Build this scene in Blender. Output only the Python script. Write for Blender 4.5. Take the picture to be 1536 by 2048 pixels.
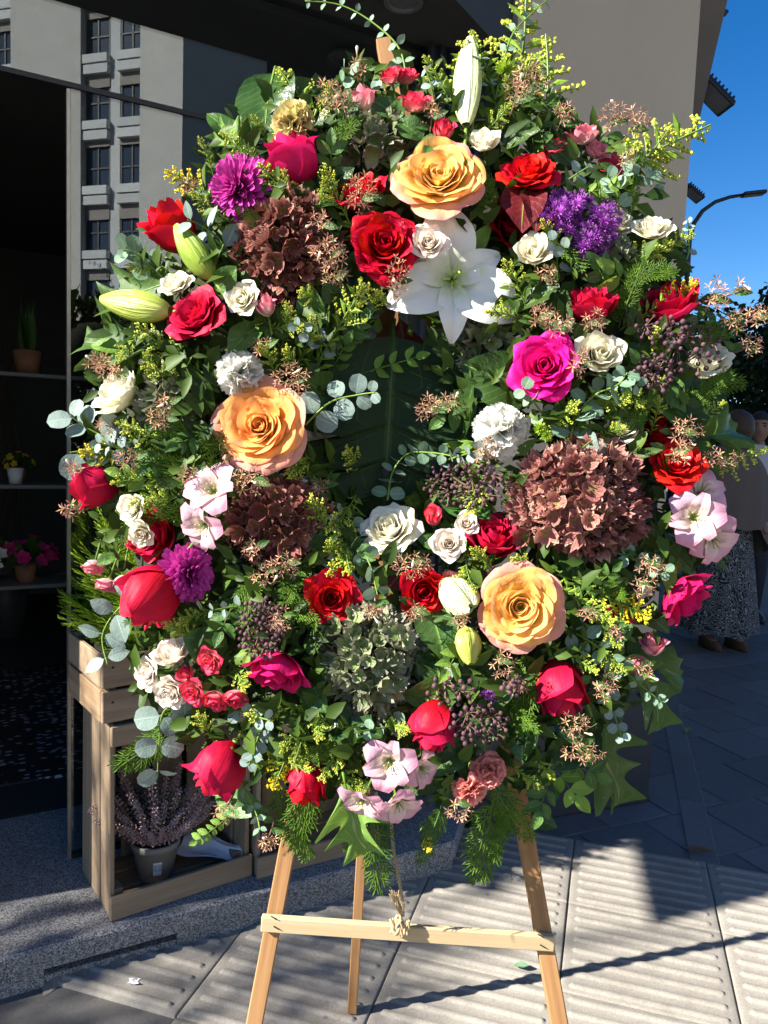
import bpy, math, random
import numpy as np
from mathutils import Vector, Matrix, Quaternion

PI = math.pi
S = bpy.context.scene
for o in list(bpy.data.objects):
    bpy.data.objects.remove(o)

# ------------------------------------------------------------------ camera
CAM_H = 1.42
PITCH, ROLL = math.radians(5.3), math.radians(2.1)
FPX = 1538.0                                    # focal length in pixels of the 1536 x 2048 photograph
cd = bpy.data.cameras.new('camera')
cd.sensor_fit = 'VERTICAL'
cd.sensor_height = 36.0
cd.lens = 36.0 * FPX / 2048.0
cd.clip_start, cd.clip_end = 0.05, 800.0
cam = bpy.data.objects.new('camera', cd)
S.collection.objects.link(cam)
cam.matrix_world = (Matrix.Translation((0, 0, CAM_H)) @ Matrix.Rotation(PI / 2 - PITCH, 4, 'X')
                    @ Matrix.Rotation(ROLL, 4, 'Z'))
S.camera = cam

# ------------------------------------------------------------------ light
SUN_YAW = math.radians(68.0)                    # heading in which shadows fall, from +Y towards +X
SUN_EL = math.radians(34.0)
w = bpy.data.worlds.new('World')
S.world = w
w.use_nodes = True
wn, wl = w.node_tree.nodes, w.node_tree.links
bg = wn['Background']
sky = wn.new('ShaderNodeTexSky')
sky.sky_type = 'NISHITA'
sky.sun_disc = False
sky.sun_elevation = SUN_EL
sky.sun_rotation = math.pi + SUN_YAW
sky.altitude = 700.0
sky.air_density = 1.0
sky.dust_density = 0.2
sky.ozone_density = 2.5
hs = wn.new('ShaderNodeHueSaturation')
hs.inputs['Saturation'].default_value = 1.40
hs.inputs['Hue'].default_value = 0.508
wl.new(sky.outputs[0], hs.inputs['Color'])
wl.new(hs.outputs[0], bg.inputs['Color'])
bg.inputs['Strength'].default_value = 0.051
sd = bpy.data.lights.new('sun', 'SUN')
sd.energy = 5.0
sd.angle = math.radians(0.53)
sd.color = (1.0, 0.95, 0.87)
sun = bpy.data.objects.new('sun', sd)
S.collection.objects.link(sun)
sdir = Vector((math.sin(SUN_YAW) * math.cos(SUN_EL), math.cos(SUN_YAW) * math.cos(SUN_EL), -math.sin(SUN_EL)))
sun.rotation_euler = sdir.to_track_quat('-Z', 'Y').to_euler()
sun.location = (-6, -3, 6)
vs = S.view_settings
vs.view_transform = 'Standard'
vs.look = 'None'
vs.gamma = 1.0
vs.use_curve_mapping = False
vs.exposure = 1.75
S.cycles.max_bounces = 6
S.cycles.diffuse_bounces = 2
S.cycles.glossy_bounces = 2
S.cycles.transmission_bounces = 2
S.cycles.transparent_max_bounces = 12
S.cycles.use_denoising = True
S.cycles.sample_clamp_indirect = 4.0

# ------------------------------------------------------------------ survey of the place
def ray(px, py):
    u, v = (px - 768) / FPX, -(py - 1024) / FPX
    c, s = math.cos(ROLL), math.sin(ROLL)
    x, y = u * c - v * s, u * s + v * c
    return Vector((x, math.cos(PITCH) + y * math.sin(PITCH), y * math.cos(PITCH) - math.sin(PITCH)))
EYE = Vector((0, 0, CAM_H))
def at(px, py, Y):
    r = ray(px, py)
    return EYE + r * (Y / r.y)
def onz(px, py, z=0.0):
    r = ray(px, py)
    return EYE + r * ((z - CAM_H) / r.z)

# ------------------------------------------------------------------ helpers: mesh building
class MB:
    """collects vertices, faces and uvs; build() makes one mesh"""
    def __init__(s):
        s.v, s.f, s.uv, s.mi, s.m = [], [], [], [], 0
    def add(s, vs_, fs_, uvs_=None):
        b = len(s.v)
        s.v += [tuple(p) for p in vs_]
        s.uv += list(uvs_) if uvs_ is not None else [(0.5, 0.5)] * len(vs_)
        s.f += [tuple(i + b for i in f) for f in fs_]
        s.mi += [s.m] * len(fs_)
        return s
    def grid(s, nu, nv, fn, M=None):
        V, U, F = [], [], []
        for j in range(nv + 1):
            for i in range(nu + 1):
                a, b = i / nu, j / nv
                p = Vector(fn(a * 2 - 1, b))
                V.append(M @ p if M else p)
                U.append((a, b))
        for j in range(nv):
            for i in range(nu):
                k = j * (nu + 1) + i
                F.append((k, k + 1, k + nu + 2, k + nu + 1))
        return s.add(V, F, U)
    def tube(s, pts, rad, sides=6, cap=True):
        pts = [Vector(p) for p in pts]
        n = len(pts)
        if not hasattr(rad, '__len__'):
            rad = [rad] * n
        t0 = (pts[1] - pts[0]).normalized()
        ref = Vector((0, 0, 1)) if abs(t0.z) < 0.9 else Vector((1, 0, 0))
        x = t0.cross(ref).normalized()
        V, U, F = [], [], []
        for k in range(n):
            t = (pts[min(k + 1, n - 1)] - pts[max(k - 1, 0)]).normalized()
            x = (x - t * x.dot(t)).normalized()
            y = t.cross(x)
            for i in range(sides):
                a = 2 * PI * i / sides
                V.append(pts[k] + (x * math.cos(a) + y * math.sin(a)) * rad[k])
                U.append((i / sides, k / (n - 1)))
        for k in range(n - 1):
            for i in range(sides):
                j = (i + 1) % sides
                F.append((k * sides + i, k * sides + j, (k + 1) * sides + j, (k + 1) * sides + i))
        if cap:
            F.append(tuple(range(sides))[::-1])
            F.append(tuple((n - 1) * sides + i for i in range(sides)))
        return s.add(V, F, U)
    def box(s, c, sz, b=0.0, M=None):
        c = Vector(c)
        hx, hy, hz = sz[0] / 2, sz[1] / 2, sz[2] / 2
        if b <= 0:
            V = [Vector((x, y, z)) for x in (-hx, hx) for y in (-hy, hy) for z in (-hz, hz)]
            F = [(0, 1, 3, 2), (4, 6, 7, 5), (0, 4, 5, 1), (2, 3, 7, 6), (0, 2, 6, 4), (1, 5, 7, 3)]
        else:
            b = min(b, hx * .9, hy * .9, hz * .9)
            V, idx = [], {}
            for x in (-1, 1):
                for y in (-1, 1):
                    for z in (-1, 1):
                        for ax in range(3):
                            p = [x * (hx - b), y * (hy - b), z * (hz - b)]
                            p[ax] = (x * hx, y * hy, z * hz)[ax]
                            idx[(x, y, z, ax)] = len(V)
                            V.append(Vector(p))
            F = []
            for ax in range(3):
                o1, o2 = [k for k in range(3) if k != ax]
                for sg in (-1, 1):
                    q = []
                    for a_, b_ in ((-1, -1), (1, -1), (1, 1), (-1, 1)):
                        k = [0, 0, 0]
                        k[ax], k[o1], k[o2] = sg, a_, b_
                        q.append(idx[(k[0], k[1], k[2], ax)])
                    F.append(tuple(q))
                for a_ in (-1, 1):
                    for b_ in (-1, 1):
                        k0, k1 = [0, 0, 0], [0, 0, 0]
                        k0[ax], k1[ax] = -1, 1
                        k0[o1] = k1[o1] = a_
                        k0[o2] = k1[o2] = b_
                        F.append((idx[(*k0, o1)], idx[(*k1, o1)], idx[(*k1, o2)], idx[(*k0, o2)]))
            for x in (-1, 1):
                for y in (-1, 1):
                    for z in (-1, 1):
                        F.append(tuple(idx[(x, y, z, a)] for a in range(3)))
        V = [v + c for v in V]
        if M:
            V = [M @ v for v in V]
        return s.add(V, F, [(v.x, v.z) for v in V])
    def ball(s, c, r, nu=8, nv=5, sc=(1, 1, 1), M=None):
        c = Vector(c)
        V, F, U = [], [], []
        for j in range(nv + 1):
            for i in range(nu):
                ph, th = PI * j / nv, 2 * PI * i / nu
                p = Vector((math.sin(ph) * math.cos(th) * r * sc[0], math.sin(ph) * math.sin(th) * r * sc[1], math.cos(ph) * r * sc[2])) + c
                V.append(M @ p if M else p)
                U.append((i / nu, j / nv))
        for j in range(nv):
            for i in range(nu):
                k = (i + 1) % nu
                if j == 0:
                    F.append((i, nu + i, nu + k))
                elif j == nv - 1:
                    F.append((j * nu + i, (j + 1) * nu + i, j * nu + k))
                else:
                    F.append((j * nu + i, (j + 1) * nu + i, (j + 1) * nu + k, j * nu + k))
        return s.add(V, F, U)
    def octa(s, c, r, ax=None):
        c = Vector(c)
        d = (ax or Vector((0, 0, 1))).normalized()
        e = d.orthogonal().normalized()
        g = d.cross(e)
        V = [c + d * r * 1.35, c + e * r, c + g * r, c - e * r, c - g * r, c - d * r]
        return s.add(V, [(0, 1, 2), (0, 2, 3), (0, 3, 4), (0, 4, 1), (5, 2, 1), (5, 3, 2), (5, 4, 3), (5, 1, 4)],
                     [(.5, 1), (0, .5), (.3, .5), (.6, .5), (.9, .5), (.5, 0)])
    def lathe(s, prof, n=20, c=(0, 0, 0), cap=True):
        V, F, U = [], [], []
        for j, (r, z) in enumerate(prof):
            for i in range(n):
                a = 2 * PI * i / n
                V.append((c[0] + r * math.cos(a), c[1] + r * math.sin(a), c[2] + z))
                U.append((i / n, j / max(1, len(prof) - 1)))
        for j in range(len(prof) - 1):
            for i in range(n):
                k = (i + 1) % n
                F.append((j * n + i, j * n + k, (j + 1) * n + k, (j + 1) * n + i))
        if cap:
            F.append(tuple(range(n))[::-1])
            F.append(tuple((len(prof) - 1) * n + i for i in range(n)))
        return s.add(V, F, U)
    def prism(s, poly, z0, z1):
        n = len(poly)
        V = [(p[0], p[1], z0) for p in poly] + [(p[0], p[1], z1) for p in poly]
        F = [tuple(range(n))[::-1], tuple(range(n, 2 * n))] + [(i, (i + 1) % n, (i + 1) % n + n, i + n) for i in range(n)]
        return s.add(V, F, [(p[0], p[1]) for p in poly] * 2)
    def build(s, name, mats, smooth=False):
        me = bpy.data.meshes.new(name)
        me.from_pydata(s.v, [], s.f)
        uvl = me.uv_layers.new(name='UVMap')
        li = np.empty(len(me.loops), dtype=np.int32)
        me.loops.foreach_get('vertex_index', li)
        uvl.data.foreach_set('uv', np.array(s.uv, dtype=np.float32)[li].ravel())
        if not isinstance(mats, (list, tuple)):
            mats = [mats]
        for m in mats:
            me.materials.append(m)
        me.polygons.foreach_set('material_index', np.array(s.mi, dtype=np.int32))
        me.polygons.foreach_set('use_smooth', np.full(len(me.polygons), smooth))
        me.update()
        return me

COL = S.collection
def put(name, me, parent=None, M=None):
    o = bpy.data.objects.new(name, me)
    COL.objects.link(o)
    if parent is not None:
        o.parent = parent
    if M is not None:
        o.matrix_basis = M
    return o
def tag(o, label=None, cat=None, group=None, kind=None):
    if label: o['label'] = label
    if cat: o['category'] = cat
    if group: o['group'] = group
    if kind: o['kind'] = kind
    return o
def thing(name, label, cat, M=None, group=None):
    o = bpy.data.objects.new(name, None)
    o.empty_display_size = 0.02
    COL.objects.link(o)
    if M is not None:
        o.matrix_basis = M
    return tag(o, label, cat, group)
def frame(p0, zdir, ydir, scale=1.0, roll=0.0):
    z = Vector(zdir).normalized()
    y = Vector(ydir)
    y = y - z * y.dot(z)
    if y.length < 1e-5:
        y = z.orthogonal()
    y.normalize()
    x = y.cross(z)
    M = Matrix((x, y, z)).transposed().to_4x4()
    return Matrix.Translation(p0) @ M @ Matrix.Rotation(roll, 4, 'Z') @ Matrix.Scale(scale, 4)

# ------------------------------------------------------------------ helpers: materials
def new_mat(name):
    m = bpy.data.materials.new(name)
    m.use_nodes = True
    nt = m.node_tree
    b = nt.nodes['Principled BSDF']
    return m, nt, b
def N(nt, t, **kw):
    n = nt.nodes.new(t)
    for k, v in kw.items():
        setattr(n, k, v)
    return n
def ramp(nt, stops, interp='LINEAR'):
    r = nt.nodes.new('ShaderNodeValToRGB')
    r.color_ramp.interpolation = interp
    e = r.color_ramp.elements
    while len(e) < len(stops):
        e.new(0.5)
    for k, (p, c) in enumerate(stops):
        e[k].position = p
        e[k].color = (c[0], c[1], c[2], 1)
    return r
def mixc(nt, fac, a, b, mode='MIX'):
    m = N(nt, 'ShaderNodeMix', data_type='RGBA', blend_type=mode)
    L = nt.links
    for sock, val in ((m.inputs[0], fac), (m.inputs[6], a), (m.inputs[7], b)):
        if hasattr(val, 'is_linked'):
            L.new(val, sock)
        elif isinstance(val, (int, float)):
            sock.default_value = val
        else:
            sock.default_value = (val[0], val[1], val[2], 1)
    return m.outputs[2]
def math_n(nt, op, a, b=None, c=None):
    m = N(nt, 'ShaderNodeMath', operation=op)
    for k, val in enumerate((a, b, c)):
        if val is None:
            continue
        if hasattr(val, 'is_linked'):
            nt.links.new(val, m.inputs[k])
        else:
            m.inputs[k].default_value = val
    return m.outputs[0]
def noise(nt, vec, scale, detail=3, rough=0.5):
    n = N(nt, 'ShaderNodeTexNoise')
    n.inputs['Scale'].default_value = scale
    n.inputs['Detail'].default_value = detail
    n.inputs['Roughness'].default_value = rough
    if vec is not None:
        nt.links.new(vec, n.inputs['Vector'])
    return n.outputs['Fac']
def mapped(nt, out, sc):
    m = N(nt, 'ShaderNodeMapping')
    m.inputs['Scale'].default_value = sc
    nt.links.new(out, m.inputs['Vector'])
    return m.outputs[0]
def bump(nt, b, h, strength, dist):
    n = N(nt, 'ShaderNodeBump')
    n.inputs['Strength'].default_value = strength
    n.inputs['Distance'].default_value = dist
    nt.links.new(h, n.inputs['Height'])
    nt.links.new(n.outputs[0], b.inputs['Normal'])
def thin(nt, b, col, amount):
    """petals and leaves pass some light: add translucency to the principled surface"""
    t = N(nt, 'ShaderNodeBsdfTranslucent')
    nt.links.new(col, t.inputs['Color'])
    mx = N(nt, 'ShaderNodeMixShader')
    mx.inputs[0].default_value = amount
    nt.links.new(b.outputs[0], mx.inputs[1])
    nt.links.new(t.outputs[0], mx.inputs[2])
    nt.links.new(mx.outputs[0], nt.nodes['Material Output'].inputs['Surface'])

def petal_mat(name, stops, rough=0.5, trans=0.28, var=0.16, edge=None, spec=0.12, veins=0.12):
    m, nt, b = new_mat(name)
    L = nt.links
    uv = N(nt, 'ShaderNodeUVMap').outputs[0]
    sep = N(nt, 'ShaderNodeSeparateXYZ')
    L.new(uv, sep.inputs[0])
    obj = N(nt, 'ShaderNodeTexCoord').outputs['Object']
    nz = noise(nt, obj, 6.0, 3)
    vv = math_n(nt, 'ADD', sep.outputs[1], math_n(nt, 'MULTIPLY', math_n(nt, 'SUBTRACT', nz, 0.5), 0.35))
    r = ramp(nt, stops)
    L.new(vv, r.inputs[0])
    col = r.outputs[0]
    rnd = N(nt, 'ShaderNodeObjectInfo').outputs['Random']
    if edge:
        au = math_n(nt, 'ABSOLUTE', math_n(nt, 'SUBTRACT', math_n(nt, 'MULTIPLY', sep.outputs[0], 2.0), 1.0))
        e = math_n(nt, 'MAXIMUM', math_n(nt, 'POWER', au, 6.0), math_n(nt, 'POWER', math_n(nt, 'MAXIMUM', vv, 0.0), 9.0))
        e = math_n(nt, 'MULTIPLY', e, math_n(nt, 'MULTIPLY', rnd, 0.85))
        col = mixc(nt, e, col, edge)
    h = N(nt, 'ShaderNodeHueSaturation')
    L.new(col, h.inputs['Color'])
    L.new(math_n(nt, 'ADD', 1.0 - var / 2, math_n(nt, 'MULTIPLY', rnd, var)), h.inputs['Value'])
    L.new(math_n(nt, 'ADD', 0.494, math_n(nt, 'MULTIPLY', rnd, 0.012)), h.inputs['Hue'])
    col = h.outputs[0]
    L.new(col, b.inputs['Base Color'])
    b.inputs['Roughness'].default_value = rough
    b.inputs['Specular IOR Level'].default_value = spec
    vn = noise(nt, mapped(nt, uv, (34, 2.2, 1)), 1.0, 3)
    bn = noise(nt, mapped(nt, uv, (5, 3, 1)), 1.0, 1)
    bump(nt, b, math_n(nt, 'ADD', math_n(nt, 'MULTIPLY', vn, 0.35), bn), veins, 0.12)
    thin(nt, b, col, trans)
    return m

def leaf_mat(name, c0, c1, vein=None, rough=0.38, trans=0.22, spec=0.4, nveins=9.0, island=False, bmp=0.3):
    m, nt, b = new_mat(name)
    L = nt.links
    uv = N(nt, 'ShaderNodeUVMap').outputs[0]
    sep = N(nt, 'ShaderNodeSeparateXYZ')
    L.new(uv, sep.inputs[0])
    if island:
        rnd = N(nt, 'ShaderNodeNewGeometry').outputs['Random Per Island']
    else:
        rnd = N(nt, 'ShaderNodeObjectInfo').outputs['Random']
    obj = N(nt, 'ShaderNodeTexCoord').outputs['Object']
    nz = noise(nt, obj, 9.0, 4)
    f = math_n(nt, 'ADD', math_n(nt, 'MULTIPLY', rnd, 0.65), math_n(nt, 'MULTIPLY', nz, 0.45))
    r = ramp(nt, [(0.12, c0), (0.88, c1)])
    L.new(f, r.inputs[0])
    col = r.outputs[0]
    au = math_n(nt, 'ABSOLUTE', math_n(nt, 'SUBTRACT', math_n(nt, 'MULTIPLY', sep.outputs[0], 2.0), 1.0))
    if vein:
        mid = math_n(nt, 'LESS_THAN', au, 0.05)
        sv = math_n(nt, 'FRACT', math_n(nt, 'SUBTRACT', math_n(nt, 'MULTIPLY', sep.outputs[1], nveins), math_n(nt, 'MULTIPLY', au, 2.6)))
        side = math_n(nt, 'MULTIPLY', math_n(nt, 'LESS_THAN', sv, 0.07), 0.55)
        fac = math_n(nt, 'MAXIMUM', math_n(nt, 'MULTIPLY', mid, 0.85), side)
        col = mixc(nt, fac, col, vein)
        hgt = math_n(nt, 'SUBTRACT', math_n(nt, 'MULTIPLY', nz, 0.4), fac)
    else:
        hgt = nz
    L.new(col, b.inputs['Base Color'])
    b.inputs['Roughness'].default_value = rough
    b.inputs['Specular IOR Level'].default_value = spec * 0.62
    bump(nt, b, hgt, bmp, 0.02)
    thin(nt, b, mixc(nt, 0.5, col, (0.25, 0.42, 0.02), 'MIX') if trans > 0.2 else col, trans)
    return m

def plain(name, col, rough=0.6, metal=0.0, spec=0.4, nscale=30.0, namp=0.25, bmp=0.0, coord='Object'):
    m, nt, b = new_mat(name)
    L = nt.links
    o = N(nt, 'ShaderNodeTexCoord').outputs[coord]
    nz = noise(nt, o, nscale, 5, 0.6)
    c = mixc(nt, nz, tuple(x * (1 - namp) for x in col), tuple(min(1, x * (1 + namp)) for x in col))
    L.new(c, b.inputs['Base Color'])
    b.inputs['Roughness'].default_value = rough
    b.inputs['Metallic'].default_value = metal
    b.inputs['Specular IOR Level'].default_value = spec
    if bmp:
        bump(nt, b, nz, bmp, 0.004)
    return m

def wood_mat(name, c0, c1, axis=2, stretch=14.0, rough=0.7, dark=(0.05, 0.03, 0.015), stains=0.5):
    m, nt, b = new_mat(name)
    L = nt.links
    o = N(nt, 'ShaderNodeTexCoord').outputs['Object']
    rnd = N(nt, 'ShaderNodeObjectInfo').outputs['Random']
    sc = [stretch * 3.2] * 3
    sc[axis] = 2.4
    mp = N(nt, 'ShaderNodeMapping')
    mp.inputs['Scale'].default_value = sc
    L.new(o, mp.inputs['Vector'])
    cb = N(nt, 'ShaderNodeCombineXYZ')
    for k in range(3):
        L.new(math_n(nt, 'MULTIPLY', rnd, 37.0), cb.inputs[k])
    L.new(cb.outputs[0], mp.inputs['Location'])
    g = noise(nt, mp.outputs[0], 1.0, 6, 0.65)
    g2 = noise(nt, mapped(nt, mp.outputs[0], (0.22, 0.22, 0.5)), 1.0, 3)
    r = ramp(nt, [(0.3, c0), (0.72, c1)])
    L.new(math_n(nt, 'ADD', math_n(nt, 'MULTIPLY', g, 0.7), math_n(nt, 'MULTIPLY', g2, 0.3)), r.inputs[0])
    st = ramp(nt, [(0.60, (0, 0, 0)), (0.80, (1, 1, 1))])
    L.new(noise(nt, mapped(nt, mp.outputs[0], (0.12, 0.12, 1.6)), 1.0, 4, 0.7), st.inputs[0])
    col = mixc(nt, math_n(nt, 'MULTIPLY', st.outputs[0], stains), r.outputs[0], dark)
    L.new(col, b.inputs['Base Color'])
    b.inputs['Roughness'].default_value = rough
    b.inputs['Specular IOR Level'].default_value = 0.25
    bump(nt, b, g, 0.35, 0.003)
    return m

# ================================================================== THE SETTING
def yawv(deg):
    return Vector((math.sin(math.radians(deg)), math.cos(math.radians(deg)), 0))
# ------------------------------------------------------------------ ground and pavement
TD, TN = yawv(16.4), yawv(106.4)                # tile joints run along TD, grooves along TN
def TP(n, a, z=0.0):
    return TN * n + TD * a + Vector((0, 0, z))

def concrete(name, c, sp=0.5, rough=0.85, sc=1.0, dirt=(0.12, 0.11, 0.10), rndamp=0.18, gum=False):
    m, nt, b = new_mat(name)
    L = nt.links
    g = N(nt, 'ShaderNodeTexCoord').outputs['Object']
    ge = N(nt, 'ShaderNodeNewGeometry').outputs['Position']
    n1 = noise(nt, ge, 2.2 * sc, 5, 0.6)
    n2 = noise(nt, ge, 160 * sc, 4, 0.7)
    n3 = noise(nt, ge, 16 * sc, 6, 0.65)
    col = mixc(nt, n1, tuple(x * 0.82 for x in c), tuple(x * 1.12 for x in c))
    r = ramp(nt, [(0.35, (0.62, 0.6, 0.58)), (0.65, (1.1, 1.1, 1.1))])
    L.new(n2, r.inputs[0])
    col = mixc(nt, sp, col, r.outputs[0], 'MULTIPLY')
    st = ramp(nt, [(0.52, (0, 0, 0)), (0.75, (1, 1, 1))])
    L.new(n3, st.inputs[0])
    col = mixc(nt, math_n(nt, 'MULTIPLY', st.outputs[0], 0.4), col, dirt)
    if gum:
        v = N(nt, 'ShaderNodeTexVoronoi')
        v.inputs['Scale'].default_value = 7.0
        L.new(ge, v.inputs['Vector'])
        d_ = math_n(nt, 'ADD', v.outputs['Distance'], math_n(nt, 'MULTIPLY', n3, 0.12))
        col = mixc(nt, math_n(nt, 'MULTIPLY', math_n(nt, 'LESS_THAN', d_, 0.125), 0.6), col, (0.09, 0.085, 0.08))
        lg = ramp(nt, [(0.45, (0, 0, 0)), (0.7, (1, 1, 1))])
        L.new(noise(nt, ge, 5.5, 6, 0.7), lg.inputs[0])
        col = mixc(nt, math_n(nt, 'MULTIPLY', lg.outputs[0], 0.38), col, (0.15, 0.135, 0.115))
    rnd = N(nt, 'ShaderNodeObjectInfo').outputs['Random']
    h = N(nt, 'ShaderNodeHueSaturation')
    L.new(col, h.inputs['Color'])
    L.new(math_n(nt, 'ADD', 1 - rndamp / 2, math_n(nt, 'MULTIPLY', rnd, rndamp)), h.inputs['Value'])
    L.new(h.outputs[0], b.inputs['Base Color'])
    b.inputs['Roughness'].default_value = rough
    b.inputs['Specular IOR Level'].default_value = 0.3
    bump(nt, b, math_n(nt, 'ADD', n2, math_n(nt, 'MULTIPLY', n3, 1.5)), 0.35, 0.002)
    return m
M_tile = concrete('tile concrete', (0.295, 0.272, 0.235), 0.6, gum=True, rndamp=.24)
M_paver = concrete('dark paver', (0.12, 0.12, 0.125), 0.4, 0.75, 1.3, (0.05, 0.05, 0.05), 0.35)
M_bed = concrete('joint mortar', (0.11, 0.105, 0.10), 0.5)
M_ground = concrete('far paving', (0.15, 0.15, 0.155), 0.4)
M_crete = concrete('facade concrete', (0.52, 0.50, 0.47), 0.25, 0.9, 0.5, (0.25, 0.24, 0.22))

def granite_mat():
    m, nt, b = new_mat('granite')
    L = nt.links
    ge = N(nt, 'ShaderNodeNewGeometry').outputs['Position']
    v = N(nt, 'ShaderNodeTexVoronoi')
    v.inputs['Scale'].default_value = 360
    L.new(ge, v.inputs['Vector'])
    sp = N(nt, 'ShaderNodeSeparateColor')
    L.new(v.outputs['Color'], sp.inputs[0])
    r = ramp(nt, [(0.12, (0.05, 0.05, 0.055)), (0.36, (0.14, 0.14, 0.15)), (0.65, (0.25, 0.25, 0.25)), (0.95, (0.42, 0.41, 0.40))])
    L.new(sp.outputs[0], r.inputs[0])
    n = noise(nt, ge, 5, 5, 0.6)
    d = ramp(nt, [(0.5, (0, 0, 0)), (0.72, (1, 1, 1))])
    L.new(n, d.inputs[0])
    col = mixc(nt, math_n(nt, 'MULTIPLY', d.outputs[0], 0.35), r.outputs[0], (0.12, 0.10, 0.08))
    L.new(col, b.inputs['Base Color'])
    b.inputs['Roughness'].default_value = 0.62
    bump(nt, b, noise(nt, ge, 260, 3), 0.25, 0.001)
    return m
M_granite = granite_mat()

g = MB().prism([(-150, -150), (150, -150), (150, 150), (-150, 150)], -0.2, -0.036)
tag(put('ground', g.build('ground', M_ground)), kind='structure')
bed = MB().prism([TP(-5, -2)[:2], TP(5, -2)[:2], TP(5, 7.5)[:2], TP(-5, 7.5)[:2]], -0.034, -0.009)
pavement = tag(put('pavement', bed.build('pavement', M_bed)), kind='structure')

TX, TY = 0.4455, 0.41
def tile_mesh():
    hx, hy = TX / 2 - 0.0022, TY / 2 - 0.0022
    nb = 8
    pitch = 2 * hy / nb
    xs = [-hx, -hx + .004] + [-hx + .018 + k * .0035 for k in range(8)] + [-hx + .06, -hx + .12, 0]
    xs = xs + [-x for x in xs[-2::-1]]
    ys = [-hy, -hy + .003]
    for k in range(nb):
        c = -hy + pitch * (k + .5)
        ys += [c + q for q in (-.0130, -.0105, -.0080, -.0055, 0, .0055, .0080, .0105, .0130)]
    ys += [hy - .003, hy]
    def h(x, y):
        k = min(nb - 1, max(0, int((y + hy) / pitch)))
        c = -hy + pitch * (k + .5)
        ex = hx - .034
        dx = max(0, abs(x) - ex)
        d = math.hypot(dx, y - c)
        t = min(1, max(0, (0.0118 - d) / 0.0060))
        z = 0.0062 * t * t * (3 - 2 * t)
        if abs(x) > hx - .001 or abs(y) > hy - .001:
            z -= .002
        return z
    V, F = [], []
    nx = len(xs)
    for y in ys:
        for x in xs:
            V.append((x, y, h(x, y)))
    for j in range(len(ys) - 1):
        for i in range(nx - 1):
            k = j * nx + i
            F.append((k, k + 1, k + nx + 1, k + nx))
    ring = [i for i in range(nx)] + [j * nx + nx - 1 for j in range(1, len(ys))] + \
           [(len(ys) - 1) * nx + i for i in range(nx - 2, -1, -1)] + [j * nx for j in range(len(ys) - 2, 0, -1)]
    b = len(V)
    for i in ring:
        V.append((V[i][0], V[i][1], -0.03))
    n = len(ring)
    for i in range(n):
        j = (i + 1) % n
        F.append((ring[j], ring[i], b + i, b + j))
    return MB().add(V, F).build('grooved tile', M_tile, True)
tm = tile_mesh()
rot16 = Matrix((TN, TD, Vector((0, 0, 1)))).transposed().to_4x4()
rng = random.Random(4)
N0, A0 = -0.0505, 2.785
for i in range(-3, 5):
    for j in range(0, 7):
        c = TP(N0 + (i + .5) * TX, A0 - (j + .5) * TY, rng.uniform(-.0012, .0012))
        # keep the tiles that lie in front of the step
        kx = Vector((c.x + .914, c.y - 1.8, 0))
        if kx.dot(Vector((0.477, -0.879, 0))) < -0.33 or i == -3 and j > 2:
            continue
        put('tile', tm, pavement, Matrix.Translation(c) @ rot16 @ Matrix.Rotation(rng.choice((0, PI)) + rng.uniform(-.004, .004), 4, 'Z'))
# dark pavers beyond the grooved tiles, laid at an angle
PD, PN = yawv(66.2), yawv(156.2)
ps = 0.30
pmesh = [MB().box((0, 0, -.015), (ps * L_ - .007, ps - .007, .03), .003).build('paver', M_paver) for L_ in (1, 1.6)]
rotp = Matrix((PD, PN * -1, Vector((0, 0, 1)))).transposed().to_4x4()
for r in range(-22, 2):
    off = (r % 2) * .5
    for k in range(3, 26):
        c = PN * (r * ps + .06) + PD * ((k + off) * ps)
        n_, a_ = c.dot(TN), c.dot(TD)
        if a_ < 2.62 or a_ > 7.2 or n_ < -.75 or n_ > 3.0 or c.y > 6.6:
            continue
        put('paver', pmesh[0], pavement, Matrix.Translation(c + Vector((0, 0, -.0045 + rng.uniform(-.0014, .0014)))) @ rotp @ Matrix.Rotation(rng.uniform(-.006, .006), 4, 'Z'))
bm_ = MB().box((0, 0, -.015), (.10, .494, .03), .003).build('border paver', M_paver)
for k in range(9):
    put('border_paver', bm_, pavement, Matrix.Translation(TP(.392, 3.03 + k * .5, -.0008)) @ rot16)
for r in range(3):
    for k in range(4):
        put('paver', pmesh[0], pavement, Matrix.Translation(TP(-1.56 - k * .31, 1.62 - r * .31, -.003)) @ rot16)

# ------------------------------------------------------------------ shop frame of reference
G0 = Vector((-0.929, 2.272, 0))
GD = yawv(60.7)
GI = yawv(-29.3)                                # into the shop
def FL(a, b, z=0.0):
    return G0 + GD * a + GI * b + Vector((0, 0, z))
FM = Matrix((GD, GI, Vector((0, 0, 1)))).transposed().to_4x4()
def FMAT(a, b, z):
    return Matrix.Translation(FL(a, b, z)) @ FM

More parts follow.
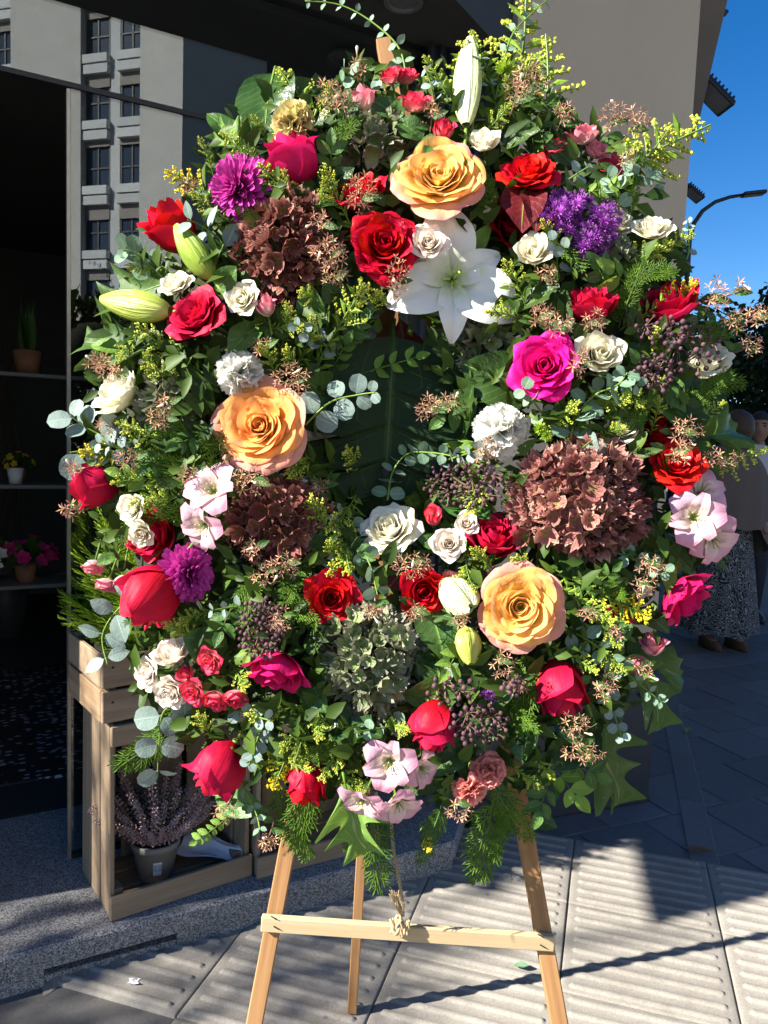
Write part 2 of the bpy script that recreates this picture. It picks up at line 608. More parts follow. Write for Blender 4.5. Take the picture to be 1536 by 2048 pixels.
# granite step
K0, KD, KN = Vector((-0.914, 1.80, 0)), yawv(61.3), yawv(151.3)
def KP(s_, out=0.0):
    return K0 + KD * s_ + KN * out
def prism_pts(mb, pts, z0, z1):
    return mb.prism([(p.x, p.y) for p in pts], z0, z1)
def bev_prism(pts, z0, z1, b=.006):
    """prism with a small chamfer round the top edge"""
    c = sum(pts, Vector((0, 0, 0))) / len(pts)
    mb = MB()
    n = len(pts)
    V = [(p.x, p.y, z0) for p in pts] + [(p.x, p.y, z1 - b) for p in pts]
    inn = []
    for i, p in enumerate(pts):
        e0 = (p - pts[i - 1]).normalized(); e1 = (pts[(i + 1) % n] - p).normalized()
        n0 = Vector((-e0.y, e0.x, 0)); n1 = Vector((-e1.y, e1.x, 0))
        m = (n0 + n1); m = m / max(.3, m.dot(n0))
        inn.append(p + m * b)
    V += [(p.x, p.y, z1) for p in inn]
    F = [tuple(range(n))[::-1], tuple(2 * n + i for i in range(n))]
    for r in range(2):
        F += [(r * n + i, r * n + (i + 1) % n, (r + 1) * n + (i + 1) % n, (r + 1) * n + i) for i in range(n)]
    return mb.add(V, F)
step_pts = [KP(-3.2), KP(1.36), FL(1.53, -.02), FL(1.53, .35), FL(-2.6, .35)]
step = tag(put('step', bev_prism(step_pts, .042, .100, .007).build('step', M_granite)), kind='structure')
base = MB()
M_rubble = concrete('crumbling mortar', (0.23, 0.21, 0.18), 0.6, 0.95, 4.0, (0.04, 0.035, 0.03))
for s0, s1 in ((-3.2, .10), (.44, 1.355)):
    prism_pts(base, [KP(s0, -.004), KP(s1, -.004), KP(s1, -.3), KP(s0, -.3)], -.03, .041)
prism_pts(base, [KP(.101, -.010), KP(.439, -.010), KP(.439, -.3), KP(.101, -.3)], -.03, .018)
put('riser', base.build('riser', M_granite), step)
lump = MB()
def lumpf(u, v):
    s_ = .27 + u * .175
    z = .017 + .012 * math.sin(u * 7) + .008 * math.sin(u * 17 + 2)
    p = KP(s_, .02 - .16 * v + .012 * math.sin(u * 11))
    return (p.x, p.y, -.008 + z * math.sin(min(1, v * 2.2 + .02) * PI * .5))
lump.grid(24, 5, lumpf)
put('mortar_patch', lump.build('mortar', M_rubble, True), step)

# ------------------------------------------------------------------ the shop building
def render_mat(name, c):
    m, nt, b = new_mat(name)
    L = nt.links
    ge = N(nt, 'ShaderNodeNewGeometry').outputs['Position']
    n1 = noise(nt, ge, 1.6, 5, 0.55)
    n2 = noise(nt, ge, 220, 3, 0.6)
    n3 = noise(nt, mapped(nt, ge, (9, 9, .7)), 1.0, 4)
    col = mixc(nt, n1, tuple(x * .9 for x in c), tuple(x * 1.06 for x in c))
    col = mixc(nt, 0.22, col, mixc(nt, n3, (.75, .74, .72), (1.1, 1.1, 1.1)), 'MULTIPLY')
    L.new(col, b.inputs['Base Color'])
    b.inputs['Roughness'].default_value = 0.85
    b.inputs['Specular IOR Level'].default_value = 0.2
    bump(nt, b, n2, 0.5, 0.0015)
    return m
M_beige = render_mat('beige render', (0.50, 0.41, 0.295))
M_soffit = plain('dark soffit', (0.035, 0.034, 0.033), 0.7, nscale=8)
M_black = plain('black metal', (0.012, 0.012, 0.014), 0.45, spec=0.4, nscale=20)
M_shopwall = plain('dark shop wall', (0.05, 0.047, 0.045), 0.8, nscale=4, namp=.4)
M_shopfloor = plain('dark shop floor', (0.03, 0.03, 0.03), 0.5, nscale=6)
def glass_mat():
    m, nt, b = new_mat('reflective glass')
    L = nt.links
    nt.nodes.remove(b)
    t = N(nt, 'ShaderNodeBsdfTransparent')
    t.inputs[0].default_value = (0.72, 0.77, 0.76, 1)
    gl = N(nt, 'ShaderNodeBsdfGlossy')
    gl.inputs['Roughness'].default_value = 0.0
    gl.inputs['Color'].default_value = (0.92, 0.97, 1.0, 1)
    mx = N(nt, 'ShaderNodeMixShader')
    mx.inputs[0].default_value = 0.098
    L.new(t.outputs[0], mx.inputs[1])
    L.new(gl.outputs[0], mx.inputs[2])
    L.new(mx.outputs[0], nt.nodes['Material Output'].inputs['Surface'])
    return m
M_glass = glass_mat()
shop = thing('shop_building', 'flower shop building with beige rendered pillar and dark reflecting shop window', 'building', FMAT(0, 0, 0))
def sbox(name, a0, a1, b0, b1, z0, z1, m, bev=0.0, parent=None):
    mb = MB().box((0, 0, 0), (a1 - a0, b1 - b0, z1 - z0), bev)
    return put(name, mb.build(name, m), parent or shop, Matrix.Translation(((a0 + a1) / 2, (b0 + b1) / 2, (z0 + z1) / 2)))
inv = FMAT(0, 0, 0).inverted()
# pillar, its flank following the side street, lengthened unseen to shade people and trees
def wp(p):
    return inv @ p
side_dir = yawv(14.0)
pr = FL(2.40, -.12)
pil = [FL(1.47, -.12), pr, pr + side_dir * 24, FL(1.47, 12)]
mb = MB()
mb.prism([tuple(wp(p))[:2] for p in pil], 0.0, 4.3)
put('pillar', mb.build('pillar', M_beige), shop)
sbox('window_pane', 0.0, 1.50, -.005, .005, .115, 2.377, M_glass)
sbox('window_pane', -1.30, 1.50, -.005, .005, 2.393, 2.80, M_glass)
sbox('transom_bar', -1.30, 1.50, -.010, .010, 2.378, 2.392, M_black)
sbox('window_edge', -.012, -.002, -.012, .012, .1, 2.372, plain('brushed metal', (.30, .28, .24), .35, .8))
sbox('sill_bar', 0.0, 1.5, -.012, .012, .1, .114, M_black)
# ribbed dark shutter beside the pillar
mb = MB()
nr = 9
def ribf(u, v):
    x = (u + 1) / 2 * .36
    return (1.15 + x, -.045 - .012 * (1 if (x / .36 * nr) % 1 < .45 else 0), .11 + v * 2.68)
V, F = [], []
xs = []
for k in range(nr):
    x0 = 1.15 + .36 * k / nr
    q = .36 / nr
    xs += [(x0, -.040), (x0 + q * .12, -.056), (x0 + q * .45, -.056), (x0 + q * .57, -.040)]
xs.append((1.51, -.040))
for x, y in xs:
    V += [(x, y, .11), (x, y, 2.79)]
F = [(2 * i, 2 * i + 2, 2 * i + 3, 2 * i + 1) for i in range(len(xs) - 1)]
mb.add(V, F)
put('shutter', mb.build('shutter', plain('navy shutter', (.012, .016, .026), .4, nscale=10)), shop)
# canopy over the pavement, upper storeys
ce = 16.4
c_out0 = FL(-2.62, -.42)
can = [c_out0, FL(.86, -.42), FL(1.46, -.10), FL(1.52, .02), c_out0 + yawv(12.0) * .86]
mb = MB()
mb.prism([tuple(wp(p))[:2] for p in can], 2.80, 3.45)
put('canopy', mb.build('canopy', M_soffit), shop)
lmp = MB().lathe([(.050, 0), (.062, -.004), (.062, -.010), (.048, -.012), (.044, -.004)], 24)
for a in (-.85, .05, .95):
    put('downlight', lmp.build('downlight', plain('downlight', (.10, .10, .10), .4)), shop, Matrix.Translation((a, -.21, 2.799)))
sbox('upper_wall', -1.5, 1.52, .04, 6.0, 2.803, 11.0, M_beige)
mb = MB().prism([tuple(wp(p))[:2] for p in [FL(1.525, -.10), FL(2.36, -.10), pr + side_dir * 23.8, FL(1.525, 12.0)]], 4.31, 11.0)  # unseen upper part run far back so the side street lies in shade
put('upper_pillar', mb.build('upper', M_beige), shop)
# shop room
sbox('side_wall', -1.5, -1.42, 0.0, 6.0, .0, 2.80, M_beige)
sbox('front_wall', -1.415, -1.305, 0.0, .12, .1, 2.80, M_beige)
sbox('back_wall', -1.415, 1.52, 4.2, 4.3, .0, 2.80, M_shopwall)
sbox('party_wall', 1.5, 1.525, .02, 4.19, .0, 2.80, M_shopwall)
sbox('shop_ceiling', -1.415, 1.49, .02, 4.19, 2.76, 2.79, M_shopwall)
sbox('shop_floor', -1.415, 1.49, .36, 4.19, .02, .098, M_shopfloor)
# canopy along the side street, behind the pillar
q0, q1 = onz(1455, 0, 3.6), onz(1390, 277, 3.6)
sd_ = (q1 - q0).normalized()
inn_ = Vector((-sd_.y, sd_.x, 0))
mb = MB()
ptc = [q0 - sd_ * .3, q1, q1 + inn_ * .9, q0 - sd_ * .3 + inn_ * .9]
M_side = plain('grey fascia', (.30, .28, .26), .7, nscale=3, namp=.1)
mb.prism([tuple(wp(p))[:2] for p in ptc], 3.60, 3.66)
ptc2 = [q0 - sd_ * .3 + inn_ * .07, q1 + inn_ * .07 - sd_ * .07, q1 + inn_ * .83 - sd_ * .07, q0 - sd_ * .3 + inn_ * .83]
put('side_canopy', mb.build('side canopy', M_side), shop)
mb = MB().prism([tuple(wp(p))[:2] for p in ptc2], 3.661, 4.2)
put('side_fascia', mb.build('side fascia', M_side), shop)

# pebble door mat, pale notice inside the window
def pebble_mat():
    m, nt, b = new_mat('pebble mat')
    L = nt.links
    o = N(nt, 'ShaderNodeTexCoord').outputs['Object']
    v = N(nt, 'ShaderNodeTexVoronoi')
    v.inputs['Scale'].default_value = 26
    L.new(mapped(nt, o, (1, 1.9, 1)), v.inputs['Vector'])
    sp = N(nt, 'ShaderNodeSeparateColor')
    L.new(v.outputs['Color'], sp.inputs[0])
    f = math_n(nt, 'MULTIPLY', math_n(nt, 'LESS_THAN', v.outputs['Distance'], 0.36), math_n(nt, 'GREATER_THAN', sp.outputs[0], 0.45))
    L.new(mixc(nt, f, (.008, .008, .010), (.42, .42, .44)), b.inputs['Base Color'])
    b.inputs['Roughness'].default_value = .6
    return m
mat_ = MB().box((0, 0, 0), (1.35, 1.5, .012), .004)
tag(put('door_mat', mat_.build('door mat', pebble_mat()), None, FMAT(-.30, 1.35, .105)),
    'black door mat with white pebble pattern inside the shop doorway', 'door mat')
note = thing('window_notice', 'pale notice card with grey letters behind the shop window', 'notice', FMAT(.60, .03, 1.25))
nm = MB().box((0, 0, .14), (.42, .003, .40), .0)
put('card', nm.build('card', plain('card', (.62, .64, .64), .6, nscale=3, namp=.05)), note)
tc = bpy.data.curves.new('letters', 'FONT')
tc.body = 'FIF'
tc.size = .052
tc.extrude = .0006
tmx = plain('letter grey', (.38, .40, .40), .6)
tc.materials.append(tmx)
to_ = bpy.data.objects.new('letter_curve', tc)
COL.objects.link(to_)
bpy.context.view_layer.update()
lme = bpy.data.meshes.new_from_object(to_.evaluated_get(bpy.context.evaluated_depsgraph_get()))
bpy.data.objects.remove(to_)
to = put('lettering', lme, note)
to.matrix_basis = Matrix.Translation((-.045, -.0022, .115)) @ Matrix.Rotation(PI / 2, 4, 'X')

# ------------------------------------------------------------------ dark planter beside the pillar
pl0, pl1 = onz(1058, 1643), onz(1297, 1604)
pdv = (pl1 - pl0); plen = pdv.length; pdv.normalize()
pin = Vector((-pdv.y, pdv.x, 0))
PM = Matrix((pdv, pin, Vector((0, 0, 1)))).transposed().to_4x4()
planter = thing('planter_box', 'large dark slate planter box standing beside the beige pillar', 'planter', Matrix.Translation(pl0) @ PM)
M_plant = plain('slate planter', (.035, .038, .045), .6, nscale=14, namp=.3, bmp=.2)
x0, z1, dp = -.25, .52, .40
def pbox(name, c, sz, m=M_plant, b=.004):
    put(name, MB().box((0, 0, 0), sz, b).build(name, m), planter, Matrix.Translation(c))
pbox('front_panel', (plen / 2 - .125, .012, z1 / 2), (plen + .25, .024, z1))
pbox('back_panel', (plen / 2 - .125, dp, z1 / 2), (plen + .25, .024, z1))
pbox('side_panel', (plen - .012, dp / 2, z1 / 2), (.024, dp - .03, z1 - .004))
pbox('side_panel', (-.238, dp / 2, z1 / 2), (.024, dp - .03, z1 - .004))
pbox('soil', (plen / 2 - .125, dp / 2, z1 - .06), (plen + .2, dp - .04, .03), plain('soil', (.03, .022, .015), .9, nscale=60, namp=.5))

# ------------------------------------------------------------------ floodlights and street lamp
M_flood = plain('floodlight black', (.014, .014, .016), .5, nscale=30)
M_lens = plain('floodlight lens', (.10, .105, .11), .25, nscale=5)
def floodlight(px, py, Y, L_, ang, label, anchor):
    c = at(px, py, Y)
    # long axis in the picture plane, tilted down to the right
    ax = Vector((math.cos(ang), .25, -math.sin(ang))).normalized()
    up = Vector((math.sin(ang) * .75, .35, math.cos(ang) * .8)).normalized()
    M = frame(c, up, ax.cross(up) * -1)
    t = thing('floodlight', label, 'floodlight', M, 'floodlights along the fascia')
    h = MB().box((0, 0, 0), (L_, L_ * .55, L_ * .16), L_ * .03)
    hs_ = put('housing', h.build('housing', M_flood), t)
    for k in range(7):
        f = MB().box((-L_ * .4 + k * L_ * .133, 0, L_ * .14), (L_ * .05, L_ * .5, L_ * .13), L_ * .008)
        put('fin', f.build('fin', M_flood), hs_)
    put('lens', MB().box((0.02 * L_, 0, -L_ * .09), (L_ * .78, L_ * .42, L_ * .02), 0).build('lens', M_lens), hs_)
    iv = M.inverted()
    a = iv @ anchor
    e = Vector((-L_ * .5, 0, 0))
    put('bracket', MB().tube([e, (e + a) / 2 + Vector((0, 0, .02)), a], L_ * .06, 8).build('bracket', M_flood), t)
    put('mount', MB().box(e - Vector((L_ * .04, 0, 0)), (L_ * .14, L_ * .3, L_ * .26), L_ * .02).build('mount', M_flood), t)
floodlight(1428, 192, 5.1, .25, math.radians(30), 'finned black floodlight on the grey fascia, larger lower one in view', at(1380, 185, 5.2))
floodlight(1386, 387, 6.9, .19, math.radians(27), 'black floodlight peeping from behind the beige pillar above the curved street lamp', at(1340, 380, 7.1))
floodlight(1444, 24, 4.3, .06, math.radians(5), 'small black fitting at the very top of the grey fascia', at(1425, 28, 4.35))

def street_lamp():
    Y = 15.0
    b = at(1371, 905, Y); b.z = -.02
    t = thing('street_lamp', 'tall black street lamp with a curved arm against the blue sky', 'street lamp', Matrix.Translation(b))
    m = plain('lamp black', (.02, .022, .026), .4, nscale=5)
    pts = [at(*p, Y) - b for p in ((1371, 640), (1375, 540), (1379, 480), (1388, 447), (1405, 422), (1430, 404), (1460, 394), (1486, 390))]
    pts = [Vector((pts[0].x - .03, pts[0].y, 0)), Vector((pts[0].x - .02, pts[0].y, 1.5))] + pts
    put('pole', MB().tube(pts, [.09, .075, .055, .048, .045, .042, .04, .036, .033, .03], 10).build('pole', m, True), t)
    h0, h1 = at(1484, 390, Y) - b, at(1530, 385, Y) - b
    ax = h1 - h0
    put('lamp_head', MB().box((0, 0, 0), (ax.length, .22, .07), .02).build('lamp head', m), t,
        Matrix.Translation((h0 + h1) / 2) @ Matrix.Rotation(-math.atan2(ax.z, ax.x), 4, 'Y'))
    put('base', MB().lathe([(.16, 0), (.16, .03), (.1, .06), (.095, .5), (.08, .52)], 16).build('base', m), t, Matrix.Translation((pts[0].x, pts[0].y, 0)))
street_lamp()

# ------------------------------------------------------------------ the block of flats that the window mirrors
def mirror(p):
    d = (p - G0).dot(GI)
    return p - GI * (2 * d)
vc = at(364, 300, 34.0)
ve = yawv(-73.6)
CORNER = mirror(Vector((vc.x, vc.y, 0)))
BU = mirror(Vector((vc.x, vc.y, 0)) + ve) - CORNER; BU.z = 0; BU.normalize()    # along the street front
BW = mirror(Vector((vc.x, vc.y, 0)) + yawv(16.4)) - CORNER; BW.z = 0; BW.normalize()   # along the flank
flats = thing('apartment_block', 'grey concrete block of flats with tall windows mirrored in the shop window', 'building',
              Matrix.Translation(CORNER) @ Matrix((BU, BW, BU.cross(BW))).transposed().to_4x4())
flip = -1 if BU.cross(BW).z < 0 else 1
def uz(px, py):
    """point of the mirrored picture -> (distance from the corner, height) on the street front"""
    r = ray(px, py)
    n = yawv(16.4)
    t = (Vector((vc.x, vc.y, 0)) - EYE).dot(n) / r.dot(n)
    p = EYE + r * t
    return (Vector((p.x, p.y, 0)) - Vector((vc.x, vc.y, 0))).dot(ve), p.z
def fbox(name, u0, u1, w0, w1, z0, z1, m, b=0.0, parent=None):
    mb = MB().box((0, 0, 0), (u1 - u0, w1 - w0, z1 - z0), b)
    return put(name, mb.build(name, m), parent or flats, Matrix.Translation(((u0 + u1) / 2, (w0 + w1) / 2, flip * (z0 + z1) / 2)))
M_fglass = plain('flat window', (.035, .05, .075), .12, spec=.6, nscale=1)
M_blind = plain('roller blind', (.25, .22, .20), .8, nscale=3)
M_wframe = plain('window frame', (.06, .055, .05), .5)
M_sp = concrete('light concrete', (.60, .60, .60), .2, .9, .5, (.35, .35, .35))
u1a, _ = uz(279, 300); u1b, _ = uz(230, 300); u2a, _ = uz(211, 300); u2b, _ = uz(161, 300); u3a, _ = uz(21, 60)
z_s = [uz(254, y)[1] for y in (628, 497, 369, 237, 97)]   # sill lines, from the ground floor up
fl = 2.9
ZT = 42.0
zb = uz(240, 632)[1]
cols = [(u1a, u1b), (u2a, u2b), (u3a, u3a + (u2b - u2a))]
edges = [0.0] + [x for c in cols for x in c] + [cols[-1][1] + 9]
for k in range(0, len(edges), 2):
    inset = .35 if k == 2 else 0.0
    fbox('pier', edges[k], edges[k + 1], inset, 8.0, 0.0, ZT, M_sp if k == 2 else M_crete)
for (ua, ub) in cols:
    z = z_s[1]
    zz = [z + (k - 2) * (z_s[4] - z_s[1]) / 3 for k in range(13)]
    for k, zs in enumerate(zz):
        if zs < 0 or zs > ZT - 1:
            continue
        f = (z_s[4] - z_s[1]) / 3
        e = .004
        fbox('sill', ua + e, ub - e, .05, 1.0, zs - .36, zs, M_sp)
        fbox('spandrel', ua + e, ub - e, .09, 1.0, zs - .80, zs - .42, M_sp)
        zt = zs + f - .82
        wdw = fbox('window', ua + e, ub - e, .42, .50, zs + .002, zt - .002, M_fglass)
        um = (ub - ua) / 2
        hh = (zt - zs)
        for q in (-um + .06, 0.0, um - .06):
            put('mullion', MB().box((0, 0, 0), (.07, .06, hh - .02)).build('mullion', M_wframe), wdw, Matrix.Translation((q, -.06, 0)))
        put('crossbar', MB().box((0, 0, 0), (ub - ua - .05, .05, .06)).build('crossbar', M_wframe), wdw, Matrix.Translation((0, -.065, flip * (-hh / 2 + hh * .42))))
        bl = hh * (.28, .22, .30, .12, .26, .2, .3, .24, .2, .3, .2, .25, .28)[k]
        put('blind', MB().box((0, 0, 0), (ub - ua - .03, .05, bl)).build('blind', M_blind), wdw, Matrix.Translation((0, -.13, flip * (hh / 2 - bl / 2))))
# the flank with balconies; its shade is put into the dark concrete colour
M_flank_shade = concrete('shaded flank concrete', (.055, .052, .05), .2, .9, .5, (.03, .03, .03))
fbox('flank_wall', .01, 8.0, 8.01, 70.0, 0.0, ZT, M_flank_shade)
fbox('roof_slab', -.1, edges[-1], -.1, 70.0, ZT + .002, ZT + .3, M_sp)
for k in range(4):
    zs = 5.0 + k * 2.9
    for w0 in (12.0, 22.0, 34.0, 48.0):
        bal = fbox('balcony', -1.3, 0.0, w0, w0 + 6.0, zs, zs + .22, M_crete)
        put('rail', MB().box((0, 0, 0), (.05, 5.9, .9)).build('rail', M_wframe), bal, Matrix.Translation((-.62, 0, flip * .58)))

# ================================================================== THINGS ROUND THE SHOP DOOR
M_crate = wood_mat('crate wood', (.19, .13, .08), (.37, .275, .18), 0, 12, .8, (.05, .03, .018), .55)
M_cratev = wood_mat('crate wood upright', (.19, .13, .08), (.37, .275, .18), 2, 12, .8, (.05, .03, .018), .5)
ca = onz(220, 1840, .1)
CYAW = 54.0
def crate_frame(p, yaw_):
    x = yawv(yaw_); y = yawv(yaw_ - 90)
    return Matrix.Translation(p) @ Matrix((x, y, Vector((0, 0, 1)))).transposed().to_4x4()
def slat(name, parent, c, sz, m, rr=0.0):
    return put(name, MB().box((0, 0, 0), sz, .0025).build(name, m), parent, Matrix.Translation(c) @ Matrix.Rotation(rr, 4, 'Y'))
def upright_crate(p, yaw_, W, D, H_, label):
    t = thing('wooden_crate', label, 'crate', crate_frame(p, yaw_), 'weathered wooden crates by the shop window')
    th = .014
    for s in (0, 1):                                  # side walls: three long upright slats each, nailed to end boards
        x = th / 2 + s * (W - th)
        for k in range(3):
            wd = D / 3 - .012
            slat('side_slat', t, (x, .006 + D / 3 * (k + .5) - .003, H_ / 2), (th, wd, H_ - .004), M_cratev, .004 * (k - 1))
        for z in (.035, H_ - .035):
            slat('corner_post', t, (x + (.022 if s == 0 else -.022), .05, z), (.028, .05, .062), M_crate)
    slat('front_board', t, (W / 2, .007 - .014, .034), (W + .004, .013, .066), M_crate)
    slat('front_board', t, (W / 2, .007 - .014, H_ - .030), (W + .004, .013, .056), M_crate)
    for k in range(4):                                # back slats with gaps
        slat('back_slat', t, (W * (k + .5) / 4, D - .007, H_ / 2), (W / 4 - .018, .012, H_ - .03), M_cratev)
    for k in range(3):
        slat('floor_board', t, (W / 2, D * (k + .5) / 3, .012), (W - 2 * th - .004, D / 3 - .014, .012), M_crate)
        slat('top_board', t, (W / 2, D * (k + .5) / 3, H_ - .012), (W - 2 * th - .004, D / 3 - .014, .012), M_crate)
    return t
W1, D1, H1 = .415, .28, .545
upright_crate(ca, CYAW, W1, D1, H1, 'upright wooden crate holding a potted heather on the granite step')
c2 = onz(512, 1756, .1)
upright_crate(c2, CYAW + 6, .42, .27, .50, 'shaded wooden crate to the right of the heather crate, behind the easel')
# low crate on top
t = thing('wooden_crate', 'low wooden crate with a clipped conifer, stacked on the heather crate', 'crate',
          crate_frame(ca + Vector((-.02, -.004, H1 + .002)), CYAW - 2), 'weathered wooden crates by the shop window')
H2 = .188
for k in range(2):
    slat('front_board', t, (.215, -.006, .048 + k * .094), (.44, .013, .086), M_crate)
    slat('back_board', t, (.215, D1 + .006, .048 + k * .094), (.44, .013, .086), M_crate)
    for x in (.0, .43):
        slat('side_board', t, (x, D1 / 2, .048 + k * .094), (.013, D1 - .004, .086), wood_mat('crate end', (.20, .125, .07), (.42, .29, .17), 1, 12) if k == 0 and x == 0 else M_crate)
for x in (.022, .408):
    for y in (.02, D1 - .02):
        slat('corner_post', t, (x, y, H2 / 2), (.03, .03, H2 - .002), M_cratev)
for k in range(3):
    slat('floor_board', t, (.215, D1 * (k + .5) / 3, .012), (.38, D1 / 3 - .012, .012), M_crate)
nail = MB().lathe([(.0035, 0), (.003, .0012)], 8).build('nail', plain('rusty nail', (.04, .025, .02), .6, .6))
for k in range(2):
    for x in (.022, .408):
        put('nail', nail, t, Matrix.Translation((x, -.0125, .048 + k * .094 + .012)) @ Matrix.Rotation(PI / 2, 4, 'X'))

# small foliage shapes reused below ------------------------------------------------
def cyp_frond(seed, L_=1.0, dens=1.0, droop=0.25, scale_leaf=1.0):
    """flat, ferny conifer spray in the local x-z plane, growing along +z"""
    r = random.Random(seed)
    mb = MB()
    n = 12
    pts = [Vector((.05 * math.sin(k / n * 3 + seed), -droop * (k / n) ** 2, k / n)) for k in range(n + 1)]
    mb.tube(pts, [.011 * (1 - .6 * k / n) for k in range(n + 1)], 4)
    def blade(p, d, ln, wd):
        """one scaly twig end: a long narrow ridge-backed lozenge"""
        d = d.normalized()
        sx = d.cross(Vector((0, 1, 0))).normalized()
        up = Vector((0, -wd * .6, 0))
        q1, q2 = p + d * ln * .35, p + d * ln * .72
        mb.add([p, q1 + sx * wd, q1 - sx * wd, q1 + up, q2 + sx * wd * .8, q2 - sx * wd * .8, q2 + up, p + d * ln],
               [(0, 1, 3), (0, 3, 2), (1, 4, 6, 3), (3, 6, 5, 2), (4, 7, 6), (6, 7, 5)],
               [(.5, 0), (1, .4), (0, .4), (.5, .4), (1, .7), (0, .7), (.5, .7), (.5, 1)])
    nb = int(9 * dens)
    for k in range(nb * 2):
        s = .06 + .90 * k / (nb * 2)
        i = min(n - 1, int(s * n))
        p = pts[i].lerp(pts[i + 1], s * n - i)
        sg = -1 if k % 2 else 1
        ln = (.36 * (1 - s) ** .7 + .06) * r.uniform(.75, 1.1)
        d = Vector((sg * r.uniform(.55, .75), r.uniform(-.16, .06), 1.0)).normalized()
        m = max(3, int(ln / .048))
        for q in range(m):
            f = (q + .4) / m
            pb = p + d * ln * f + Vector((0, -.10 * ln * f * f, 0))
            l2 = (.115 * (1 - f * .6) + .02) * scale_leaf * r.uniform(.8, 1.15)
            for s2 in ((-1, 1) if q < m - 1 else (0,)):
                d2 = (d + Vector((d.z * s2 * .62, r.uniform(-.12, .08), -d.x * s2 * .62))).normalized()
                blade(pb, d2, l2, .0088 * scale_leaf)
            blade(pb, d, ln / m * 1.5, .0095 * scale_leaf)
    blade(pts[-1], pts[-1] - pts[-2], .09, .011)
    return mb
M_gold = leaf_mat('conifer golden green', (.16, .27, .014), (.34, .48, .04), None, .55, .18, .3, island=True)
M_cyp = leaf_mat('cypress green', (.03, .085, .010), (.12, .21, .018), None, .5, .2, .3, island=True)

bush = thing('conifer_plant', 'bright golden green conifer growing in the low top crate', 'plant',
             Matrix.Translation(crate_frame(ca, CYAW) @ Vector((.115, .13, H1 + .03))))
put('pot', MB().lathe([(.085, 0), (.11, .13), (.118, .13), (.118, .15), (.105, .15), (.1, .12)], 20).build('pot', plain('black pot', (.02, .02, .02), .5)), bush)
fr = [cyp_frond(s, 1, .8, -.1, 1.2).build('conifer spray', M_gold) for s in (1, 2, 3)]
rng = random.Random(9)
put('trunk', MB().tube([(0, 0, .10), (0, 0, .3), (.01, 0, .55)], [.012, .009, .004], 6).build('trunk', M_cratev), bush)
for k in range(150):
    s = (k + .5) / 150
    az = k * 2.39996
    z = .10 + .42 * s
    el = math.radians(28 + 50 * s + rng.uniform(-12, 12))
    d = Vector((math.cos(az) * math.cos(el), math.sin(az) * math.cos(el), math.sin(el)))
    ln = (.23 - .09 * s) * rng.uniform(.85, 1.15)
    put('branch', fr[k % 3], bush, frame(Vector((d.x * .015, d.y * .015, z)), d, Vector((0, 0, 1)) if abs(d.z) < .9 else Vector((1, 0, 0)), ln))

# potted heather in the upright crate
hp = crate_frame(ca, CYAW) @ Vector((.165, .115, .020))
hea = thing('heather_plant', 'potted heather with dusky mauve spikes inside the upright crate', 'potted plant', Matrix.Translation(hp))
M_pot = plain('taupe pot', (.20, .185, .165), .55, nscale=8, namp=.08)
put('pot', MB().lathe([(.046, 0), (.049, .002), (.066, .095), (.071, .097), (.071, .115), (.064, .115), (.060, .09)], 28).build('pot', M_pot, True), hea)
hpot = hea.children[0] if hea.children else [o for o in COL.objects if o.parent == hea][0]
lab = MB()
def labf(u, v):
    a = math.radians(-68) + u * .20
    rr = .0506 + (.0152) * (.25 + v * .5) + .0012
    return (rr * math.cos(a), rr * math.sin(a), .028 + v * .042)
lab.grid(6, 2, labf)
def barcode():
    m, nt, b = new_mat('price label')
    uv = N(nt, 'ShaderNodeUVMap').outputs[0]
    sp = N(nt, 'ShaderNodeSeparateXYZ'); nt.links.new(uv, sp.inputs[0])
    bars = math_n(nt, 'GREATER_THAN', noise(nt, mapped(nt, uv, (38, .001, 1)), 1.0, 0), .5)
    inb = math_n(nt, 'MULTIPLY', math_n(nt, 'GREATER_THAN', sp.outputs[1], .3), math_n(nt, 'LESS_THAN', sp.outputs[1], .85))
    nt.links.new(mixc(nt, math_n(nt, 'MULTIPLY', bars, inb), (.6, .6, .6), (.08, .08, .09)), b.inputs['Base Color'])
    return m
put('price_label', lab.build('price label', barcode(), True), hpot)
M_heath = leaf_mat('heather buds', (.24, .13, .14), (.52, .38, .36), None, .7, .1, .2, island=True)
M_heathg = leaf_mat('heather green', (.03, .07, .015), (.09, .15, .03), None, .6, .1, .2, island=True)
r = random.Random(3)
def spike_mesh(seed):
    r = random.Random(seed)
    mb = MB()
    mb.tube([(0, 0, 0), (0, 0, 1)], [.012, .004], 4)
    for q in range(62):
        s = .22 + .78 * q / 62
        a = q * 2.4
        rr = .052 * (1.15 - .75 * (s - .2))
        mb.octa((rr * math.cos(a), rr * math.sin(a), s), .019 * (1.2 - .5 * s), Vector((math.cos(a), math.sin(a), .6)))
    return mb.build('heather spike', M_heath)
spm = [spike_mesh(k) for k in range(3)]
gm = MB()
for q in range(500):
    a, s = r.uniform(0, 2 * PI), r.random()
    d = Vector((math.cos(a) * r.uniform(.2, 1.0), math.sin(a) * r.uniform(.2, 1.0), r.uniform(.3, 1))).normalized()
    p = Vector((0, 0, .10)) + d * r.uniform(.02, .13)
    gm.add([p, p + d * .022 + Vector((.003, 0, 0)), p + d * .024, p + d * .022 - Vector((.003, 0, 0))], [(0, 1, 2, 3)])
tag(put('greenery', gm.build('heather greenery', M_heathg), hea), kind='stuff')
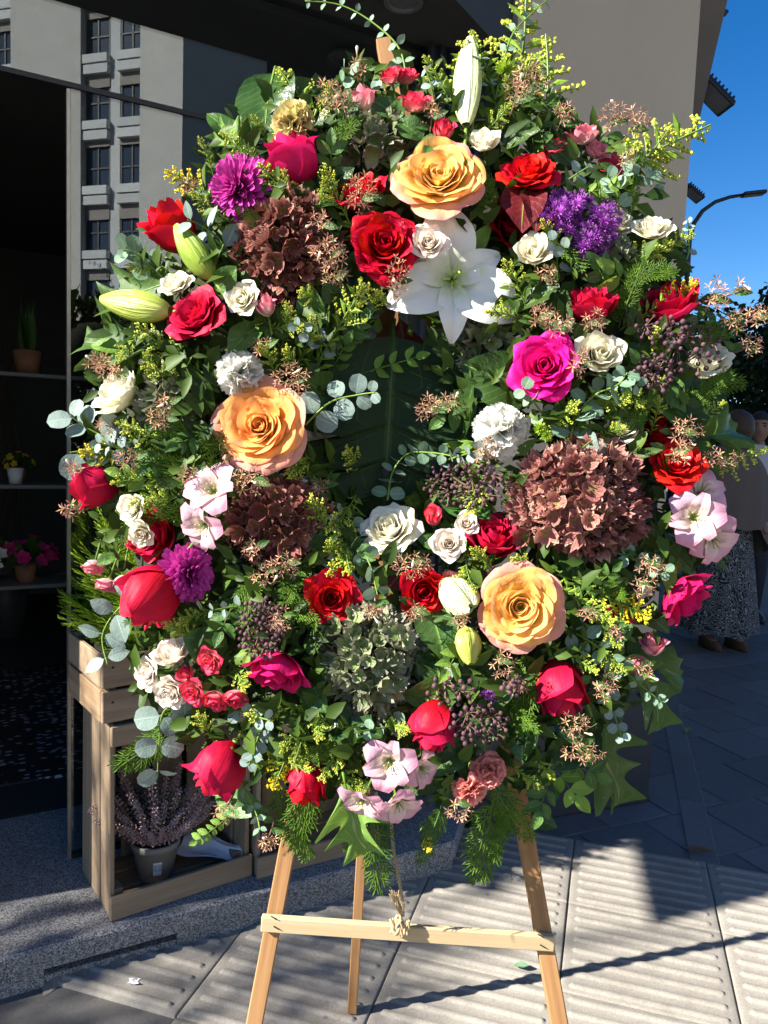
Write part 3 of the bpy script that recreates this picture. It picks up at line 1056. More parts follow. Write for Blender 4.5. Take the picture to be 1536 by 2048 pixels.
for q in range(60):
    a = q * 2.39996
    f = math.sqrt((q + .5) / 60)
    lean = f * 1.5
    d = Vector((math.cos(a) * lean, math.sin(a) * lean * .8, 1.0)).normalized()
    ln = (.25 - .06 * f) * r.uniform(.8, 1.12)
    put('flower_spike', spm[q % 3], hea, frame(Vector((d.x * .03, d.y * .03, .10)), d, Vector((1, 0, 0)), ln, r.uniform(0, 6)))
# crumpled paper in the crate, scrap on the paving
def crumple(w_, h_, seed, amp):
    rr = random.Random(seed)
    ph = [rr.uniform(0, 6) for _ in range(6)]
    def f(u, v):
        x, y = u * w_ / 2, (v - .5) * h_
        z = amp * (math.sin(u * 4 + ph[0]) + .6 * math.sin(v * 9 + u * 3 + ph[1]) + .4 * math.sin(u * 9 - v * 7 + ph[2]))
        return (x * (1 - .25 * math.sin(v * 5 + ph[3])), y, z)
    return MB().grid(12, 12, f)
M_paper = plain('paper', (.62, .66, .74), .8, nscale=30, namp=.08, bmp=.2)
Mp = crate_frame(ca, CYAW) @ Matrix.Translation((.335, .10, .060)) @ Matrix.Rotation(-.5, 4, 'Y') @ Matrix.Rotation(.6, 4, 'Z') @ Matrix.Rotation(.35, 4, 'X')
tag(put('crumpled_paper', crumple(.08, .20, 2, .006).build('paper', M_paper, True), None, Mp), 'crumpled pale blue paper lying beside the heather pot in the crate', 'paper')
tag(put('paper_scrap', crumple(.028, .02, 5, .001).build('scrap', plain('scrap', (.75, .75, .78), .8), True), None, Matrix.Translation(onz(268, 1966) + Vector((0, 0, .006)))),
    'tiny torn scrap of white paper on the shaded paving', 'paper scrap')

# ------------------------------------------------------------------ dim interior of the shop
M_shelf = plain('grey shelf', (.15, .15, .145), .5, nscale=4, namp=.06)
shelf = thing('plant_shelf', 'grey shelving with potted plants just inside the dark doorway', 'shelf', FMAT(-.38, 2.3, .1))
for z in (.45, 1.00, 1.60):
    put('board', MB().box((0, 0, 0), (1.4, .34, .022), .003).build('board', M_shelf), shelf, Matrix.Translation((.1, 0, z)))
for x in (-.59, .79):
    for y in (-.15, .15):
        put('upright', MB().box((0, 0, 0), (.02, .02, 1.9), .002).build('upright', M_black), shelf, Matrix.Translation((x, y, .95)))
M_wpot = plain('white pot', (.72, .72, .70), .4, nscale=3, namp=.04)
M_tpot = plain('terracotta pot', (.30, .13, .07), .8, nscale=12)
M_dim = leaf_mat('house plant leaf', (.02, .06, .015), (.07, .14, .03), None, .45, .1)
def pot_mesh(m, r0=.035, h=.075):
    return MB().lathe([(r0 * .75, 0), (r0, h), (r0 * .9, h), (r0 * .85, h * .8)], 18).build('pot', m, True)
def petal_disc(r0, seed):
    rr = random.Random(seed)
    mb = MB()
    for k in range(5):
        a = k * 2 * PI / 5 + rr.uniform(-.2, .2)
        d = Vector((math.cos(a), math.sin(a), .35))
        x = Vector((-math.sin(a), math.cos(a), 0))
        mb.add([Vector((0, 0, 0)), d * r0 * .6 + x * r0 * .42, d * r0, d * r0 * .6 - x * r0 * .42], [(0, 1, 2, 3)], [(.5, 0), (1, .6), (.5, 1), (0, .6)])
    return mb
def flower_pot(M, label, pm, colm, n, R, seed, name='potted_flowers'):
    rr = random.Random(seed)
    t = thing(name, label, 'potted plant', M)
    put('pot', pm, t)
    gm = MB()
    for k in range(90):
        d = Vector((rr.gauss(0, .6), rr.gauss(0, .6), rr.uniform(.2, 1))).normalized() * R * rr.uniform(.4, 1.0)
        p = Vector((0, 0, .07)) + d
        x = d.orthogonal().normalized() * R * .16
        gm.add([p - d * .25, p + x, p + d * .2, p - x], [(0, 1, 2, 3)], [(.5, 0), (1, .5), (.5, 1), (0, .5)])
    tag(put('greenery', gm.build('greenery', M_dim), t), kind='stuff')
    fm = petal_disc(R * .24, seed).build('bloom', colm)
    for k in range(n):
        d = Vector((rr.gauss(0, .7), rr.gauss(0, .7) - .3, rr.uniform(.3, 1))).normalized()
        put('bloom', fm, t, frame(Vector((0, 0, .07)) + d * R * rr.uniform(.9, 1.1), d, Vector((0, 1, 0)), 1, rr.uniform(0, 6)))
    return t
def flat_petal(name, c):
    return petal_mat(name, [(0, tuple(x * .8 for x in c)), (1, c)], .6, .2)
M_yel, M_mag, M_wht = flat_petal('yellow petal', (.75, .5, .03)), flat_petal('magenta petal', (.6, .03, .18)), flat_petal('pale petal', (.7, .68, .66))
def SH(x, y, z):
    return FMAT(-.38 + x, 2.3 + y, .1 + z)
tag(put('empty_pot', pot_mesh(M_wpot, .042, .085), None, SH(.37, -.08, 1.012)), 'small plain white pot standing on the shelf in the dark shop', 'pot')
flower_pot(SH(.40, .06, 1.012), 'yellow flowers on the shop shelf behind the white pot', pot_mesh(M_tpot), M_yel, 14, .09, 3)
flower_pot(SH(.42, -.05, .462), 'magenta and pink flowers standing low inside the dark doorway', pot_mesh(M_tpot, .06, .1), M_mag, 16, .17, 4)
flower_pot(SH(.22, -.06, .462), 'white flowers standing low inside the dark doorway', pot_mesh(M_tpot, .06, .1), M_wht, 18, .18, 6)
sn = thing('snake_plant', 'upright green leaves in a brown pot on the upper shop shelf', 'potted plant', SH(.44, 0, 1.612))
put('pot', pot_mesh(M_tpot, .075, .13), sn)
rr = random.Random(1)
for k in range(9):
    a = k * 2.4
    lm = MB().grid(2, 6, lambda u, v: (u * .02 * math.sin(PI * min(1, v + .12)), .004 * u * u, v * .3))
    put('leaf', lm.build('leaf', M_dim, True), sn, Matrix.Translation((.025 * math.cos(a), .025 * math.sin(a), .10)) @ Matrix.Rotation(a, 4, 'Z') @ Matrix.Rotation(.12, 4, 'X'))
# hanging pot with strap leaves behind the glass, high up
hang = thing('hanging_plant', 'dark pot with arching strap leaves hanging behind the window above the roses', 'hanging plant', FMAT(.92, .35, 2.22))
put('pot', MB().lathe([(.06, 0), (.12, .06), (.145, .16), (.13, .22), (.12, .20)], 24).build('pot', plain('brown glazed pot', (.10, .05, .03), .35, nscale=8), True), hang)
for k in range(22):
    a = k * 2.4
    ln, dr = rr.uniform(.3, .6), rr.uniform(.2, .55)
    lm = MB().grid(2, 10, lambda u, v: (u * .011 * (1 - v * .8), v * ln, .35 * math.sin(v * 2.2) * ln - dr * v * v * 1.1))
    put('leaf', lm.build('strap leaf', M_dim, True), hang, Matrix.Translation((0, 0, .2)) @ Matrix.Rotation(a, 4, 'Z'))
for k in range(3):
    a = k * 2.1
    put('chain', MB().tube([(.12 * math.cos(a), .12 * math.sin(a), .21), (0, 0, .54)], .003, 5).build('chain', M_black), hang)
M_hairB0 = plain('dark twig', (.05, .035, .025), .8)
# bare branches standing in the corner of the shop
tw = thing('branch_vase', 'bare curly branches standing tall in the dark corner of the shop', 'branches', FMAT(-.02, 2.9, .1))
put('vase', MB().lathe([(.1, 0), (.13, .25), (.09, .5), (.1, .52)], 18).build('vase', plain('dark vase', (.05, .05, .05), .4), True), tw)
for k in range(8):
    a = rr.uniform(0, 6.28)
    pts = [Vector((.03 * math.cos(a), .03 * math.sin(a), .45))]
    for q in range(8):
        pts.append(pts[-1] + Vector((.07 * math.sin(q * 1.3 + k * 2), .05 * math.cos(q + k), .24)))
    put('branch', MB().tube(pts, [.010 * (1 - .09 * q) for q in range(9)], 5).build('branch', M_hairB0), tw)

# ------------------------------------------------------------------ trees
def tree(name, label, base, H_, R, seed, nleaf, m, group=None, trunk_h=.35):
    rr = random.Random(seed)
    t = thing(name, label, 'tree', Matrix.Translation(base), group)
    tk = MB()
    tk.tube([(0, 0, -.05), (.05, 0, H_ * .2), (-.04, .05, H_ * .45), (.03, 0, H_ * .8)], [H_ * .028, H_ * .022, H_ * .015, H_ * .004], 8)
    for k in range(7):
        a = k * 2.4
        z = H_ * (trunk_h - .05 + .07 * k)
        d = Vector((math.cos(a), math.sin(a), .8)) * R * .55
        tk.tube([(0, 0, z), Vector((0, 0, z)) + d * .5, Vector((0, 0, z)) + d + Vector((0, 0, .2))], [H_ * .009, H_ * .006, H_ * .002], 5)
    put('trunk', tk.build('trunk', plain('bark ' + name, (.07, .055, .04), .9, nscale=8, bmp=.5)), t)
    cl = []
    for k in range(26):
        a, e = rr.uniform(0, 2 * PI), rr.uniform(-.7, 1)
        f = rr.uniform(.45, .95)
        cl.append((Vector((math.cos(a) * math.sqrt(1 - e * e) * R * f, math.sin(a) * math.sqrt(1 - e * e) * R * f, H_ * (trunk_h + 1) / 2 + e * H_ * (1 - trunk_h) / 2 * f)), R * rr.uniform(.22, .42)))
    lm = MB()
    for k in range(nleaf):
        c, rad = cl[k % len(cl)]
        d = Vector((rr.gauss(0, 1), rr.gauss(0, 1), rr.gauss(0, 1)))
        d = d.normalized() * rad * rr.random() ** .4
        p = c + d
        n_ = Vector((rr.gauss(0, 1), rr.gauss(0, 1), rr.gauss(.6, 1))).normalized()
        x = n_.orthogonal().normalized()
        y = n_.cross(x)
        s = R * rr.uniform(.022, .05)
        lm.add([p - x * s, p + y * s * .55, p + x * s, p - y * s * .55], [(0, 1, 2, 3)], [(.5, 0), (1, .5), (.5, 1), (0, .5)])
    put('crown', lm.build('crown', m), t)
    return t
M_tree = leaf_mat('street tree leaf', (.012, .026, .008), (.035, .06, .016), None, .5, .15, .4, island=True)
def gpt(px, Y):
    p = at(px, 905, Y); p.z = 0
    return p
tree('street_tree', 'dark leafy street tree at the right edge beyond the people', gpt(1535, 17), 4.9, 2.4, 2, 9000, M_tree, 'street trees across the road', .1)
tree('street_tree', 'dark leafy street tree half hidden behind the cream rose by the right edge', gpt(1470, 24), 5.0, 2.6, 5, 8000, M_tree, 'street trees across the road', .1)
tree('street_tree', 'dark leafy street tree beyond the right edge of the view', gpt(1680, 19), 6.0, 3.0, 6, 8000, M_tree, 'street trees across the road', .1)
# trees on the far pavement opposite the shop, seen only as dark masses in the window
for k, q in enumerate((4.0, 9.0, 15.0, 22.0)):
    p = CORNER + BU * (4 - q) * 1.0 - BW * 0 + (G0 - CORNER).normalized() * 6
    p.z = 0
    tree('plane_tree', ['young plane tree opposite the shop, mirrored low at the left of the window', 'second plane tree opposite the shop, mirrored in the window',
         'third plane tree opposite the shop, mirrored in the window', 'plane tree farthest along opposite the shop'][k], p, 5.2 + .4 * k, 2.6, 20 + k, 4500, M_tree, 'plane trees opposite the shop', .12)

M_corner = leaf_mat('corner tree leaf', (.03, .07, .012), (.08, .15, .02), None, .5, .2, .3, island=True)
tree('corner_tree', 'slim young street tree beyond the left edge that dapples the paving', Vector((-7.26, -.77, 0)), 5.6, .85, 31, 2400, M_corner, None, .62)
# ------------------------------------------------------------------ people
def loft(mb, rings, n=16):
    """rings: (cx, cy, z, rx, ry)"""
    V, F, U = [], [], []
    for j, (cx, cy, z, rx, ry) in enumerate(rings):
        for i in range(n):
            a = 2 * PI * i / n
            V.append((cx + rx * math.cos(a), cy + ry * math.sin(a), z))
            U.append((i / n, j / (len(rings) - 1)))
    for j in range(len(rings) - 1):
        for i in range(n):
            k = (i + 1) % n
            F.append((j * n + i, j * n + k, (j + 1) * n + k, (j + 1) * n + i))
    F.append(tuple(range(n))[::-1])
    F.append(tuple((len(rings) - 1) * n + i for i in range(n)))
    return mb.add(V, F, U)
def skin_body(name, joints, links, mat, parent):
    me = bpy.data.meshes.new(name)
    me.from_pydata([j[0] for j in joints], links, [])
    me.materials.append(mat)
    o = put(name, me, parent)
    sk = o.modifiers.new('skin', 'SKIN')
    if not me.skin_vertices:
        me.skin_vertices.new() if hasattr(me.skin_vertices, 'new') else None
    sv = me.skin_vertices[0].data if len(me.skin_vertices) else None
    if sv:
        for k, j in enumerate(joints):
            sv[k].radius = (j[1], j[1] * (j[2] if len(j) > 2 else 1))
            sv[k].use_root = k == 0
    ss = o.modifiers.new('smooth', 'SUBSURF')
    ss.levels = ss.render_levels = 2
    sk.use_smooth_shade = True
    return o
M_skin = plain('skin', (.27, .155, .105), .55, nscale=20, namp=.08)
M_hairB = plain('dark hair', (.018, .013, .010), .6, nscale=60, namp=.4)
M_hairF = plain('brown hair', (.05, .03, .017), .55, nscale=160, namp=.7, bmp=1.0)
M_shawl = plain('taupe wool', (.13, .10, .085), .95, nscale=40, namp=.15, bmp=.4)
def skirt_mat():
    m, nt, b = new_mat('scroll print skirt')
    o = N(nt, 'ShaderNodeTexCoord').outputs['Object']
    w_ = N(nt, 'ShaderNodeTexNoise')
    w_.inputs['Scale'].default_value = 10
    w_.inputs['Detail'].default_value = 1.0
    w_.inputs['Distortion'].default_value = 2.2
    nt.links.new(o, w_.inputs['Vector'])
    f = math_n(nt, 'FRACT', math_n(nt, 'MULTIPLY', w_.outputs['Fac'], 9.0))
    lines = math_n(nt, 'MULTIPLY', math_n(nt, 'GREATER_THAN', f, .34), math_n(nt, 'LESS_THAN', f, .66))
    nt.links.new(mixc(nt, lines, (.010, .012, .018), (.27, .27, .26)), b.inputs['Base Color'])
    b.inputs['Roughness'].default_value = .9
    return m
def head(mb, c, s, yaw_):
    """head with brow, nose, chin and ears; faces -y before the turn by yaw_"""
    M = Matrix.Translation(c) @ Matrix.Rotation(yaw_, 4, 'Z') @ Matrix.Scale(s, 4)
    V, F, U = [], [], []
    n, nv = 20, 16
    for j in range(nv + 1):
        ph = PI * j / nv
        for i in range(n):
            a = 2 * PI * i / n
            z = math.cos(ph) * .125
            wdt = math.sin(ph)
            rx, ry = .078 * wdt, .098 * wdt
            if z < 0:
                rx *= 1 - .30 * (-z / .125) ** 1.3
                ry *= 1 - .12 * (-z / .125)
            x, y = rx * math.cos(a), ry * math.sin(a)
            fr_ = max(0, -math.sin(a))
            if fr_ > .6:
                if abs(x) < .016 and -.04 < z < .02:
                    y -= .020 * (1 - abs(x) / .016) * (1 - abs(z + .022) / .06)
                if .012 < abs(x) < .045 and -.002 < z < .028:
                    y += .010
                if z < -.085 and abs(x) < .035:
                    y -= .010
                if abs(x) < .026 and -.072 < z < -.055:
                    y += .004
            V.append(M @ Vector((x, y, z)))
            U.append((i / n, j / nv))
    for j in range(nv):
        for i in range(n):
            k = (i + 1) % n
            F.append((j * n + i, (j + 1) * n + i, (j + 1) * n + k, j * n + k))
    mb.add(V, F, U)
    return M
def hair_cap(M, mat, parent, low=-.02, back=-.09, puff=1.07):
    mb = MB()
    def f(u, v):
        a = u * PI
        lim = low if -math.sin(a) > .25 else back
        lim = .055 if -math.sin(a) > .6 else lim
        ph0 = math.acos(max(-1, min(1, lim / .125)))
        ph = v * ph0
        z = math.cos(ph) * .125
        rx, ry = .078 * math.sin(ph), .098 * math.sin(ph)
        wob = 1 + .012 * math.sin(9 * a + 5 * ph)
        return (rx * math.cos(a) * puff * wob, ry * math.sin(a) * puff * wob + .004, z * puff)
    mb.grid(32, 10, f, M)
    return put('hair', mb.build('hair', mat, True), parent)
def person_woman():
    b = onz(1452, 1292)
    b.x -= .06
    t = thing('person', 'woman from behind in taupe shawl and long black and white patterned skirt', 'person', Matrix.Translation(b) @ Matrix.Rotation(.25, 4, 'Z'))
    hgt = 1.0
    J = [((0, 0, .92), .14, .8), ((0, 0, 1.15), .13, .75), ((0, 0, 1.36), .15, .6), ((0, -.01, 1.47), .05), ((0, -.02, 1.54), .05),
         ((-.17, 0, 1.36), .055), ((-.24, .02, 1.10), .045), ((-.20, -.12, .92), .035), ((-.19, -.18, .86), .025),
         ((.17, 0, 1.36), .055), ((.24, .02, 1.10), .045), ((.20, -.12, .92), .035), ((.19, -.18, .86), .025),
         ((-.09, 0, .86), .095), ((-.10, .0, .48), .06), ((-.10, .03, .09), .04), ((-.10, -.10, .04), .035),
         ((.09, 0, .86), .095), ((.10, -.02, .48), .06), ((.10, .0, .09), .04), ((.10, -.13, .04), .035)]
    E_ = [(0, 1), (1, 2), (2, 3), (3, 4), (2, 5), (5, 6), (6, 7), (7, 8), (2, 9), (9, 10), (10, 11), (11, 12), (0, 13), (13, 14), (14, 15), (15, 16), (0, 17), (17, 18), (18, 19), (19, 20)]
    bd = skin_body('body', J, E_, M_skin, t)
    hm = MB()
    HM = head(hm, (0, -.02, 1.60), .98, PI * .92)
    hd = put('head', hm.build('head', M_skin, True), t)
    hair = MB()
    def hf(u, v):
        a = u * PI
        z = .135 - .40 * v
        k = math.sqrt(max(0, 1 - max(0, (z - .02) / .118) ** 2)) if z > .02 else 1.0
        k *= 1 - .25 * max(0, -z) / .26
        return (.102 * k * math.cos(a), .118 * k * math.sin(a) * (.75 if z < -.05 else 1) - .035, z)
    hair.grid(24, 12, hf, Matrix.Translation((0, .0, 1.60)))
    put('hair', hair.build('hair', M_hairF, True), hd)
    sk = MB()
    V, F, U = [], [], []
    n, nv = 64, 14
    for j in range(nv + 1):
        v = j / nv
        z = .98 - v * .86
        for i in range(n):
            a = 2 * PI * i / n
            fold = 1 + .045 * v * math.sin(9 * a + 2.0 * v) + .02 * v * math.sin(17 * a)
            V.append(((.165 + .115 * v) * fold * math.cos(a), (.13 + .10 * v) * fold * math.sin(a), z + .012 * v * math.sin(5 * a)))
            U.append((i / n, v))
    for j in range(nv):
        for i in range(n):
            k = (i + 1) % n
            F.append((j * n + i, (j + 1) * n + i, (j + 1) * n + k, j * n + k))
    sk.add(V, F, U)
    put('skirt', sk.build('skirt', skirt_mat(), True), t)
    sh = MB()
    V, F, U = [], [], []
    n, nv = 64, 14
    for j in range(nv + 1):
        v = j / nv
        for i in range(n):
            a = 2 * PI * i / n
            drop = .60 + .22 * abs(math.cos(a)) ** 2 * (1 if math.cos(a) > 0 else .55) + .02 * math.sin(7 * a)
            z = 1.50 - drop * v ** 1.15
            sv_ = math.sin(min(1, v * 2.4) * PI / 2)
            rx = .06 + .205 * sv_ + .05 * v
            ry = .06 + .095 * sv_ + .055 * v
            fold = 1 + .04 * v * math.sin(11 * a + 3 * v)
            V.append((rx * fold * math.cos(a), ry * fold * math.sin(a), z))
            U.append((i / n, v))
    for j in range(nv):
        for i in range(n):
            k = (i + 1) % n
            F.append((j * n + i, (j + 1) * n + i, (j + 1) * n + k, j * n + k))
    sh.add(V, F, U)
    put('shawl', sh.build('shawl', M_shawl, True), t)
    put('shirt', loft(MB(), [(0, 0, .93, .172, .135), (0, 0, 1.0, .17, .135), (0, 0, 1.1, .165, .13)], 32).build('shirt', plain('navy top', (.012, .016, .045), .9), True), t)
    M_boot = plain('brown suede boot', (.10, .055, .03), .8, nscale=30)
    for x, y in ((-.10, .02), (.10, -.01)):
        bt = MB()
        loft(bt, [(x, y - .06, -.005, .042, .125), (x, y - .055, .045, .042, .115), (x, y + .005, .085, .045, .062), (x, y + .015, .2, .048, .052), (x, y + .015, .3, .055, .058)], 16)
        put('boot', bt.build('boot', M_boot, True), t)
def person_man():
    b = at(1513, 905, 6.5); b.z = 0
    t = thing('person', 'man with short dark hair in white t-shirt with dark backpack strap', 'person', Matrix.Translation(b))
    k = 1.0
    J = [((0, 0, .98), .13, .8), ((0, 0, 1.2), .13, .75), ((0, 0, 1.40), .155, .6), ((0, 0, 1.50), .055), ((0, -.01, 1.57), .052),
         ((-.20, 0, 1.40), .06), ((-.27, .03, 1.12), .048), ((-.26, -.08, .88), .038), ((-.26, -.10, .80), .03),
         ((.20, 0, 1.40), .06), ((.27, .03, 1.12), .048), ((.26, -.08, .88), .038), ((.26, -.10, .80), .03),
         ((-.09, 0, .92), .10), ((-.11, -.05, .50), .065), ((-.11, .02, .09), .045), ((-.11, -.11, .04), .04),
         ((.09, 0, .92), .10), ((.11, .02, .50), .065), ((.11, .10, .09), .045), ((.11, -.03, .04), .04)]
    E_ = [(0, 1), (1, 2), (2, 3), (3, 4), (2, 5), (5, 6), (6, 7), (7, 8), (2, 9), (9, 10), (10, 11), (11, 12), (0, 13), (13, 14), (14, 15), (15, 16), (0, 17), (17, 18), (18, 19), (19, 20)]
    skin_body('body', J, E_, M_skin, t)
    hm = MB()
    HM = head(hm, (0, -.02, 1.64), 1.08, -.42)
    hd = put('head', hm.build('head', M_skin, True), t)
    hair_cap(HM, M_hairB, hd)
    fe = MB()
    for sx in (-1, 1):
        fe.ball((sx * .03, -.079, .014), .010, 8, 5, (1.3, .6, .6), HM)
        fe.box((sx * .031, -.090, .034), (.034, .008, .008), .002, HM)
    put('eyes', fe.build('eyes', M_hairB, True), hd)
    em = MB()
    for sx in (-1, 1):
        em.ball((sx * .079, .008, -.005), .026, 8, 6, (.35, .7, 1.1), HM)
    put('ears', em.build('ears', M_skin, True), hd)
    put('mouth', MB().box((0, -.088, -.064), (.04, .006, .009), .002, HM).build('mouth', plain('lips', (.28, .10, .08), .5)), hd)
    M_tee = plain('white cotton', (.5, .5, .5), .9, nscale=20, namp=.06)
    put('t_shirt', loft(MB(), [(0, 0, .92, .17, .125), (0, 0, 1.15, .18, .125), (0, 0, 1.36, .235, .125), (0, 0, 1.44, .20, .105), (0, 0, 1.49, .085, .075), (0, 0, 1.50, .065, .06)], 32).build('t-shirt', M_tee, True), t)
    for sx in (-1, 1):
        put('sleeve', MB().tube([(sx * .16, 0, 1.42), (sx * .23, .01, 1.33), (sx * .27, .02, 1.18)], [.09, .085, .078], 14).build('sleeve', M_tee, True), t)
        put('backpack_strap', MB().tube([(sx * .13, .10, 1.47), (sx * .125, -.02, 1.495), (sx * .135, -.125, 1.40), (sx * .15, -.140, 1.20), (sx * .16, -.09, 1.02)], .026, 8).build('strap', plain('teal strap', (.015, .04, .06), .8)), t)
    put('backpack', loft(MB(), [(0, .21, 1.0, .15, .09), (0, .23, 1.2, .16, .11), (0, .21, 1.42, .14, .09), (0, .19, 1.46, .08, .05)], 20).build('backpack', plain('teal pack', (.015, .04, .06), .8), True), t)
    M_jean = plain('dark trousers', (.03, .035, .05), .9)
    put('trousers', MB().tube([(-.085, 0, .98), (-.10, -.03, .55), (-.11, .02, .07)], [.115, .085, .065], 14).tube([(.085, 0, .98), (.10, .02, .55), (.11, .09, .07)], [.115, .085, .065], 14).build('trousers', M_jean, True), t)
    for x, y in ((-.11, -.02), (.11, .05)):
        put('shoe', loft(MB(), [(x, y - .05, -.005, .045, .135), (x, y - .045, .05, .045, .12), (x, y + .02, .09, .045, .055)], 16).build('shoe', plain('black shoe', (.015, .015, .015), .5), True), t)
person_woman()
person_man()

# ================================================================== FLOWERS: shapes
def path_petal(rb, a0, a1, ln, W, th, roll=0.0, roll0=.72, skew=0.0, tip=.05, ruff=0.0, rk=3.0, ph=0.0, lim=2.5, nu=8, nv=9,
               side=0.0, z0=0.0, corner=.16, cup=0.0, shape=(.15, .55, .7), hang=0.0):
    """one rose-like petal wrapped round the flower's axis (+z): the mid path leans by a0..a1 from the axis, its lip rolls outwards"""
    steps = 24
    R, Z, al = [rb], [z0], []
    for k in range(steps):
        v = (k + .5) / steps
        a = a0 + (a1 - a0) * (v * v * (3 - 2 * v))
        if v > roll0:
            a += roll * ((v - roll0) / (1 - roll0)) ** 1.3
        al.append(a)
        R.append(R[-1] + math.sin(a) * ln / steps)
        Z.append(Z[-1] + math.cos(a) * ln / steps)
    al.append(al[-1])
    def f(u, v):
        au = abs(u)
        vv = v * (1 - corner * au ** 2.4) + tip * v ** 4 * max(0, 1 - 2.2 * au)
        vv = max(0, min(1.12, vv))
        q = min(vv, 1) * steps
        i = min(steps - 1, int(q))
        fr_ = q - i
        r = R[i] + (R[i + 1] - R[i]) * fr_
        z = Z[i] + (Z[i + 1] - Z[i]) * fr_
        a = al[min(steps, i)]
        if vv > 1:
            r += (vv - 1) * ln * math.sin(a)
            z += (vv - 1) * ln * math.cos(a)
        wv = W * math.sin(PI * (shape[0] + shape[1] * v)) ** shape[2]
        ang = min(lim, wv / max(r, .05))
        off = ruff * v ** 2 * (math.sin(rk * u * PI + ph) + .5 * math.sin(rk * 1.9 * u * PI + 2 * ph)) + side * max(0, au - .5) ** 2 * 4 * v * v - cup * (1 - au * au) * v * (1 - v)
        nx, nz = math.cos(a), -math.sin(a)           # outward normal of the path
        r2 = r * (1 + skew * u) + off * nx
        z2 = z + off * nz - hang * au * v
        t = th + u * ang
        return (r2 * math.cos(t), r2 * math.sin(t), z2)
    return MB().grid(nu, nv, f)
def lerp(a, b, t):
    return a + (b - a) * t
D2 = math.radians
GA = 2.39996
def set_open(seed, n=26, openness=1.0):
    r = random.Random(seed)
    out = []
    for i in range(n):
        t = i / (n - 1)
        th = i * GA + r.uniform(-.25, .25)
        out.append(path_petal(.025 + .10 * t, D2(lerp(22, 78, t ** .8)), D2(lerp(-12, 48 * openness, t ** 1.3)) + r.uniform(-.06, .06),
                              lerp(.74, 1.13, t ** 1.2) * r.uniform(.95, 1.05), lerp(.26, .70, t ** .8), th,
                              D2(lerp(15, 85, t ** .9)) * r.uniform(.7, 1.25), lerp(.86, .70, t), .14 * (1 - t) * r.choice((1, 1, -1)), .04 + .05 * t,
                              .012 + .035 * t, r.uniform(1.2, 2.4), r.uniform(0, 6), side=.10 * t * r.uniform(.3, 1.3), nu=8 if t > .25 else 10))
    return out
def set_bud(seed, n=13):
    r = random.Random(seed)
    out = []
    for i in range(n):
        t = i / (n - 1)
        th = i * GA + r.uniform(-.2, .2)
        outer = i >= n - 6
        fl = r.uniform(.35, 1.25) if outer else .15
        out.append(path_petal(.05 + .05 * t, D2(lerp(24, 60, t)), D2(lerp(-12, -17, t)) + .16 * fl * t,
                              lerp(1.40, 1.44, t) * (r.uniform(.78, 1.0) if outer else 1.0), lerp(.40, .74, t), th, D2(lerp(6, 110, t ** 1.5)) * fl, .78 if outer else .86,
                              .12 * (1 - t), .07, .010 + .022 * t, 1.5, r.uniform(0, 6), side=.14 * t * fl, nu=10, nv=12, corner=.20))
    return out
def set_half(seed, n=18):
    r = random.Random(seed)
    out = []
    for i in range(n):
        t = i / (n - 1)
        th = i * GA + r.uniform(-.2, .2)
        out.append(path_petal(.03 + .10 * t, D2(lerp(24, 74, t)), D2(lerp(-14, 16, t ** 1.5)) + r.uniform(-.05, .15 * t),
                              lerp(.95, 1.22, t) * r.uniform(.95, 1.05), lerp(.30, .74, t), th, D2(lerp(12, 100, t ** 1.2)) * r.uniform(.6, 1.2), lerp(.86, .74, t),
                              .14 * (1 - t), .07, .012 + .03 * t, 1.6, r.uniform(0, 6), side=.13 * t * r.uniform(.3, 1.3), nu=8, corner=.20))
    return out
def set_garden(seed, n=46):
    r = random.Random(seed)
    out = []
    for i in range(n):
        t = i / (n - 1)
        th = i * GA + r.uniform(-.5, .5)
        out.append(path_petal(.01 + .15 * t, D2(lerp(22, 84, t ** .6)), D2(lerp(-6, 66, t ** .85)) + r.uniform(-.14, .14),
                              lerp(.42, 1.08, t ** .85) * r.uniform(.88, 1.05), lerp(.22, .68, t ** .75), th,
                              D2(lerp(16, 70, t)) * r.uniform(.2, 1.5), lerp(.84, .70, t), .16 * (1 - t) * r.choice((1, -1)), .02,
                              .010 + .022 * t, r.uniform(.9, 2.0), r.uniform(0, 6), nu=10, nv=10, side=.06 * t, corner=.13, hang=.02 * t))
    return out
def set_carn(seed, n=40):
    r = random.Random(seed)
    out = []
    for i in range(n):
        t = (i + .5) / n
        ph = math.acos(1 - 1.12 * t)                 # tilt from the axis
        az = i * GA
        ln = lerp(.90, 1.02, t) * r.uniform(.86, 1.05)
        wd = r.uniform(.52, .70)
        p1, p2, k1 = r.uniform(0, 6), r.uniform(0, 6), r.uniform(1.8, 2.8)
        def f(u, v, ln=ln, wd=wd, p1=p1, p2=p2, k1=k1):
            x = u * wd * (.10 + .90 * v ** 1.1)
            z = ln * v * (1 - .16 * u * u) + (.03 * v * (1 if int((u + 1) * 7.01) % 2 else -1) if v > .95 else 0)
            y = .13 * v * v * math.sin(k1 * u * 2 + p1) + .04 * v ** 2 * math.sin(5.5 * u + p2) + .20 * v ** 3 * math.sin(p2)
            return (x, y, z)
        d = Vector((math.sin(ph) * math.cos(az), math.sin(ph) * math.sin(az), math.cos(ph)))
        M = frame(Vector((0, 0, .12)), d, Vector((math.cos(az), math.sin(az), .4)), 1.0, r.gauss(0, .75))
        out.append(MB().grid(14, 7, f, M))
    return out
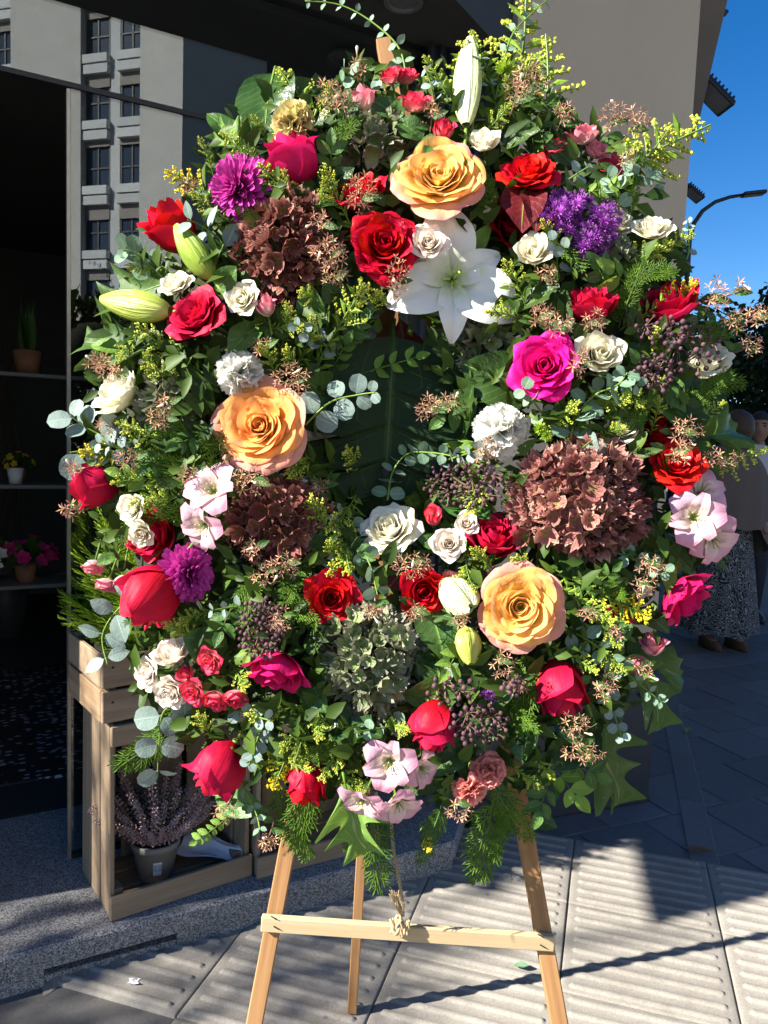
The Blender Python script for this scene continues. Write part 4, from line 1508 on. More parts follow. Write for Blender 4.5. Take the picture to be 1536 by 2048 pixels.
def floret(seed):
    r = random.Random(seed)
    mb = MB()
    # four overlapping sepals welded at the eye, cupped, twisted and curled at the rim
    for k in range(4):
        a = k * PI / 2 + r.uniform(-.2, .2)
        sc = r.uniform(.8, 1.12)
        lift = r.uniform(.1, 1.0)
        tw = r.uniform(-.6, .6)
        cr = r.uniform(-.5, .6)
        def f(u, v, sc=sc, lift=lift, tw=tw, cr=cr):
            w_ = .54 * math.sin(PI * min(1, .06 + v * .86)) ** .62
            x = u * w_ * sc
            y = v * sc * (1 - .12 * lift)
            z = lift * v * v * .75 + .34 * u * u * v + tw * u * v * .5 + .07 * math.sin(5 * u + seed + k) * v - cr * max(0, v - .65) * 1.2
            return (x, y, z)
        mb.grid(4, 5, f, Matrix.Rotation(a, 4, 'Z') @ Matrix.Translation((0, 0, .03 * k % .06)))
    mb.ball((0, 0, .06), .07, 6, 4)
    mb.tube([(0, 0, 0), (.02, .01, -.5), (0, 0, -1.1)], .035, 4)
    return mb
def leaf_shape(Wd=.3, fold=.25, curl=.25, outline='ovate', wav=0.0, seed=0, nu=6, nv=10, tipw=0.0, stalk=.0):
    r = random.Random(seed)
    ph = r.uniform(0, 6)
    lob = {'oak': 3.1, 'holly': 2.6}.get(outline)
    if lob:
        nv = 37
    def wfun(v):
        if outline == 'ovate':
            return Wd * math.sin(PI * v ** .85) ** .85
        if outline == 'lance':
            return Wd * math.sin(PI * v ** .8) ** 1.1
        if outline == 'round':
            return Wd * math.sqrt(max(0, 1 - (2 * v - 1) ** 2)) ** .9
        if outline == 'obov':
            return Wd * math.sin(PI * v ** 1.3) ** .8
        if outline == 'strap':
            return Wd * min(1, v * 6) * (1 - v ** 3)
        tri = abs(((v * lob + .30) % 1.0) * 2 - 1)
        env = math.sin(PI * min(1, v ** .8 * .97 + .03)) ** .6
        if outline == 'oak':
            return Wd * env * (.34 + .80 * tri ** 1.9)
        return Wd * env * (.62 + .42 * tri ** 1.6)
    def f(u, v):
        w_ = wfun(v)
        x = u * w_
        z = v + (abs(u) ** 1.5 * w_ * .75 if lob else 0)
        y = -curl * v * v + fold * abs(u) * w_ + wav * math.sin(v * 9 + ph + 2 * u) * abs(u) * w_ * 2
        if wav:
            x += wav * .3 * math.sin(v * 5 + ph) * v
        return (x, y, z)
    mb = MB().grid(nu, nv, f)
    if stalk:
        mb.tube([(0, 0, .02), (0, .01, -stalk)], .012, 5)
    return mb

# ------------------------------------------------------------------ flower colours
CR = petal_mat
PM = dict(
    red=CR('rose red petal', [(0, (.14, .001, .004)), (.45, (.48, .003, .010)), (1, (.60, .006, .018))], .45, .20, .22),
    scarlet=CR('rose scarlet petal', [(0, (.22, .002, .004)), (.5, (.60, .006, .012)), (1, (.70, .010, .020))], .45, .22, .2),
    crimson=CR('rose crimson petal', [(0, (.20, .002, .010)), (.5, (.50, .006, .035)), (1, (.60, .012, .06))], .5, .22, .2),
    pinkred=CR('rose cerise petal', [(0, (.30, .004, .04)), (.5, (.62, .010, .10)), (1, (.72, .016, .15))], .5, .24, .2),
    hotpink=CR('rose hot pink petal', [(0, (.40, .003, .08)), (.5, (.72, .006, .17)), (1, (.82, .012, .26))], .5, .25, .18),
    dark=CR('rose dark red petal', [(0, (.06, .001, .003)), (.5, (.22, .002, .008)), (1, (.34, .004, .014))], .45, .15, .2),
    cream=CR('rose cream petal', [(0, (.76, .68, .28)), (.35, (.88, .81, .54)), (1, (.90, .85, .68))], .5, .30, .08, None),
    blush=CR('rose blush white petal', [(0, (.82, .62, .34)), (.35, (.90, .76, .58)), (1, (.91, .83, .72))], .5, .30, .10, (.84, .66, .62)),
    ivory=CR('rose ivory petal', [(0, (.72, .68, .26)), (.4, (.88, .82, .55)), (1, (.90, .86, .70))], .5, .30, .08),
    peach=CR('garden rose peach petal', [(0, (.97, .34, .03)), (.35, (.98, .43, .07)), (.8, (.98, .49, .11)), (1, (.97, .49, .16))], .55, .42, .08, (.94, .38, .22)),
    apricot=CR('garden rose apricot petal', [(0, (.98, .46, .03)), (.35, (.98, .57, .08)), (.8, (.98, .61, .13)), (1, (.97, .57, .19))], .55, .42, .08, (.94, .40, .25)),
    blushout=CR('garden rose outer petal', [(0, (.97, .40, .05)), (.5, (.96, .46, .12)), (.75, (.95, .46, .22)), (1, (.93, .40, .34))], .55, .42, .12),
    pink=CR('spray rose pink petal', [(0, (.84, .62, .50)), (.45, (.82, .36, .34)), (.8, (.78, .08, .13)), (1, (.74, .03, .09))], .5, .27, .15),
    palepink=CR('spray rose pale pink petal', [(0, (.80, .66, .50)), (.5, (.84, .46, .46)), (1, (.80, .20, .27))], .5, .28, .15),
    salmon=CR('carnation salmon petal', [(0, (.80, .42, .26)), (.5, (.92, .32, .26)), (1, (.94, .42, .36))], .55, .42, .15),
    white=CR('carnation white petal', [(0, (.60, .66, .36)), (.35, (.82, .81, .70)), (1, (.90, .89, .82))], .6, .42, .05),
    olive=CR('carnation buff petal', [(0, (.42, .42, .10)), (.5, (.62, .54, .20)), (1, (.70, .58, .26))], .6, .25, .15),
    mauve=CR('chrysanthemum magenta petal', [(0, (.24, .004, .13)), (.5, (.50, .02, .28)), (1, (.60, .07, .38))], .5, .22, .3),
    lily=CR('lily white petal', [(0, (.34, .46, .08)), (.16, (.74, .78, .58)), (.35, (.86, .86, .81)), (1, (.88, .88, .84))], .42, .22, .04, veins=.05),
    alst=CR('alstroemeria pink petal', [(0, (.62, .56, .30)), (.3, (.80, .58, .58)), (.75, (.78, .42, .52)), (1, (.72, .34, .46))], .48, .30, .16),
    hydb=CR('hydrangea dusky red sepal', [(0, (.18, .12, .03)), (.45, (.22, .07, .05)), (1, (.32, .11, .09))], .65, .18, .8, (.52, .30, .24), veins=.5),
    hydp=CR('hydrangea antique pink sepal', [(0, (.30, .26, .08)), (.45, (.36, .13, .11)), (1, (.44, .16, .15))], .65, .2, .8, (.58, .42, .30), veins=.5),
    hydg=CR('hydrangea sage green sepal', [(0, (.20, .30, .06)), (.5, (.27, .34, .14)), (1, (.33, .34, .22))], .62, .18, .5, (.30, .22, .24), veins=.5),
    purple=CR('limonium purple petal', [(0, (.16, .01, .22)), (1, (.46, .12, .54))], .6, .2, .5),
    abel=CR('abelia bract', [(0, (.40, .38, .12)), (.35, (.50, .28, .17)), (.8, (.60, .32, .25)), (1, (.66, .46, .34))], .6, .22, .9),
)
# alstroemeria streaks are part of the petal's own colouring
M_streak = petal_mat('alstroemeria streaked petal', [(0, (.62, .56, .30)), (.3, (.84, .70, .58)), (.75, (.82, .52, .56)), (1, (.74, .38, .48))], .48, .3, .1)
nt = M_streak.node_tree
_b = nt.nodes['Principled BSDF']
_src = _b.inputs['Base Color'].links[0].from_socket
_uv = N(nt, 'ShaderNodeUVMap').outputs[0]
_sp = N(nt, 'ShaderNodeSeparateXYZ'); nt.links.new(_uv, _sp.inputs[0])
_n = noise(nt, mapped(nt, _uv, (30, 3.2, 1)), 1.0, 2)
_r = ramp(nt, [(.62, (0, 0, 0)), (.68, (1, 1, 1))]); nt.links.new(_n, _r.inputs[0])
_m = math_n(nt, 'MULTIPLY', _r.outputs[0], math_n(nt, 'LESS_THAN', math_n(nt, 'ABSOLUTE', math_n(nt, 'SUBTRACT', _sp.outputs[1], .5)), .28))
nt.links.new(mixc(nt, _m, _src, (.22, .02, .05)), _b.inputs['Base Color'])

M_stem = leaf_mat('flower stem', (.08, .15, .02), (.16, .26, .04), None, .5, .05)
M_calyx = leaf_mat('calyx', (.10, .18, .03), (.22, .32, .06), None, .5, .15)
LM = dict(
    dark=leaf_mat('dark glossy leaf', (.018, .05, .012), (.045, .10, .02), (.10, .17, .05), .30, .16, .5),
    mid=leaf_mat('rose leaf', (.03, .085, .018), (.075, .16, .03), (.13, .22, .06), .40, .2, .45),
    lime=leaf_mat('light green leaf', (.09, .19, .02), (.20, .34, .05), (.26, .38, .10), .45, .3, .4),
    euc=leaf_mat('eucalyptus leaf', (.14, .20, .17), (.26, .34, .295), (.34, .42, .37), .55, .14, .3, 7.0, bmp=.15),
    eucg=leaf_mat('green eucalyptus leaf', (.12, .22, .13), (.24, .35, .24), (.34, .44, .34), .5, .2, .35, 7.0, bmp=.15),
    oak=leaf_mat('oak leaf', (.03, .068, .018), (.085, .15, .04), (.17, .24, .09), .5, .22, .25, 3.1),
    oaklime=leaf_mat('light oak leaf', (.14, .27, .05), (.24, .38, .10), (.36, .46, .18), .5, .3, .25, 3.1),
    wine=leaf_mat('wine red leaf', (.07, .008, .010), (.17, .02, .022), (.24, .05, .05), .35, .2, .5),
    magn=leaf_mat('magnolia leaf', (.022, .055, .012), (.05, .09, .018), (.10, .15, .04), .34, .14, .35, 10.0),
    monst=leaf_mat('monstera leaf', (.008, .022, .007), (.014, .034, .010), (.03, .055, .018), .5, .05, .22, .01),
)
M_fill = leaf_mat('filler leaf', (.010, .028, .005), (.075, .13, .016), None, .5, .18, .28, island=True)
M_sol = leaf_mat('goldenrod green', (.09, .18, .015), (.24, .36, .04), None, .55, .2, .3, island=True)
M_solb = leaf_mat('goldenrod bud', (.40, .46, .05), (.66, .68, .10), None, .55, .2, .3, island=True)
M_soly = leaf_mat('goldenrod yellow bloom', (.65, .50, .01), (.85, .68, .03), None, .6, .2, .3, island=True)
M_berry = leaf_mat('dark berry', (.05, .018, .03), (.14, .065, .085), None, .55, 0.02, .4)
M_twig = plain('twig', (.16, .10, .06), .8, nscale=40)

# ------------------------------------------------------------------ where the wreath is
def Yb(px, py):
    lean = 1.06 + .20 * (1750 - py) / 1600
    r = math.hypot((px - 790) / 660, (py - 900) / 800)
    bul = 1 - ((r - .62) / .46) ** 2
    return lean + .075 - .10 * max(-.6, bul)
def WP(px, py, dz=0.0):
    return at(px, py, Yb(px, py) + dz)
def MPP(px, py, dz=0.0):
    """metres per photograph pixel at that place"""
    return (Yb(px, py) + dz) / FPX
CENTRE = WP(790, 900, .10)
_cache = {}
SETS = dict(open=set_open, bud=set_bud, half=set_half, garden=set_garden, carn=set_carn,
            spray=lambda s: set_open(s, 19, .8), spraybud=lambda s: set_bud(s, 9), sprayhalf=lambda s: set_half(s, 14))
RADF = dict(open=.98, bud=.60, half=.80, garden=1.02, carn=1.05, spray=.88, spraybud=.60, sprayhalf=.76)   # half-width of the unit bloom
MIDF = dict(open=.45, bud=.72, half=.6, garden=.35, carn=.40, spray=.45, spraybud=.72, sprayhalf=.58)
def petal_meshes(kind, seed, mat):
    k = (kind, seed, mat)
    if k not in _cache:
        ms = SETS[kind](seed * 7 + 3)
        _cache[k] = [mb.build('%s petal' % mat, PM['blushout' if kind == 'garden' and i >= len(ms) - 8 else mat], True) for i, mb in enumerate(ms)]
    return _cache[k]
def calyx_mesh(kind):
    if ('calyx', kind) not in _cache:
        mb = MB()
        big = kind in ('garden', 'carn')
        mb.lathe([(.03, -.10), (.09, -.04), (.13, .03), (.12, .10), (.05, .12)], 10)
        for k in range(5):
            a = k * 2 * PI / 5
            mb.grid(2, 5, lambda u, v: ((.10 + .26 * math.sin(v * 2.0)) , u * .075 * (1 - v) ** .7, .04 + .30 * v - .30 * v * v * (1 if k % 2 else .3)), Matrix.Rotation(a, 4, 'Z'))
        _cache[('calyx', kind)] = mb.build('calyx', M_calyx, True)
    return _cache[('calyx', kind)]
BLK = []         # where blooms sit, so that loose sprigs stay beside them
REG = []          # (x, y, short name) of every flower, for telling the sprigs apart
def axis(tx, ty, tf=1.0):
    return Vector((tx, -tf, ty)).normalized()
def stem_to_base(root, M, Pw, r=.0028, ln=.11):
    """a stem from the flower's base back into the wreath"""
    iv = M.inverted()
    sc = M.to_scale().x
    b = M @ Vector((0, 0, -.05))
    d = (M.to_3x3() @ Vector((0, 0, -1))).normalized()
    e = b + d * ln * .45 + (Vector((0, .8, 0)) + (CENTRE - b).normalized() * .5) * ln * .75
    pts = [iv @ b, iv @ (b + d * ln * .4), iv @ e]
    put('stem', MB().tube(pts, [r / sc, r / sc * .9, r / sc * .9], 6).build('stem', M_stem, True), root)
SZ = dict(garden=.90, open=.90, half=.92, bud=.95, spray=.90, sprayhalf=.92, spraybud=.95, carn=.98)
def bloom(name, cat, label, kind, mat, px, py, dia, ax, dz=0.0, seed=0, group=None, roll=0.0, short=None, thin_=1.0):
    ax = (ax + Vector((-.17, 0, .12))).normalized()
    P = WP(px, py, dz)
    sc = dia * SZ.get(kind, .92) / 2 * MPP(px, py, dz) / RADF[kind]
    o = P - ax * sc * MIDF[kind]
    M = frame(o, ax, Vector((0, 0, 1)) if abs(ax.z) < .9 else Vector((1, 0, 0)), sc, roll)
    root = thing(name, label, cat, M, group)
    for me in petal_meshes(kind, seed, mat):
        put('petal', me, root)
    put('calyx', calyx_mesh(kind), root)
    stem_to_base(root, M, P, .0030 if dia > 70 else .0017)
    REG.append((px, py, short or label))
    BLK.append((px, py, dia * .5))
    return root

# ================================================================== THE EASEL
M_easel = wood_mat('easel wood', (.20, .09, .032), (.44, .25, .11), 2, 18, .7, (.06, .03, .014), .65)
M_bar = wood_mat('pale crossbar wood', (.40, .29, .15), (.58, .46, .28), 0, 12, .75, (.25, .16, .08), .4)
easel = thing('easel', 'tall wooden three legged easel carrying the flower wreath', 'easel', Matrix.Translation((0.05, 1.2, 0)))
EO = Vector((.05, 1.2, 0))
def leg(pt, pb, w_, name='leg', d_=None):
    pb, pt = Vector(pb) - EO, Vector(pt) - EO
    d = pt - pb
    ln = d.length
    mb = MB().box((0, 0, ln / 2), (w_, d_ or w_, ln), .0018)
    put(name, mb.build(name, M_easel), easel, frame(pb, d, Vector((0, -1, 0))))
def through(a, b):
    """carry the line a-b on down to the paving"""
    t = (0.006 - a.z) / (b.z - a.z)
    return a + (b - a) * t
la, lb = at(576, 1690, 1.215), at(846, 250, 1.47)
leg(lb, through(lb, la), .0265)
ra, rb_ = at(1056, 1700, 1.215), at(767, 84, 1.485)
leg(rb_, through(rb_, ra), .0275)
foot = onz(704, 2026); foot.z = .006
leg(at(812, 210, 1.525), foot, .0235)
b0, b1 = at(523, 1845, 1.171), at(1108, 1885, 1.171)
bd_ = b1 - b0
bar = MB().box((bd_.length / 2, 0, 0), (bd_.length, .012, .0255), .0015)
put('crossbar', bar.build('crossbar', M_bar), easel, Matrix.Translation(b0 - EO) @ Matrix((bd_.normalized(), Vector((0, 1, 0)), bd_.normalized().cross(Vector((0, 1, 0))))).transposed().to_4x4())
stp = MB().box((0, 0, 0), (.011, .0012, .0016), 0)
sm_ = stp.build('staple', plain('steel staple', (.08, .07, .07), .35, .9))
for px, py in ((548, 1836), (553, 1856), (1082, 1872), (1086, 1893)):
    put('staple', sm_, easel, Matrix.Translation(at(px, py, 1.1635) - EO) @ Matrix.Rotation(.5, 4, 'Y'))
# jute twine from the back leg to the bar
M_jute = wood_mat('jute', (.36, .25, .13), (.58, .44, .26), 2, 40, .95, (.2, .13, .06), .3)
tw_ = thing('jute_twine', 'frayed jute twine hanging down and knotted round the easel crossbar', 'twine', Matrix.Translation(at(800, 1845, 1.156)))
to_ = at(800, 1845, 1.156)
hp_ = [at(782, 1640, 1.28), at(786, 1690, 1.24), at(793, 1730, 1.21), at(800, 1770, 1.188), at(806, 1806, 1.175), at(804, 1832, 1.163)]
def twist(pts, r, turns, n=60):
    """two strands laid round each other"""
    P_ = [Vector(p) for p in pts]
    def c(s):
        q = s * (len(P_) - 1)
        i = min(len(P_) - 2, int(q))
        f = q - i
        p0, p1, p2, p3 = P_[max(0, i - 1)], P_[i], P_[i + 1], P_[min(len(P_) - 1, i + 2)]
        return .5 * ((2 * p1) + (p2 - p0) * f + (2 * p0 - 5 * p1 + 4 * p2 - p3) * f * f + (3 * p1 - p0 - 3 * p2 + p3) * f ** 3)
    mb = MB()
    for st in (0, PI):
        q = []
        for k in range(n + 1):
            s = k / n
            a = turns * 2 * PI * s + st
            q.append(c(s) + Vector((math.cos(a), math.sin(a), 0)) * r * .55)
        mb.tube(q, r * .62, 5)
    return mb
put('cord', twist([p - to_ for p in hp_], .0028, 16, 90).build('cord', M_jute, True), tw_)
kn = [at(x, y, Y + .048) - to_ for x, y, Y in ((783, 1838, 1.108), (792, 1868, 1.106), (800, 1840, 1.104), (806, 1872, 1.106), (816, 1842, 1.108), (812, 1868, 1.105), (797, 1832, 1.107), (784, 1866, 1.108))]
put('knot', twist(kn, .0040, 7, 70).build('knot', M_jute, True), tw_)
rg = random.Random(8)
for k in range(22):
    a = at(805 + rg.uniform(-3, 4), 1832, 1.158)
    b_ = at(784 + rg.uniform(-6, 14), 1788 + rg.uniform(-8, 14), 1.147 + rg.uniform(-.012, .012))
    m_ = (a + b_) / 2 + Vector((rg.uniform(-.006, .004), rg.uniform(-.005, .005), rg.uniform(-.002, .004)))
    put('fibre', MB().tube([a - to_, m_ - to_, b_ - to_], [.0012, .0013, .0006], 4).build('fibre', M_jute), tw_)

# ================================================================== THE WREATH
WREATH = [(430, 250), (560, 185), (650, 150), (800, 130), (930, 140), (1010, 135), (1080, 185), (1200, 270), (1290, 350), (1290, 430), (1340, 490), (1400, 610),
          (1425, 720), (1415, 860), (1420, 950), (1410, 1080), (1375, 1200), (1310, 1300), (1270, 1400), (1170, 1490), (1060, 1560), (950, 1600), (800, 1590),
          (700, 1580), (600, 1580), (520, 1540), (420, 1530), (345, 1440), (290, 1370), (250, 1250), (220, 1150), (190, 1030), (180, 960), (185, 850), (205, 750),
          (215, 650), (255, 570), (310, 490), (370, 390)]
HOLE = [(690, 610), (870, 640), (915, 800), (895, 965), (720, 990), (655, 900), (650, 740)]
def inside(p, poly):
    c = False
    for i in range(len(poly)):
        (x0, y0), (x1, y1) = poly[i - 1], poly[i]
        if (y0 > p[1]) != (y1 > p[1]) and p[0] < (x1 - x0) * (p[1] - y0) / (y1 - y0) + x0:
            c = not c
    return c
# straw ring that carries the flowers, mossy
ring = MB()
def ringf(u, v):
    a = u * PI
    b_ = v * 2 * PI
    R_ = .67
    cx, cy = 790 + 650 * R_ * math.cos(a), 905 - 745 * R_ * math.sin(a)
    lump = 1 + .12 * math.sin(7 * a + 2 * b_) + .08 * math.sin(13 * a)
    wd = 118 * lump
    px, py = cx + math.cos(a) * wd * math.cos(b_), cy - math.sin(a) * wd * math.cos(b_)
    p = at(px, py, Yb(cx, cy) + .135 + .055 * math.sin(b_) * lump)
    return p
ring.grid(72, 12, ringf)
tag(put('wreath_base', ring.build('wreath base', plain('mossy straw', (.028, .035, .016), .95, nscale=120, namp=.6, bmp=.8), True)),
    'mossy straw ring hidden under the flowers on the easel', 'wreath')

# ------------------------------------------------------------------ roses
GR = 'red and crimson roses of the wreath'
# label, shape, colour, x, y, width in px, axis, depth, seed
ROSES = [
    ('bright red open rose beside the blush rose above the lily', 'open', 'red', 770, 487, 150, axis(.25, .18), -.015, 1),
    ('open red rose right of the upper peach rose', 'open', 'scarlet', 1056, 340, 118, axis(.05, .75), 0, 2),
    ('red rose behind tan bracts under the cerise bud', 'half', 'red', 715, 382, 100, axis(-.2, .9, .7), .02, 3),
    ('big open red rose under the upright lily bud', 'open', 'crimson', 390, 628, 136, axis(-.35, .45), -.01, 4),
    ('red rosebud in profile at the upper left edge', 'bud', 'scarlet', 345, 455, 92, axis(-.45, .85, .45), .01, 1),
    ('cerise rosebud below the buff carnation', 'bud', 'pinkred', 590, 318, 92, axis(-.25, 1, .3), 0, 2),
    ('crimson rose standing upright below the purple flowers', 'half', 'crimson', 1180, 605, 108, axis(.05, .95, .45), 0, 1),
    ('crimson rose in profile against the sky edge', 'half', 'crimson', 1335, 605, 118, axis(-.35, .75, .5), .02, 2),
    ('large hot pink open rose on the right half', 'open', 'hotpink', 1090, 731, 142, axis(-.08, .10), -.02, 5),
    ('dark red shaded rose under the wine red leaf', 'half', 'dark', 1030, 445, 100, axis(.3, .2), .05, 3),
    ('red rose below tan bracts near the right edge', 'open', 'scarlet', 1352, 925, 118, axis(.1, .55), .0, 1),
    ('red rose half covered by abelia near the right edge', 'half', 'red', 1322, 862, 92, axis(-.1, .8, .6), .035, 1),
    ('crimson rosebud lying sideways at the left edge', 'bud', 'crimson', 190, 975, 84, axis(-1, .1, .25), 0, 3),
    ('crimson rose peeping out behind two white roses', 'half', 'crimson', 300, 1066, 112, axis(-.35, -.3), .035, 2),
    ('big crimson rosebud hanging head down at the left', 'bud', 'crimson', 302, 1190, 118, axis(-.45, -1, .25), -.02, 4),
    ('red open rose upper left of the green hydrangea', 'open', 'scarlet', 662, 1195, 122, axis(.28, .15), 0, 3),
    ('dark crimson open rose above the green hydrangea', 'open', 'red', 848, 1184, 112, axis(.3, -.15), .0, 6),
    ('crimson rose in profile above the lower peach rose', 'half', 'crimson', 985, 1072, 112, axis(.3, .75, .6), .02, 4),
    ('magenta crimson rose facing down at the right edge', 'half', 'pinkred', 1372, 1198, 118, axis(.75, -.55, .45), -.01, 5),
    ('cerise rose hanging below the dark seed heads', 'half', 'pinkred', 553, 1345, 122, axis(.05, -.9, .6), -.01, 6),
    ('crimson rosebud hanging below the green hydrangea', 'bud', 'crimson', 866, 1450, 92, axis(.05, -1, .35), -.01, 5),
    ('shaded crimson rosebud at the lower right under cypress', 'bud', 'crimson', 1120, 1375, 104, axis(.35, -.8, .4), .01, 6),
    ('crimson rosebud hanging at the lower left', 'bud', 'crimson', 440, 1532, 104, axis(-.35, -1, .15), 0, 7),
    ('dark crimson bud hanging among goldenrod at the bottom', 'bud', 'red', 612, 1562, 84, axis(.0, -1, .35), 0, 8),
]
for lab, kind, mat, x, y, d, ax, dz, sd in ROSES:
    bloom('rose', 'rose', lab, kind, mat, x, y, d, ax, dz, sd, GR, sd * 1.3)
GP = 'large peach garden roses'
for lab, mat, x, y, d, ax, sd in [('upper peach garden rose with pink outer petals', 'apricot', 880, 345, 196, axis(.12, .38), 2),
                                  ('peach garden rose under the white carnation', 'peach', 517, 848, 204, axis(-.02, .12), 1),
                                  ('lower peach garden rose beside the green lily bud', 'apricot', 1040, 1215, 190, axis(.05, .05), 3)]:
    bloom('garden_rose', 'garden rose', lab, 'garden', mat, x, y, d, ax, -.02, sd, GP, sd)
GW = 'white and cream roses'
WH = [
    ('cream rose in profile at the left edge', 'half', 'ivory', 232, 782, 108, axis(-.6, .55, .6), .0, 2),
    ('large cream rose at the wreath hole, facing up', 'open', 'ivory', 778, 1056, 128, axis(-.1, .8), -.015, 3),
    ('large shaded cream rose behind dark berries at the right', 'half', 'ivory', 1400, 718, 112, axis(.1, .8, .6), .03, 4),
    ('small cream spray rose by the green lily buds', 'spray', 'cream', 350, 566, 62, axis(-.1, .7), 0, 1),
    ('cream spray rose left of the pink bud', 'spray', 'cream', 483, 596, 72, axis(-.1, .15), -.01, 2),
    ('blush rose between the red rose and the lily', 'spray', 'blush', 858, 484, 74, axis(.05, .1), -.015, 3),
    ('small ivory rose right of the white lily bud', 'sprayhalf', 'cream', 966, 280, 54, axis(-.1, .7), 0, 1),
    ('ivory spray rose under the purple flowers', 'sprayhalf', 'cream', 1068, 500, 66, axis(-.1, .35), -.01, 2),
    ('white spray rose in front of the pillar edge', 'spray', 'cream', 1303, 455, 78, axis(.0, .9), -.01, 3),
    ('cream spray rose right of the hot pink rose', 'sprayhalf', 'cream', 1203, 707, 80, axis(.1, .2), -.01, 3),
    ('cream spray rose over the crimson rose at the left', 'spray', 'cream', 262, 1018, 66, axis(-.3, -.1), -.02, 4),
    ('lower cream spray rose over the left crimson rose', 'spray', 'cream', 282, 1068, 58, axis(.1, -.5), -.02, 5),
    ('ivory spray rose below the tiny pink bud', 'spray', 'blush', 898, 1088, 70, axis(.05, .15), -.015, 4),
    ('little blush rose beside the tiny pink bud', 'spray', 'blush', 934, 1046, 54, axis(.15, .4), -.01, 5),
    ('tall ivory rose pointing up in the lower left trio', 'sprayhalf', 'blush', 343, 1303, 68, axis(-.1, .9, .5), -.01, 4),
    ('ivory rose at the outer side of the lower left trio', 'spray', 'blush', 293, 1345, 66, axis(-.5, .1), -.01, 6),
    ('blush rose at the bottom of the lower left trio', 'spray', 'blush', 338, 1385, 76, axis(-.1, -.4), -.015, 7),
    ('shaded white rose behind the big dusky hydrangea', 'sprayhalf', 'cream', 1247, 856, 56, axis(.1, .5), .02, 5),
    ('white rose partly behind the purple flowers', 'sprayhalf', 'cream', 1238, 440, 58, axis(.6, .6), .03, 6),
    ('white rose half hidden behind eucalyptus by the hole', 'sprayhalf', 'cream', 645, 852, 70, axis(.2, -.4), .03, 7),
]
for lab, kind, mat, x, y, d, ax, dz, sd in WH:
    bloom('rose' if d > 90 else 'spray_rose', 'rose', lab, kind, mat, x, y, d, ax, dz, sd, GW, sd)
GK = 'small pink spray roses'
PK = [
    ('double pink spray rose, highest one on the wreath', 'sprayhalf', 'pink', 780, 150, 46, axis(-.2, .8, .6), 0, 1),
    ('pink spray rose touching the highest one on its right', 'sprayhalf', 'pink', 812, 150, 46, axis(.2, .8, .6), .01, 2),
    ('pink spray rosebud left of the top pair', 'spraybud', 'palepink', 727, 196, 42, axis(-.1, 1, .4), 0, 1),
    ('open pink spray rose below the top pair', 'sprayhalf', 'pink', 830, 202, 56, axis(.1, .75, .7), -.01, 3),
    ('tiny pink rose touching the upper peach rose', 'spraybud', 'pink', 888, 259, 38, axis(.1, .5), 0, 2),
    ('small pink bud beside the cream spray rose', 'spraybud', 'palepink', 532, 610, 40, axis(0, .9, .5), -.01, 3),
    ('pale pink spray rose facing the beige pillar', 'sprayhalf', 'palepink', 1166, 266, 60, axis(.1, .9, .5), 0, 4),
    ('pink spray rose behind a dark leaf by the red rose', 'sprayhalf', 'pink', 1108, 292, 56, axis(-.1, .8, .6), .02, 5),
    ('lower pink spray rose by the beige pillar', 'sprayhalf', 'palepink', 1192, 298, 46, axis(.4, .5, .6), .01, 6),
    ('shaded pink spray rose lowest by the beige pillar', 'sprayhalf', 'pink', 1222, 332, 50, axis(.4, .3, .7), .02, 7),
    ('tiny pink rosebud beside the large cream rose', 'spraybud', 'pink', 867, 1034, 36, axis(.0, .6), -.01, 4),
    ('pale pink rose drooping at the left over the conifer', 'sprayhalf', 'palepink', 187, 1136, 46, axis(.1, -.9, .4), 0, 1),
    ('pale pink rose drooping beside the hanging crimson bud', 'sprayhalf', 'palepink', 213, 1172, 44, axis(.0, -.9, .4), 0, 2),
    ('pale pink rosebud tucked against the hanging crimson bud', 'spraybud', 'palepink', 243, 1168, 34, axis(.2, -.9, .5), .01, 5),
    ('pink spray rose above the lower left cluster', 'spray', 'pink', 417, 1322, 60, axis(-.3, -.35), -.01, 1),
    ('pink and yellow bud in the lower left cluster', 'spraybud', 'pink', 372, 1346, 32, axis(-.3, .2), -.01, 6),
    ('open pink rose in the lower left cluster', 'spray', 'pink', 384, 1386, 60, axis(-.2, -.4), -.015, 2),
    ('pink rosebud facing down in the lower left cluster', 'sprayhalf', 'pink', 432, 1402, 54, axis(0, -.7, .6), -.01, 3),
    ('outermost right pink rosebud of the lower left cluster', 'sprayhalf', 'pink', 474, 1398, 50, axis(.2, -.6, .6), -.01, 4),
    ('bright pink rosebud standing out at the lower right', 'spraybud', 'palepink', 1304, 1288, 46, axis(.1, .9, .4), 0, 7),
    ('lower pink rosebud beside the coin eucalyptus', 'spraybud', 'palepink', 1270, 1326, 40, axis(.3, -.2), 0, 8),
    ('pink rose behind a green leaf at the lower right', 'sprayhalf', 'pink', 1238, 1236, 50, axis(.1, .6), .015, 5),
]
for lab, kind, mat, x, y, d, ax, dz, sd in PK:
    bloom('spray_rose', 'rose', lab, kind, mat, x, y, d, ax, dz, sd % 4 + 1, GK, sd)
GC = 'carnations'
